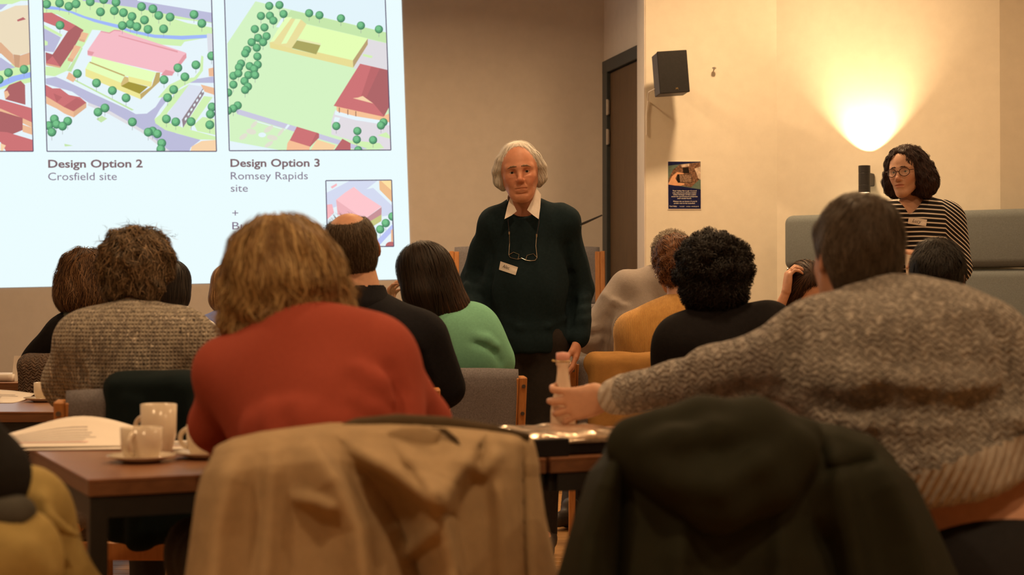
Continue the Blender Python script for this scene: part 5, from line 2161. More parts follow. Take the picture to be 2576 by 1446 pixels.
# ------------------------------------------------------------------ the standing man in the teal jumper
def standing_man():
    J = dict(hd=P(1307, 433, 6.5), nb=P(1322, 522, 6.60), pel=P(1325, 850, 6.60), fwd=v3(0, -1, 0), hf=v3(-0.01, -1, -0.06), hu=v3(-0.10, 0, 1), hk=0.99, base=v3(P(1325, 800, 6.58)[0], 6.58, 0))
    J['shR'], J['shL'] = P(1250, 566, 6.58), P(1412, 562, 6.58)
    J['elR'], J['elL'] = P(1192, 705, 6.68), P(1457, 730, 6.66)
    J['wrR'], J['wrL'] = P(1196, 800, 6.50), P(1456, 848, 6.56)
    for n, px in (('R', 1275), ('L', 1372)):
        x = (px - CX) / FPX * 6.58
        J['hip' + n] = v3(x, 6.6, 0.90)
        J['kn' + n] = v3(x, 6.58, 0.50)
        J['an' + n] = v3(x, 6.62, 0.09)
        J['toe' + n] = v3(x, 6.46, 0.04)
    r = person(J, 'white-haired man standing in a dark teal jumper with an open white collar', skin=(0.68, 0.315, 0.20), hstep=0.0028, age=1.0, face=True, w=1.0,
               hand_l=dict(d=v3(-0.15, -0.1, -1), n=v3(-1, 0.1, 0.1), side=-1, curl=(0.2, 0.35, 0.3), thumb=(0.85, 0.3, 0.3), spread=0.05), hand_r=dict(d=v3(0.2, -0.6, -0.7), n=v3(1, 0, 0), side=1, curl=(0.4, 0.5, 0.4)))
    F = J['F']
    TEAL = mat('teal wool jumper', (0.012, 0.024, 0.031), 0.95, 0.15, 90, 0.25, 700, spec=0.1, sheen=0.1)
    S = Sdf()
    B = torso(S, J, 0.014, 1.04, d=1.08)
    S.ell(B(0, 0.04, 0.22), (0.155, 0.11, 0.16), B.R, 0.08)
    for n in 'LR':
        arm(S, J, n, 0.017)
    ridges(S, 6.1, 6.8, (0.010, 'u', [(1440, 762), (1462, 752), (1482, 748)]), (0.010, 'u', [(1440, 790), (1462, 780), (1484, 774)]), (0.010, 'u', [(1442, 815), (1462, 806), (1482, 800)]),
           (0.012, 's', [(1424, 620), (1436, 690), (1438, 760), (1436, 820)]), (0.012, 'u', [(1178, 690), (1200, 700), (1222, 712)]), (0.012, 'u', [(1176, 720), (1200, 726), (1222, 732)]),
           (0.010, 's', [(1236, 640), (1230, 700), (1228, 760)]), (0.010, 'u', [(1260, 800), (1310, 822), (1380, 820), (1420, 800)]))
    S.ell(P(1314, 515, 6.50), (0.062, 0.10, 0.052), None, 0.012, 's')
    S.plane((0, 0, 0.86), (0, 0, -1))
    S.disp = sines(3, 26, 0.004, 7)
    cloth_obj('jumper', S, TEAL, r, 0.010, label='dark teal wool jumper')
    # shirt: stand and two collar points
    SHIRT = mat('white shirt cotton', (0.80, 0.74, 0.70), 0.8, 0.03, 60, 0.1)
    S2 = Sdf()
    S2.cone(J['nb'] + v3(-0.006, -0.03, -0.02), J['nb'] + v3(-0.008, -0.035, 0.035), 0.080, 0.070, 0.01)
    S2.cone(J['nb'] + v3(-0.006, -0.05, -0.03), J['nb'] + v3(-0.008, -0.05, 0.14), 0.068, 0.060, 0.01, 's')
    cloth_obj('shirt_collar_stand', S2, SHIRT, r, 0.006)
    for pts in ([(1285, 489), (1291, 512), (1300, 531), (1288, 541), (1269, 551), (1276, 520)], [(1349, 472), (1361, 489), (1359, 522), (1355, 551), (1341, 541), (1326, 528), (1340, 500)]):
        Vv = []
        for (x, y) in pts:
            t = (y - 470) / 80.0
            Vv.append(P(x, y, 6.49 - 0.065 * t))
        plate('collar_point', Vv, SHIRT, r, 0.003)
    trousers(J, r, mat('dark brown trousers', (0.022, 0.017, 0.015), 0.9, 0.15, 60, 0.2), 0.012)
    # hair: white, long at the sides, thin on top
    H = Sdf()
    H.ell(F(0, -0.022, 0.045), v3(0.086, 0.098, 0.090) * F.k, F.R, 0.02)
    for s in (-1, 1):
        H.chain([F(s * 0.075, 0.012, 0.055), F(s * 0.088, 0.0, 0.012), F(s * 0.089, -0.012, -0.03), F(s * 0.078, -0.02, -0.06)], [0.020, 0.022, 0.019, 0.008], 0.02)
    H.ell(F(0, -0.06, -0.03), v3(0.075, 0.05, 0.06), F.R, 0.03)
    H.ell(F(0, 0.095, 0.035), v3(0.066, 0.085, 0.086) * F.k, F.R, 0.012, 's')
    H.rbox(F(0, 0.085, -0.06), v3(0.2, 0.075, 0.07), F.R, 0.03, 0.02, 's')
    fl = flow_down(F, (0.0, 0.02, 0.16), 1.0, 0.9, 0.25)
    hair_obj(r, H, 0.005, [dict(n=5200, flow=fl, length=0.075, nseg=7, width=0.0013, off=(0.0, 0.005), spread=0.2, wave=0.002, wfreq=70)],
             [(0.84, 0.80, 0.74), (0.93, 0.91, 0.87), (0.95, 0.94, 0.92)], seed=2, label='white swept hair')
    brows(r, J['S'], F, 0.0036, (0.30, 0.21, 0.15))
    # spectacles hanging on the chest
    sp = Sdf()
    WIRE = mat('spectacle wire', (0.55, 0.5, 0.42), 0.25, 0.05, 30, 0, metal=0.9)
    bm = bmesh.new()
    for line in ([(1281, 584), (1282, 612), (1280, 641)], [(1350, 590), (1348, 618), (1351, 648)], [(1280, 641), (1284, 648), (1296, 651), (1303, 652)], [(1322, 654), (1334, 656), (1346, 655), (1351, 648)], [(1280, 641), (1292, 634), (1306, 640), (1303, 652)], [(1351, 648), (1342, 638), (1326, 642), (1322, 654)], [(1303, 652), (1312, 649), (1322, 654)]):
        tube(bm, [ray_hit(S, x, y, 6.2, 6.6, 0.006) for x, y in line], 0.0014, 6)
    for (x, y) in ((1281, 586), (1350, 592)):
        q = ray_hit(S, x, y, 6.2, 6.6, 0.008)
        box(bm, q, (0.003, 0.003, 0.006))
    bm_obj('hanging_spectacles', bm, WIRE, r)
    bm = bmesh.new()
    for line in ([(1281, 586), (1278, 555), (1282, 520)], [(1350, 592), (1356, 560), (1357, 520)]):
        tube(bm, [ray_hit(S, x, y, 6.2, 6.7, 0.005) for x, y in line], 0.0014, 6)
    bm_obj('spectacle_cord', bm, INK, r)
    name_tag(r, S, [(1259, 657), (1303, 672), (1297, 692), (1255, 678)], 'Alec', 6.2, 6.6, 0.16, 0.55, 0, 0, 0.62)


standing_man()


# ------------------------------------------------------------------ the woman in stripes by the wall lamp
def stripe_mat():
    m, nt, b = new_mat('striped jersey')
    a = N(nt, 'ShaderNodeAttribute', attribute_name='Col')
    sep = N(nt, 'ShaderNodeSeparateColor')
    nt.links.new(a.outputs['Color'], sep.inputs[0])
    fr = N(nt, 'ShaderNodeMath', operation='FRACT')
    nt.links.new(sep.outputs[0], fr.inputs[0])
    col = ramp(nt, fr.outputs[0], [(0.0, (0.016, 0.014, 0.016)), (0.66, (0.016, 0.014, 0.016)), (0.70, (0.72, 0.66, 0.6)), (0.96, (0.72, 0.66, 0.6)), (1.0, (0.016, 0.014, 0.016))])
    nt.links.new(col, b.inputs['Base Color'])
    b.inputs['Roughness'].default_value = 0.9
    b.inputs['Specular IOR Level'].default_value = 0.15
    n = N(nt, 'ShaderNodeTexNoise', in_Scale=400.0)
    bp = N(nt, 'ShaderNodeBump', in_Strength=0.15, in_Distance=0.002)
    nt.links.new(n.outputs['Fac'], bp.inputs['Height'])
    nt.links.new(bp.outputs['Normal'], b.inputs['Normal'])
    return m


def striped_woman():
    J = dict(hd=P(2281, 432, 6.95), nb=P(2302, 512, 7.02), pel=P(2318, 790, 7.0), fwd=v3(-0.3, -1, 0), hf=v3(-0.62, -0.78, -0.06), hu=v3(-0.06, 0, 1), hk=0.87, base=v3(P(2318, 800, 7.0)[0], 7.0, 0))
    J['shR'], J['shL'] = P(2243, 552, 6.93), P(2378, 556, 7.05)
    J['elR'], J['elL'] = P(2215, 670, 6.9), P(2402, 675, 7.02)
    J['wrR'], J['wrL'] = P(2240, 740, 6.75), P(2312, 640, 6.80)
    for n, px in (('R', 2270), ('L', 2360)):
        x = (px - CX) / FPX * 7.0
        J['hip' + n], J['kn' + n], J['an' + n], J['toe' + n] = v3(x, 7.0, 0.88), v3(x, 7.0, 0.48), v3(x, 7.02, 0.09), v3(x - 0.04, 6.87, 0.04)
    r = person(J, 'dark-haired woman in glasses standing in a black and white striped top', skin=(0.62, 0.36, 0.25), hstep=0.0028, fem=1.0, open_mouth=0.55, face=True, w=0.92, neck=0.86, shrink=-0.006,
               hand_l=dict(d=v3(-1, -0.25, 0.12), n=v3(-0.1, 0.2, -1), side=1, curl=(0.55, 0.9, 0.6), size=0.95))
    F = J['F']
    S = Sdf()
    B = torso(S, J, 0.016, 0.95)
    for n in 'LR':
        arm(S, J, n, 0.022, 0.8)
    S.cone(J['shL'], J['elL'], 0.075, 0.06, 0.05)
    S.cone(P(2296, 541, 6.84), P(2292, 478, 6.90), 0.004, 0.095, 0.004, 's', flat=((0, 1, 0), 2.2))
    S.disp = sines(13, 24, 0.003, 6)
    V, Fc = S.mesh(0.009, [(P(2300, 515, 6.95), (0.12, 0.2, 0.09), 0.006)])
    # stripes run round the body, and round each sleeve along its own length
    q = np.asarray(V, float)
    st = q[:, 2] + 0.03 * np.abs(q[:, 0] - J['nb'][0]) + 0.75 * np.maximum(0, q[:, 0] - J['nb'][0] - 0.115)
    col = np.zeros((len(q), 3))
    col[:, 0] = st / 0.0205 + 400
    arr_obj('striped_top', V, Fc, stripe_mat(), r, cols=col)['label'] = 'black top with thin white stripes'
    trousers(J, r, TROUS, 0.012)
    H = Sdf()
    H.ell(F(0, -0.022, 0.045), v3(0.091, 0.104, 0.096) * F.k, F.R, 0.03)
    for s in (-1, 1):
        H.chain([F(s * 0.085, 0.0, 0.05), F(s * 0.096, -0.008, -0.01), F(s * 0.102, -0.012, -0.06), F(s * 0.094, -0.016, -0.098)], ([0.018, 0.016, 0.019, 0.016] if s > 0 else [0.028, 0.036, 0.042, 0.032]), 0.03)
    H.ell(F(0, -0.06, -0.04), v3(0.100, 0.06, 0.085), F.R, 0.04)
    H.ell(F(0.014, 0.085, 0.010), v3(0.062, 0.075, 0.082) * F.k, F.R, 0.02, 's')
    H.rbox(F(0, 0.09, -0.08), v3(0.068, 0.06, 0.09) * F.k, F.R, 0.03, 0.02, 's')
    H.disp = sines(8, 110, 0.004, 6)
    fl = flow_down(F, (-0.02, 0.03, 0.16), 0.8, 1.0, 0.1)
    hair_obj(r, H, 0.006, [dict(n=5000, flow=fl, length=0.09, nseg=9, width=0.0018, off=(0.0, 0.007), spread=0.2, wave=0.005, wfreq=95, lift_end=0.004)],
             [(0.022, 0.014, 0.013), (0.04, 0.022, 0.02), (0.075, 0.04, 0.034)], seed=3, label='dark wavy bob')
    brows(r, J['S'], F, 0.0024, (0.05, 0.03, 0.025))
    # glasses
    GL = mat('dark spectacle frame', (0.05, 0.02, 0.015), 0.3, 0.1, 60, 0)
    LENS = bpy.data.materials.new('spectacle lens')
    LENS.use_nodes = True
    nt = LENS.node_tree
    pb = nt.nodes['Principled BSDF']
    nz = N(nt, 'ShaderNodeTexNoise', in_Scale=8.0)
    pb.inputs['Alpha'].default_value = 0.12
    pb.inputs['Roughness'].default_value = 0.04
    pb.inputs['Base Color'].default_value = (0.8, 0.8, 0.8, 1)
    g = empty('spectacles', tuple(F(0, 0.1, 0)), None, None)
    g.parent = r
    g.location = Vector(F(0, 0.1, 0)) - r.location
    for s in (-1, 1):
        ring = []
        for k in range(28):
            a = 2 * math.pi * k / 28
            x = 0.0345 + 0.0255 * math.cos(a) * (1 + 0.05 * math.sin(a))
            z = -0.004 + 0.021 * math.sin(a)
            ring.append(F(s * x, 0.1065 - 5.0 * (x - 0.01) ** 2, z))
        bm = bmesh.new()
        tube(bm, ring, 0.0016, 6, True)
        bm_obj('rim', bm, GL, g)
        bm = bmesh.new()
        bm.faces.new([bm.verts.new(tuple(p)) for p in ring])
        bm_obj('lens', bm, LENS, g)
        bm = bmesh.new()
        tube(bm, [F(s * 0.059, 0.094, 0.004), F(s * 0.078, 0.075, 0.006), F(s * 0.083, -0.01, 0.006)], 0.0016, 6)
        bm_obj('temple', bm, GL, g)
    bm = bmesh.new()
    tube(bm, [F(-0.009, 0.1065, 0.0), F(0, 0.110, 0.003), F(0.009, 0.1065, 0.0)], 0.0016, 6)
    bm_obj('bridge', bm, GL, g)
    name_tag(r, S, [(2287, 546), (2333, 552), (2330, 569), (2284, 562)], 'Lucy', 6.6, 7.0, 0.24, 0.68, 0, 0, 0.68)
    # sheet in her hand
    pr = empty('held_paper', tuple(P(2290, 690, 6.72)), 'white paper held by the woman in the striped top', 'paper')
    plate('sheet', [P(2274, 638, 6.715), P(2312, 645, 6.73), P(2316, 720, 6.74), P(2285, 730, 6.735)], PAPER, pr, 0.0015)


striped_woman()


# ------------------------------------------------------------------ woman in the coral jumper (left foreground)
def coral_woman():
    J = seated(-0.40, 3.0, rad(20), 0.35)
    J.update(pel=v3(-0.33, 2.97, 0.54), nb=P(752, 835, 3.06), hd=P(708, 706, 3.12), shL=P(582, 940, 3.06), shR=P(950, 905, 2.99), elL=P(545, 1062, 3.14), wrL=P(610, 1140, 3.30), elR=P(1066, 1062, 3.10), wrR=P(960, 1120, 3.32), hf=v3(-0.42, 0.9, -0.12), hu=v3(-0.20, 0.0, 1), hk=1.0)
    r = person(J, 'blonde-brown woman with a bob, in a coral jumper, seated in the left foreground', skin=(0.56, 0.34, 0.235))
    CORAL = mat('coral fine knit', (0.37, 0.075, 0.048), 0.9, 0.06, 160, 0.2, 900, spec=0.12, sheen=0.12)

    def ex(S, J, B):
        S.ell(P(780, 990, 3.0), (0.16, 0.10, 0.16), None, 0.08)
        S.ell(P(860, 1120, 2.93), (0.155, 0.10, 0.16), None, 0.08)
        # folds pulled towards the left arm
        ridges(S, 2.6, 3.3,
               (0.012, 'u', [(640, 1058), (690, 1035), (740, 1026), (790, 1028)]), (0.013, 'u', [(630, 1092), (690, 1070), (770, 1060), (860, 1062)]),
               (0.012, 'u', [(640, 1125), (700, 1100), (780, 1092)]),
               (0.012, 's', [(985, 930), (1003, 985), (1008, 1030), (1004, 1075)]), (0.014, 'u', [(900, 930), (950, 965), (985, 1010)]), (0.010, 'u', [(890, 1000), (940, 1025), (985, 1050)]))
    top(J, r, CORAL, 'jumper', 0.010, 1.0, 0.95, 0.009, 5, 0.0035, 20, ex, label='coral fine knit jumper')
    trousers(J, r, TROUS)
    F = J['F']
    H = Sdf()
    H.ell(F(0, -0.015, 0.036), v3(0.106, 0.116, 0.096), F.R, 0.03)
    H.ell(F(0, -0.03, -0.022), v3(0.117, 0.106, 0.076), F.R, 0.05)
    for s in (-1, 1):
        H.chain([F(s * 0.088, 0.02, 0.0), F(s * 0.092, 0.0, -0.06), F(s * 0.078, -0.03, -0.095)], [0.03, 0.035, 0.026], 0.03)
    H.ell(F(0, -0.085, -0.075), v3(0.075, 0.03, 0.035), F.R, 0.03)
    H.rbox(F(0, 0.14, -0.03), v3(0.065, 0.09, 0.1), F.R, 0.03, 0.03, 's')
    H.rbox(F(0, 0.02, -0.16), v3(0.055, 0.1, 0.06), F.R, 0.03, 0.03, 's')
    H.disp = sines(9, 60, 0.004, 6)
    fl = flow_down(F, (0.01, -0.045, 0.15), 1.0, 0.75, -0.05)
    hair_obj(r, H, 0.008, [dict(n=4200, flow=fl, length=0.13, nseg=8, width=0.0034, off=(-0.001, 0.007), spread=0.18, wave=0.006, wfreq=45, lift_end=-0.004),
                           dict(n=1800, flow=flow_down(F, (0.01, -0.045, 0.15), 0.8, 0.7, -0.3), length=0.09, nseg=9, width=0.0034, off=(0.0, 0.012), spread=0.35, wave=0.010, wfreq=70, lift_end=0.012, keep=loc(F, lambda q: q[:, 2] < 0.0))],
             [(0.15, 0.08, 0.03), (0.28, 0.165, 0.065), (0.44, 0.29, 0.125), (0.56, 0.40, 0.19)], seed=4, label='layered light brown bob')


coral_woman()


# ------------------------------------------------------------------ man in the oatmeal cable jumper (right foreground)
def oatmeal_man():
    J = seated(0.86, 2.98, rad(35), 0.3)
    J.update(pel=P(2530, 1385, 2.98), nb=P(2196, 790, 3.12), hd=P(2152, 652, 3.20), shL=P(2050, 885, 3.10), shR=P(2468, 915, 3.02), elL=P(1790, 945, 3.38), wrL=P(1532, 1000, 3.765), elR=P(2590, 1060, 3.15), wrR=P(2560, 1180, 3.35), fwd=v3(-0.5, 0.85, 0), hf=v3(-0.18, 0.97, -0.05), hu=v3(0.08, 0, 1), hk=0.97)
    J['hipL'], J['hipR'] = v3(0.86, 3.05, 0.56), v3(0.95, 2.92, 0.52)
    J['knL'], J['knR'] = v3(0.62, 3.35, 0.5), v3(0.66, 3.05, 0.5)
    J['anL'], J['anR'] = v3(0.62, 3.33, 0.085), v3(0.66, 3.05, 0.085)
    J['toeL'], J['toeR'] = v3(0.5, 3.38, 0.04), v3(0.53, 3.1, 0.04)
    r = person(J, 'grey-brown haired man in an oatmeal cable jumper reaching left for the bottle', skin=(0.60, 0.33, 0.215), neck=1.15, w=1.1, hstep=0.007,
               hand_l=dict(d=v3(-1, 0.2, -0.2), n=v3(0.2, 1, 0.0), side=-1, curl=[(0.35, 0.95, 0.6), (0.3, 0.9, 0.6), (0.3, 0.85, 0.6), (0.3, 0.8, 0.5)], spread=0.30, size=1.05, thumb=(0.55, 0.1, 0.9)), shrink=0.012)
    OAT = knit_mat('oatmeal cable knit', [(0.21, 0.185, 0.165), (0.38, 0.345, 0.31), (0.54, 0.50, 0.45)], 0.008, 1.0, 90, 2.0, zig=True)
    RIB = knit_mat('oatmeal rib knit', [(0.33, 0.29, 0.255), (0.54, 0.49, 0.43)], 0.016, 1.0, 90, 3.0, rot=-0.34, rows=False)
    S = Sdf()
    B = torso(S, J, 0.026, 1.25, low=False, d=1.15)
    S.ell(P(2290, 935, 3.02), (0.225, 0.15, 0.17), None, 0.08)
    S.ell(P(2400, 1110, 2.96), (0.205, 0.14, 0.16), None, 0.08)
    S.cone(J['nb'] + v3(-0.02, 0, -0.03), J['nb'] + v3(0.12, -0.02, -0.03), 0.075, 0.09, 0.05)
    for n in 'LR':
        S.cone(J['sh' + n], J['el' + n], 0.088, 0.068, 0.06)
        S.cone(J['el' + n], lerp(J['el' + n], J['wr' + n], 0.88), 0.062, 0.046, 0.04)
    ridges(S, 2.5, 3.4,
           (0.022, 'u', [(2040, 962), (2160, 968), (2300, 985), (2440, 1000), (2540, 1020)]), (0.022, 'u', [(2080, 1050), (2200, 1062), (2330, 1075), (2460, 1062), (2560, 1040)]),
           (0.020, 's', [(2080, 1008), (2200, 1020), (2330, 1036), (2450, 1032), (2550, 995)]), (0.018, 's', [(2130, 1105), (2260, 1120), (2380, 1110), (2500, 1085)]),
           (0.018, 's', [(2478, 800), (2520, 880), (2548, 960), (2560, 1010)]), (0.018, 'u', [(2440, 800), (2485, 880), (2510, 950)]),
           (0.014, 's', [(1995, 800), (1985, 870), (1998, 960)]), (0.012, 's', [(1800, 1000), (1880, 985), (1960, 975)]))
    S.disp = sines(15, 20, 0.005, 7)
    # lower edge runs up to the right
    hem0, hem1 = P(2335, 1262, 2.9), P(2576, 1172, 2.9)
    hv = nrm(hem1 - hem0)
    hn = nrm(np.cross(hv, (0, 1, 0)))
    if hn[2] > 0:
        hn = -hn
    hn = nrm(hn + v3(0, 0.15, 0))
    S.plane(hem0, hn)
    V, Fc = S.mesh(0.010)
    o = arr_obj('jumper', V, Fc, OAT, r)
    o['label'] = 'oatmeal cable knit jumper'
    # ribbed welt at the waist and cuff at the wrist
    d = np.asarray((V - hem0) @ -hn)
    fsel = d[Fc].max(1) < 0.085
    rib = []
    idx = np.unique(Fc[fsel])
    mp = np.full(len(V), -1)
    mp[idx] = np.arange(len(idx))
    Vr = V[idx].copy()
    nr = S.grad(Vr.astype(np.float32), 0.01)
    u = Vr @ hv
    Vr = Vr + nr * 0.006
    arr_obj('rib_welt', Vr, mp[Fc[fsel]], RIB, r)['label'] = 'ribbed waistband of the jumper'
    S3 = Sdf()
    ax = nrm(J['wrL'] - J['elL'])
    S3.cone(J['wrL'] - ax * 0.075, J['wrL'] - ax * 0.03, 0.050, 0.044, 0.01)
    S3.plane(J['wrL'] - ax * 0.004, ax)
    sdf_obj('cuff', S3, RIB, r, 0.006)
    DARKJ = mat('black jeans', (0.012, 0.012, 0.014), 0.9, 0.15, 60, 0.2)
    S4 = Sdf()
    bp = P(2560, 1440, 2.97)
    S4.ell(bp, (0.215, 0.17, 0.155), None, 0.06)
    S4.plane(P(2350, 1296, 2.9), nrm(-hn))
    for n in 'LR':
        S4.cone(J['hip' + n], J['kn' + n], 0.105, 0.082, 0.05)
        S4.cone(J['kn' + n], J['an' + n], 0.076, 0.06, 0.05)
    cloth_obj('trousers', S4, DARKJ, r, 0.013)
    S5 = Sdf()
    S5.ell(bp, (0.219, 0.174, 0.159), None, 0.06)
    S5.plane(P(2350, 1296, 2.9) - hn * 0.004, -hn)
    S5.plane(P(2350, 1296, 2.9) + hn * 0.010, hn)
    sdf_obj('waistband', S5, mat('blue waistband', alb((40, 66, 84), 0.4), 0.8, 0.1, 60, 0.1), r, 0.01)
    for n in 'LR':
        S6 = Sdf()
        S6.cone(J['an' + n] + v3(0, 0, -0.02), J['toe' + n], 0.043, 0.036, 0.02)
        S6.cone(J['an' + n] + v3(0, 0, 0.03), J['an' + n] + v3(0, 0, -0.03), 0.045, 0.046, 0.03)
        S6.plane((0, 0, 0.004), (0, 0, -1))
        cloth_obj('shoe', S6, SHOE, r, 0.010)
    F = J['F']
    H = cap_volume(F, 0.010, nape=-0.088)
    H.disp = sines(12, 70, 0.002, 6)
    fl = flow_down(F, (0.01, -0.06, 0.115), 1.0, 0.5, 0.1)
    hair_obj(r, H, 0.008, [dict(n=6500, flow=fl, length=0.04, nseg=5, width=0.0022, off=(-0.001, 0.006), spread=0.25, lift_end=0.002, pick=loc(F, lambda q: np.clip((np.abs(q[:, 0]) - 0.045) * 18 + np.clip(-q[:, 2] - 0.03, 0, 1) * 8, 0, 1)))],
             [(0.062, 0.042, 0.026), (0.085, 0.060, 0.040), (0.21, 0.17, 0.13)], base=(0.05, 0.034, 0.022), seed=5, label='short brown hair greying at the sides')


oatmeal_man()


# ------------------------------------------------------------------ person in the flecked grey knit (left, second row)
def tweed_person():
    J = seated(-1.02, 4.47, 0.0, 0.3)
    J.update(nb=P(342, 800, 4.50), hd=P(345, 692, 4.56), shL=P(225, 862, 4.47), shR=P(462, 862, 4.47), elL=P(182, 960, 4.55), elR=P(508, 960, 4.55), hk=0.94, hf=v3(0.05, 1, -0.1))
    r = person(J, 'person with short tousled hair in a flecked grey-brown chunky knit', skin=(0.56, 0.33, 0.225))
    TW = knit_mat('flecked chunky knit', [(0.06, 0.052, 0.046), (0.38, 0.34, 0.28), (0.16, 0.14, 0.12), (0.62, 0.56, 0.47)], 0.010, 0.9, 42, 2.6)

    def ex(S, J, B):
        S.ell(P(345, 930, 4.44), (0.185, 0.12, 0.17), None, 0.08)
        for n in 'LR':
            S.cone(J['sh' + n], J['el' + n], 0.085, 0.075, 0.06)
        ridges(S, 4.1, 4.7, (0.012, 's', [(205, 930), (225, 960), (232, 990)]), (0.010, 's', [(262, 925), (250, 960), (248, 990)]), (0.012, 's', [(470, 925), (462, 960), (468, 990)]),
               (0.012, 'u', [(225, 920), (240, 955), (241, 990)]))
    top(J, r, TW, 'jumper', 0.014, 1.08, 0.95, 0.011, 6, 0.004, 20, ex, label='flecked chunky knit jumper')
    trousers(J, r, TROUS)
    F = J['F']
    H = cap_volume(F, 0.020, nape=-0.088, rx=0.012)
    H.disp = sines(31, 85, 0.006, 7)
    fl = flow_down(F, (0.0, -0.02, 0.12), 1.0, 0.45, 0.0)
    lay = [dict(n=5000, flow=fl, length=0.05, nseg=7, width=0.0026, off=(0.0, 0.009), spread=0.6, wave=0.004, wfreq=110, lift_end=0.006)]
    lay.append(dict(n=70, flow=flow_down(F, (0, -0.02, 0.12), 1, 0.1), length=0.06, nseg=10, width=0.0016, off=(0.008, 0.016), spread=0.7, wave=0.006, wfreq=80, lift_end=0.02, keep=loc(F, lambda q: q[:, 2] > 0.1)))
    hair_obj(r, H, 0.008, lay, [(0.035, 0.022, 0.012), (0.09, 0.058, 0.03), (0.19, 0.13, 0.075), (0.36, 0.25, 0.15)], base=(0.06, 0.04, 0.022), seed=6, label='short tousled brown hair')


tweed_person()


# ------------------------------------------------------------------ man in the black polo shirt
def polo_man():
    J = seated(-0.44, 5.10, rad(4), 0.25, 1.05)
    J.update(nb=P(915, 762, 5.10), hd=P(884, 628, 5.14), shL=P(790, 850, 5.1), shR=P(1058, 850, 5.08), elR=P(1112, 975, 5.14), wrR=P(1120, 1060, 5.4), hf=v3(-0.38, 0.9, 0.22), hu=v3(-0.14, -0.3, 1), hk=1.0)
    r = person(J, 'balding man in a black polo shirt seen from behind', skin=(0.58, 0.315, 0.205), neck=1.12, hstep=0.005)
    BLK = mat('black polo cotton', (0.010, 0.010, 0.013), 0.9, 0.15, 80, 0.2, spec=0.12)

    def ex(S, J, B):
        S.ell(P(950, 940, 5.06), (0.19, 0.12, 0.19), None, 0.08)
        S.cone(J['shR'], J['elR'], 0.078, 0.066, 0.05)
        S.cone(J['shL'], J['elL'], 0.078, 0.066, 0.05)
        ridges(S, 4.7, 5.3, (0.012, 's', [(1010, 860), (1050, 900), (1075, 960), (1080, 1000)]), (0.010, 'u', [(960, 900), (1010, 930), (1040, 980)]))
    top(J, r, BLK, 'polo_shirt', 0.012, 1.1, 0.0, 0.011, 7, 0.004, 22, ex)
    S = Sdf()
    S.cone(J['nb'] + v3(0.002, 0.0, -0.02), J['nb'] + v3(-0.006, 0.01, 0.022), 0.096, 0.083, 0.01)
    S.cone(J['nb'] + v3(-0.006, 0.012, 0.0), J['nb'] + v3(-0.012, 0.014, 0.08), 0.070, 0.076, 0.006, 's')
    cloth_obj('collar', S, BLK, r, 0.007)
    trousers(J, r, TROUS)
    F = J['F']
    H = cap_volume(F, 0.005, nape=-0.085)
    H.ell(F(0, 0.0, 0.12), v3(0.058, 0.085, 0.042), F.R, 0.012, 's')
    fl = flow_down(F, (0.0, -0.03, 0.13), 0.8, 0.8, 0.1)
    hair_obj(r, H, 0.006, [dict(n=5000, flow=fl, length=0.03, nseg=4, width=0.0016, off=(-0.001, 0.003), spread=0.3, lift_end=0.001),
                           dict(n=60, flow=flow_down(F, (0.05, -0.05, 0.08), 1, -0.1, -0.6, -0.6), length=0.055, nseg=8, width=0.0014, off=(0.002, 0.006), spread=0.25, wave=0.002, lift_end=0.022, keep=loc(F, lambda q: (q[:, 1] > 0.02) & (q[:, 2] > 0.06)))],
             [(0.05, 0.034, 0.02), (0.10, 0.07, 0.045), (0.17, 0.13, 0.09)], base=(0.055, 0.037, 0.022), seed=7, label='thinning brown hair')


polo_man()


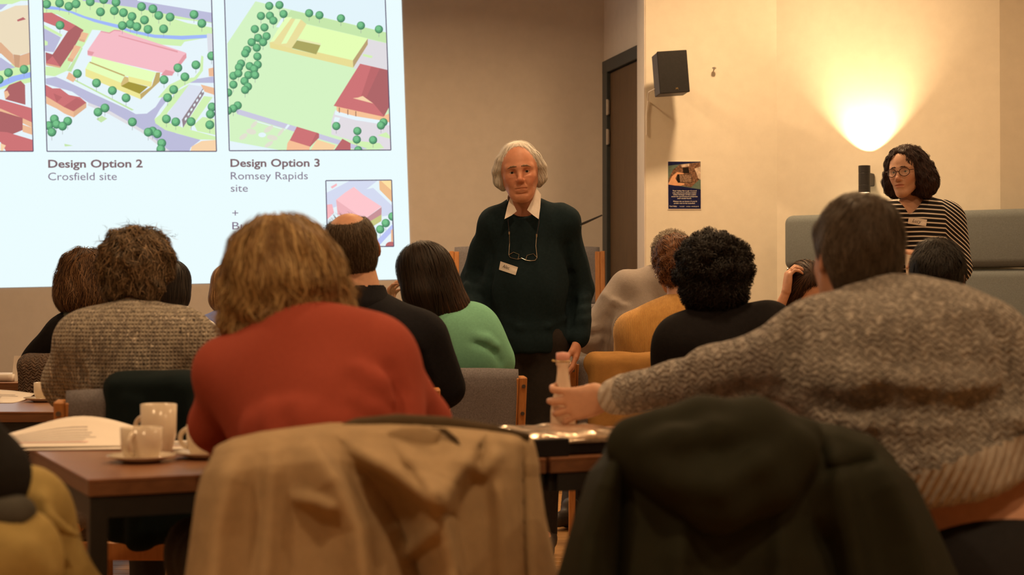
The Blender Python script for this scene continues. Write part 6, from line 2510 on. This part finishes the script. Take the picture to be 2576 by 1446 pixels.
# ------------------------------------------------------------------ woman in the mint jumper
def mint_woman():
    J = seated(-0.19, 5.90, rad(14), 0.35)
    J.update(nb=P(1085, 785, 5.86), hd=P(1062, 698, 5.86), shL=P(985, 850, 5.9), shR=P(1190, 838, 5.84), elR=P(1232, 905, 5.86), elL=P(960, 900, 6.0), wrL=P(984, 806, 6.03), wrR=P(1150, 930, 6.1), hf=v3(-0.55, 0.82, -0.15), hu=v3(-0.12, 0.0, 1), hk=0.97)
    r = person(J, 'woman with long dark brown hair in a mint green jumper, cheek on her hand', skin=(0.60, 0.35, 0.24),
               hand_l=dict(d=v3(-0.05, 0.0, 1), n=v3(0.9, -0.3, 0), side=-1, curl=(0.3, 0.6, 0.5), size=0.95))
    MINT = mat('mint brushed wool', (0.19, 0.47, 0.33), 0.95, 0.08, 120, 0.25, 800, spec=0.1, sheen=0.3)

    def ex(S, J, B):
        S.ell(P(1165, 880, 5.82), (0.165, 0.12, 0.15), None, 0.08)
        S.cone(J['shR'], J['elR'], 0.088, 0.08, 0.06)
        ridges(S, 5.5, 6.0, (0.010, 's', [(1262, 912), (1243, 885), (1215, 868), (1190, 862)]), (0.010, 'u', [(1250, 870), (1225, 852), (1200, 845)]))
    top(J, r, MINT, 'jumper', 0.012, 0.95, 1.0, 0.011, 8, 0.004, 22, ex, label='mint green jumper')
    trousers(J, r, TROUS)
    F = J['F']
    H = Sdf()
    H.ell(F(0, -0.02, 0.042), v3(0.096, 0.108, 0.094), F.R, 0.03)
    H.ell(F(0.005, -0.05, -0.06), v3(0.112, 0.078, 0.13), F.R, 0.06)
    H.chain([F(0.04, -0.06, -0.08), F(0.07, -0.07, -0.15), F(0.12, -0.05, -0.20)], [0.07, 0.06, 0.02], 0.04)
    H.chain([F(-0.05, -0.06, -0.08), F(-0.06, -0.06, -0.17)], [0.06, 0.025], 0.04)
    H.chain([F(0.085, 0.01, 0.0), F(0.105, -0.01, -0.10), F(0.135, -0.01, -0.165), F(0.175, -0.01, -0.185)], [0.03, 0.03, 0.02, 0.006], 0.03)
    H.rbox(F(0, 0.14, -0.05), v3(0.07, 0.09, 0.11), F.R, 0.03, 0.03, 's')
    fl = flow_down(F, (0.0, 0.0, 0.15), 0.7, 1.0, 0.0, 0.12)
    hair_obj(r, H, 0.008, [dict(n=4600, flow=fl, length=0.17, nseg=9, width=0.0026, off=(0.0, 0.006), spread=0.06, wave=0.003, wfreq=30, lift_end=0.003, pick=loc(F, lambda q: np.clip(0.15 + 4 * q[:, 0] - 2.2 * q[:, 2], 0, 1)))],
             [(0.018, 0.011, 0.007), (0.035, 0.018, 0.010), (0.09, 0.036, 0.016), (0.17, 0.07, 0.03)], base=(0.022, 0.013, 0.008), seed=8, label='long straight dark brown hair')


mint_woman()


# ------------------------------------------------------------------ right hand rows
def curly_person():
    J = seated(0.66, 4.96, rad(-6), 0.3)
    J.update(nb=P(1800, 790, 4.98), hd=P(1790, 696, 5.02), shL=P(1712, 868, 4.97), shR=P(1930, 826, 4.96), elL=P(1690, 985, 5.02), elR=P(1990, 930, 5.02), hk=1.0, hf=v3(-0.12, 1, -0.05))
    r = person(J, 'person with a round mass of black curls in a black top', skin=(0.42, 0.25, 0.17))
    BLK = mat('black jersey', (0.011, 0.010, 0.011), 0.92, 0.15, 80, 0.2, spec=0.12)

    def ex(S, J, B):
        S.cone(J['shL'], J['elL'], 0.08, 0.07, 0.05)
        S.cone(J['shR'], J['elR'], 0.085, 0.07, 0.05)
    top(J, r, BLK, 'top', 0.012, 1.0, 1.0, 0.012, 9, 0.004, 22, ex)
    trousers(J, r, TROUS)
    F = J['F']
    H = Sdf()
    H.ell(F(0, -0.02, 0.028), v3(0.108, 0.112, 0.106), F.R, 0.03)
    H.ell(F(0, -0.04, -0.06), v3(0.098, 0.088, 0.065), F.R, 0.05)
    rng = np.random.default_rng(5)
    for k in range(110):
        d = nrm(rng.normal(size=3))
        if d[1] > 0.55 and d[2] < 0.4:
            continue
        c = v3(d[0] * 0.106, -0.02 + d[1] * 0.113, 0.02 + d[2] * 0.108)
        H.ell(F(*c), v3(1, 1, 1) * rng.uniform(0.010, 0.022), None, 0.008)
    H.rbox(F(0, 0.15, -0.04), v3(0.065, 0.09, 0.1), F.R, 0.03, 0.03, 's')
    fl = flow_down(F, (0.0, 0.0, 0.1), 1.0, 0.3)
    hair_obj(r, H, 0.008, [dict(n=4200, flow=fl, length=0.06, nseg=10, width=0.0024, off=(-0.002, 0.008), spread=0.8, curl=0.006, wfreq=230)],
             [(0.004, 0.003, 0.003), (0.007, 0.005, 0.004), (0.014, 0.009, 0.007)], seed=9, label='thick black curls')


curly_person()


def yellow_woman():
    J = seated(0.63, 6.66, rad(3), 0.2)
    J.update(nb=P(1712, 762, 6.66), hd=P(1696, 668, 6.72), shL=P(1592, 830, 6.64), shR=P(1808, 825, 6.64), elL=P(1572, 935, 6.7), hf=v3(-0.1, 1, 0), hk=0.93)
    r = person(J, 'woman with auburn pinned-up hair in a mustard yellow ribbed jumper', skin=(0.60, 0.34, 0.235), neck=0.9)
    YL = knit_mat('yellow rib knit', [(0.60, 0.31, 0.085), (0.72, 0.40, 0.12)], 0.0042, 0.6, 60, 4.0, rows=False)

    def ex(S, J, B):
        S.ell(P(1680, 870, 6.62), (0.185, 0.12, 0.16), None, 0.08)
    top(J, r, YL, 'jumper', 0.010, 1.05, 1.0, 0.012, 11, 0.003, 20, ex, label='mustard yellow ribbed jumper')
    trousers(J, r, TROUS)
    F = J['F']
    H = cap_volume(F, 0.018, nape=-0.10)
    H.ell(F(0, -0.105, 0.0), v3(0.05, 0.04, 0.045), F.R, 0.03)
    H.disp = sines(41, 90, 0.004, 6)
    fl = flow_down(F, (0.0, -0.11, 0.0), -1.0, 0.0)
    hair_obj(r, H, 0.008, [dict(n=3000, flow=fl, length=0.06, nseg=8, width=0.0024, off=(0.0, 0.006), spread=0.3, wave=0.004, wfreq=80, keep=loc(F, lambda q: q[:, 2] > 0.03)),
                           dict(n=1100, flow=flow_down(F, (0, -0.06, 0.06), 0.6, 0.6), length=0.05, nseg=9, width=0.0026, off=(0.0, 0.010), spread=0.8, wave=0.008, wfreq=130, lift_end=0.005, keep=loc(F, lambda q: q[:, 2] < 0.05))],
             [(0.06, 0.024, 0.012), (0.15, 0.062, 0.028), (0.26, 0.115, 0.05)], base=(0.09, 0.04, 0.02), seed=10, label='auburn hair pinned up')
    bm = bmesh.new()
    q = F(0.03, -0.115, 0.028)
    for k in range(4):
        bmesh.ops.create_uvsphere(bm, u_segments=8, v_segments=6, radius=0.0045, matrix=Matrix.Translation(Vector(q + v3(-0.012 + 0.009 * k, -0.004, 0.002 * k))))
    bm_obj('hair_clip', bm, mat('pearl clip', (0.8, 0.72, 0.6), 0.2, 0.05, 30, 0), r, smooth=True)
    bm = bmesh.new()
    q = F(-0.086, -0.02, -0.05)
    tube(bm, [q + v3(0.007 * math.cos(a), 0, 0.010 * math.sin(a)) for a in [2 * math.pi * k / 14 for k in range(14)]], 0.0014, 6, True)
    bm_obj('earring', bm, mat('silver', (0.8, 0.78, 0.75), 0.2, 0.05, 30, 0, metal=1.0), r)


yellow_woman()


def grey_man():
    J = seated(0.55, 7.42, rad(-4), 0.25, 1.06)
    J.update(nb=P(1672, 690, 7.42), hd=P(1690, 652, 7.46), shL=P(1576, 728, 7.40), shR=P(1760, 740, 7.40), elL=P(1484, 850, 7.40), wrL=P(1560, 880, 7.56), anL=P(1436, 1288, 7.42), toeL=P(1404, 1306, 7.34), knL=v3(0.36, 7.80, 0.50), hf=v3(0.25, 0.95, -0.1), hu=v3(0.1, 0, 1), hk=0.98)
    r = person(J, 'man with short curly grey hair in a grey-brown shirt, elbow out', skin=(0.56, 0.33, 0.225))
    GS = mat('grey brown shirt', (0.29, 0.255, 0.235), 0.9, 0.06, 80, 0.2, spec=0.12)

    def ex(S, J, B):
        S.ell(P(1600, 840, 7.36), (0.17, 0.12, 0.18), None, 0.08)
        S.cone(J['shL'], J['elL'], 0.08, 0.07, 0.05)
        S.cone(J['elL'], J['wrL'], 0.062, 0.05, 0.03)
        ridges(S, 7.0, 7.6, (0.010, 'u', [(1462, 838), (1485, 828), (1512, 822)]), (0.009, 's', [(1462, 852), (1488, 842), (1516, 838)]), (0.010, 'u', [(1466, 866), (1490, 860), (1515, 852)]),
               (0.014, 's', [(1548, 770), (1532, 800), (1526, 840), (1518, 880)]), (0.010, 'u', [(1520, 742), (1545, 760), (1575, 770)]))
    top(J, r, GS, 'shirt', 0.012, 1.1, 1.0, 0.012, 12, 0.005, 24, ex, label='grey-brown shirt')
    trousers(J, r, TROUS)
    F = J['F']
    H = cap_volume(F, 0.012, nape=-0.08)
    H.disp = sines(42, 120, 0.004, 6)
    hair_obj(r, H, 0.008, [dict(n=3000, flow=flow_down(F, (0, -0.02, 0.12), 1, 0.4), length=0.035, nseg=8, width=0.002, off=(0.0, 0.008), spread=0.8, curl=0.004, wfreq=220)],
             [(0.16, 0.13, 0.10), (0.30, 0.25, 0.19), (0.44, 0.38, 0.30)], seed=11, label='short curly grey hair')


grey_man()


def crop_man():
    J = seated(1.38, 4.98, 0.0, 0.25)
    J.update(nb=P(2368, 790, 5.0), hd=P(2360, 702, 5.02), hf=v3(0.28, 0.95, -0.2), hk=0.93)
    for n, px in (('L', 2240), ('R', 2490)):
        J['sh' + n] = P(px, 870, 5.0)
    r = person(J, 'man with short black hair and thin spectacles in front of the booth', skin=(0.52, 0.31, 0.21))
    top(J, r, mat('charcoal jumper', (0.03, 0.03, 0.032), 0.92, 0.1, 80, 0.2, spec=0.12), 'jumper', 0.010, 1.0, 1.0, 0.013, 13, 0.004)
    trousers(J, r, TROUS)
    F = J['F']
    H = cap_volume(F, 0.012, nape=-0.095)
    H.disp = sines(43, 80, 0.003, 6)
    hair_obj(r, H, 0.007, [dict(n=5000, flow=flow_down(F, (0.0, -0.06, 0.10), 1, 0.2), length=0.04, nseg=5, width=0.0018, off=(0.0, 0.005), spread=0.3, lift_end=0.006)],
             [(0.005, 0.004, 0.003), (0.008, 0.006, 0.005), (0.02, 0.014, 0.010)], seed=12, label='short black hair with a crown whorl')
    bm = bmesh.new()
    for s in (-1, 1):
        ring = [F(s * (0.034 + 0.024 * math.cos(a)), 0.105, 0.0 + 0.019 * math.sin(a)) for a in [2 * math.pi * k / 20 for k in range(20)]]
        tube(bm, ring, 0.0013, 6, True)
        tube(bm, [F(s * 0.058, 0.103, 0.004), F(s * 0.086, 0.08, 0.006), F(s * 0.088, -0.01, 0.004)], 0.0014, 6)
    tube(bm, [F(-0.01, 0.106, 0.003), F(0.01, 0.106, 0.003)], 0.0013, 6)
    bm_obj('spectacles', bm, mat('silver', (0.8, 0.78, 0.75), 0.2, 0.05, 30, 0, metal=1.0), r)


crop_man()


def hand_woman():
    J = seated(1.33, 7.20, rad(180), 0.3)
    J.update(nb=P(2050, 790, 7.05), hd=P(2032, 734, 6.98), hf=v3(0.25, -0.8, -0.62), hu=v3(-0.05, -0.6, 0.8), hk=0.93, elR=P(1935, 830, 6.95), wrR=P(1978, 735, 6.90), shR=P(1965, 850, 7.1), shL=P(2130, 850, 7.1))
    r = person(J, 'woman with dark hair looking down, hand in her hair, before the booth', skin=(0.64, 0.36, 0.25), hstep=0.0045, fem=1.0, face=True,
               hand_r=dict(d=v3(0.12, 0.05, 1), n=v3(1, 0.1, 0.1), side=1, curl=(0.7, 0.9, 0.5), spread=0.1, size=0.95))
    top(J, r, mat('black jersey', (0.011, 0.010, 0.011), 0.92), 'top', 0.012, 0.95, 0.35, 0.013, 14, 0.004)
    trousers(J, r, TROUS)
    F = J['F']
    H = Sdf()
    H.ell(F(0, -0.022, 0.045), v3(0.092, 0.106, 0.094), F.R, 0.03)
    for s in (-1, 1):
        H.chain([F(s * 0.082, 0.02, 0.04), F(s * 0.095, 0.02, -0.03), F(s * 0.09, 0.0, -0.14)], [0.028, 0.03, 0.02], 0.03)
    H.ell(F(0, -0.06, -0.06), v3(0.095, 0.06, 0.10), F.R, 0.04)
    H.ell(F(0.0, 0.10, 0.01), v3(0.062, 0.075, 0.078), F.R, 0.02, 's')
    H.rbox(F(0, 0.09, -0.09), v3(0.068, 0.06, 0.1), F.R, 0.03, 0.02, 's')
    hair_obj(r, H, 0.007, [dict(n=3000, flow=flow_down(F, (0.0, 0.05, 0.16), 0.9, 0.8), length=0.10, nseg=8, width=0.0022, off=(0.0, 0.006), spread=0.12, wave=0.003, wfreq=50)],
             [(0.018, 0.010, 0.007), (0.035, 0.018, 0.011), (0.09, 0.04, 0.02)], seed=13, label='dark brown hair')
    bm = bmesh.new()
    c = J['wrR'] + v3(0.012, 0.0, 0.105)
    tube(bm, [c + v3(0.0105 * math.cos(a), 0.0105 * math.sin(a) - 0.012, 0) for a in [2 * math.pi * k / 16 for k in range(16)]], 0.0016, 6, True)
    bm_obj('ring', bm, mat('silver', (0.8, 0.78, 0.75), 0.2), r)


hand_woman()


# ------------------------------------------------------------------ left hand rows
def vest_person():
    J = seated(-1.66, 6.26, 0.0, 0.3)
    J.update(nb=P(232, 790, 6.10), hd=P(222, 712, 6.14), shL=P(165, 852, 6.1), shR=P(330, 845, 6.1), elL=P(98, 915, 6.16), wrL=P(120, 945, 6.6), hf=v3(0.15, 1, -0.05), hk=0.95)
    r = person(J, 'person with a layered brown bob in a black top and grey-green waistcoat', skin=(0.56, 0.33, 0.225))

    def ex(S, J, B):
        S.cone(J['shL'], J['elL'], 0.08, 0.065, 0.05)
    top(J, r, mat('black jersey', (0.011, 0.010, 0.011), 0.92), 'top', 0.010, 1.0, 1.0, 0.013, 15, 0.004, 22, ex)
    S = Sdf()
    torso(S, J, 0.024, 0.95)
    for n in 'LR':
        S.ell(J['sh' + n] + (J['sh' + n] - J['nb']) * 0.25, (0.075, 0.16, 0.13), None, 0.01, 's')
    cloth_obj('waistcoat', S, mat('grey green felt', (0.085, 0.095, 0.085), 0.95, 0.1, 80, 0.2, spec=0.1), r, 0.012)
    trousers(J, r, TROUS)
    F = J['F']
    H = Sdf()
    H.ell(F(0, -0.018, 0.042), v3(0.104, 0.112, 0.098), F.R, 0.03)
    H.ell(F(0, -0.035, -0.05), v3(0.118, 0.10, 0.085), F.R, 0.05)
    H.rbox(F(0, 0.14, -0.04), v3(0.065, 0.09, 0.1), F.R, 0.03, 0.03, 's')
    H.disp = sines(44, 70, 0.004, 6)
    hair_obj(r, H, 0.008, [dict(n=4000, flow=flow_down(F, (0, -0.02, 0.15), 0.8, 0.9), length=0.10, nseg=8, width=0.0028, off=(0.0, 0.008), spread=0.3, wave=0.006, wfreq=60, lift_end=0.008)],
             [(0.035, 0.018, 0.010), (0.09, 0.045, 0.022), (0.16, 0.085, 0.04), (0.27, 0.155, 0.08)], base=(0.06, 0.032, 0.017), seed=14, label='layered brown bob')


vest_person()


def bob_person():
    J = seated(-1.54, 7.28, rad(-6), 0.3)
    J.update(nb=P(440, 790, 7.3), hd=P(432, 724, 7.33), shL=P(355, 850, 7.28), shR=P(512, 845, 7.28), elR=P(528, 905, 7.3), hf=v3(0.2, 1, -0.05), hk=0.93)
    r = person(J, 'person with a sleek black bob in a pale pink top, before the slide', skin=(0.56, 0.33, 0.225))
    top(J, r, mat('pale pink jersey', alb((226, 176, 140), 0.6), 0.9, 0.05, 60, 0.15), 'top', 0.012, 1.0, 1.0, 0.014, 16, 0.004)
    trousers(J, r, TROUS)
    F = J['F']
    H = Sdf()
    H.ell(F(0, -0.018, 0.042), v3(0.094, 0.106, 0.094), F.R, 0.03)
    H.ell(F(0, -0.035, -0.05), v3(0.100, 0.092, 0.085), F.R, 0.05)
    H.rbox(F(0, 0.14, -0.04), v3(0.065, 0.09, 0.1), F.R, 0.03, 0.03, 's')
    hair_obj(r, H, 0.008, [dict(n=1200, flow=flow_down(F, (0, -0.02, 0.15), 0.8, 1.0), length=0.11, nseg=8, width=0.004, off=(0.0, 0.003), spread=0.06, lift_end=-0.003)],
             [(0.008, 0.006, 0.006), (0.016, 0.011, 0.009), (0.03, 0.02, 0.015)], seed=15, label='sleek black bob')


bob_person()


def blonde_person():
    J = seated(-1.42, 8.24, 0.0, 0.3)
    J.update(nb=P(580, 790, 8.26), hd=P(578, 725, 8.30), shL=P(520, 833, 8.24), shR=P(660, 833, 8.24), elL=P(508, 890, 8.28), hk=0.95)
    r = person(J, 'person with straight blonde hair in a blue-grey top, before the slide', skin=(0.60, 0.35, 0.24))
    top(J, r, mat('blue grey jersey', alb((98, 90, 100), 0.5), 0.9, 0.05, 60, 0.15), 'top', 0.012, 0.95, 1.0, 0.014, 17, 0.004)
    trousers(J, r, TROUS)
    F = J['F']
    H = Sdf()
    H.ell(F(0, -0.018, 0.042), v3(0.096, 0.106, 0.094), F.R, 0.03)
    H.ell(F(0, -0.035, -0.06), v3(0.106, 0.090, 0.085), F.R, 0.05)
    H.rbox(F(0, 0.14, -0.04), v3(0.065, 0.09, 0.1), F.R, 0.03, 0.03, 's')
    hair_obj(r, H, 0.008, [dict(n=1200, flow=flow_down(F, (0, -0.02, 0.15), 0.8, 1.0), length=0.12, nseg=8, width=0.003, off=(0.0, 0.004), spread=0.06)],
             [(0.22, 0.11, 0.04), (0.36, 0.20, 0.08), (0.50, 0.31, 0.14)], seed=16, label='straight blonde hair')


blonde_person()


def cream_person():
    J = seated(-0.99, 6.38, rad(3), 0.3)
    J.update(nb=P(678, 790, 6.38), hd=P(690, 712, 6.42), shL=P(614, 868, 6.36), shR=P(772, 868, 6.36))
    r = person(J, 'person in a cream knit, mostly hidden by the woman in coral', skin=(0.56, 0.33, 0.225))
    top(J, r, knit_mat('cream knit', [alb((196, 150, 96), 0.5), alb((216, 174, 120), 0.5)], 0.008, 0.6, 60, 2.0), 'jumper', 0.012, 1.0, 1.0, 0.014, 18, 0.004)
    trousers(J, r, TROUS)
    F = J['F']
    H = cap_volume(F, 0.016, nape=-0.09)
    hair_obj(r, H, 0.009, [dict(n=700, flow=flow_down(F), length=0.05, nseg=6, width=0.005, off=(0.0, 0.005), spread=0.2)],
             [(0.06, 0.04, 0.02), (0.12, 0.08, 0.04)], seed=17)


cream_person()


# ------------------------------------------------------------------ person at the left edge in khaki trousers
def khaki_person():
    J = seated(-1.30, 2.52, rad(-90), 0.1)
    J.update(hipL=v3(-1.28, 2.60, 0.53), hipR=v3(-1.28, 2.42, 0.53), knL=P(60, 1296, 2.66), knR=P(15, 1400, 2.46), anL=P(232, 1560, 2.70), anR=v3(-0.83, 2.42, 0.085), elR=P(-28, 1205, 2.46), wrR=P(-80, 1290, 2.62), shR=P(-210, 950, 2.40), elL=P(-150, 1150, 2.7), wrL=P(-40, 1250, 2.7))
    J['toeL'] = J['anL'] + v3(0.12, 0.0, -0.08)
    J['toeR'] = J['anR'] + v3(0.15, 0.0, -0.045)
    r = person(J, 'person at the left edge in khaki trousers with crossed legs, mostly out of view', skin=(0.56, 0.33, 0.225), hand_r=dict(d=v3(-0.6, 0.7, -0.2), n=v3(0, 0, -1), side=-1, curl=(0.3, 0.4, 0.3)))
    SLV = mat('dark charcoal sleeve', (0.022, 0.022, 0.022), 0.92, 0.1, 60, 0.2, spec=0.1)

    def ex(S, J, B):
        S.cone(J['elR'], lerp(J['elR'], J['wrR'], 0.95), 0.060, 0.056, 0.04)
    top(J, r, SLV, 'jumper', 0.012, 1.0, 0.98, 0.012, 19, 0.004, 22, ex)
    KH = mat('khaki cotton trousers', (0.36, 0.27, 0.10), 0.9, 0.08, 40, 0.15, spec=0.12)
    S = Sdf()
    B = body_frame(J)
    S.ell(J['pel'], (0.18, 0.14, 0.13), B.R, 0.06)
    for n in 'LR':
        S.cone(J['hip' + n], J['kn' + n], 0.095, 0.078, 0.05)
        S.cone(J['kn' + n], J['an' + n], 0.072, 0.055, 0.05)
    for a, b in (((110, 1255, 2.60), (140, 1330, 2.60)), ((70, 1370, 2.40), (130, 1440, 2.42)), ((120, 1300, 2.58), (200, 1350, 2.6))):
        S.cone(P(*a), P(*b), 0.008, 0.004, 0.02)
    S.disp = sines(55, 30, 0.005, 7)
    cloth_obj('trousers', S, KH, r, 0.010, label='khaki cotton trousers')
    for n in 'LR':
        S6 = Sdf()
        S6.cone(J['an' + n], J['toe' + n], 0.045, 0.036, 0.02)
        cloth_obj('shoe', S6, SHOE, r, 0.012)
    S7 = Sdf()
    S7.ell(P(48, 1290, 2.44), (0.026, 0.035, 0.026), None, 0.02)
    S7.ell(P(5, 1290, 2.44), (0.035, 0.04, 0.034), None, 0.04)
    S7.disp = sines(56, 40, 0.004, 6)
    cloth_obj('scarf_end', S7, mat('grey scarf', (0.075, 0.072, 0.062), 0.95, 0.1, 60, 0.2, spec=0.1), r, 0.010, label='grey cloth in the lap')
    F = J['F']
    H = cap_volume(F, 0.014)
    hair_obj(r, H, 0.01, [dict(n=500, flow=flow_down(F), length=0.05, nseg=5, width=0.005, off=(0.0, 0.005), spread=0.2)], [(0.06, 0.04, 0.02), (0.12, 0.08, 0.04)], seed=18)


khaki_person()
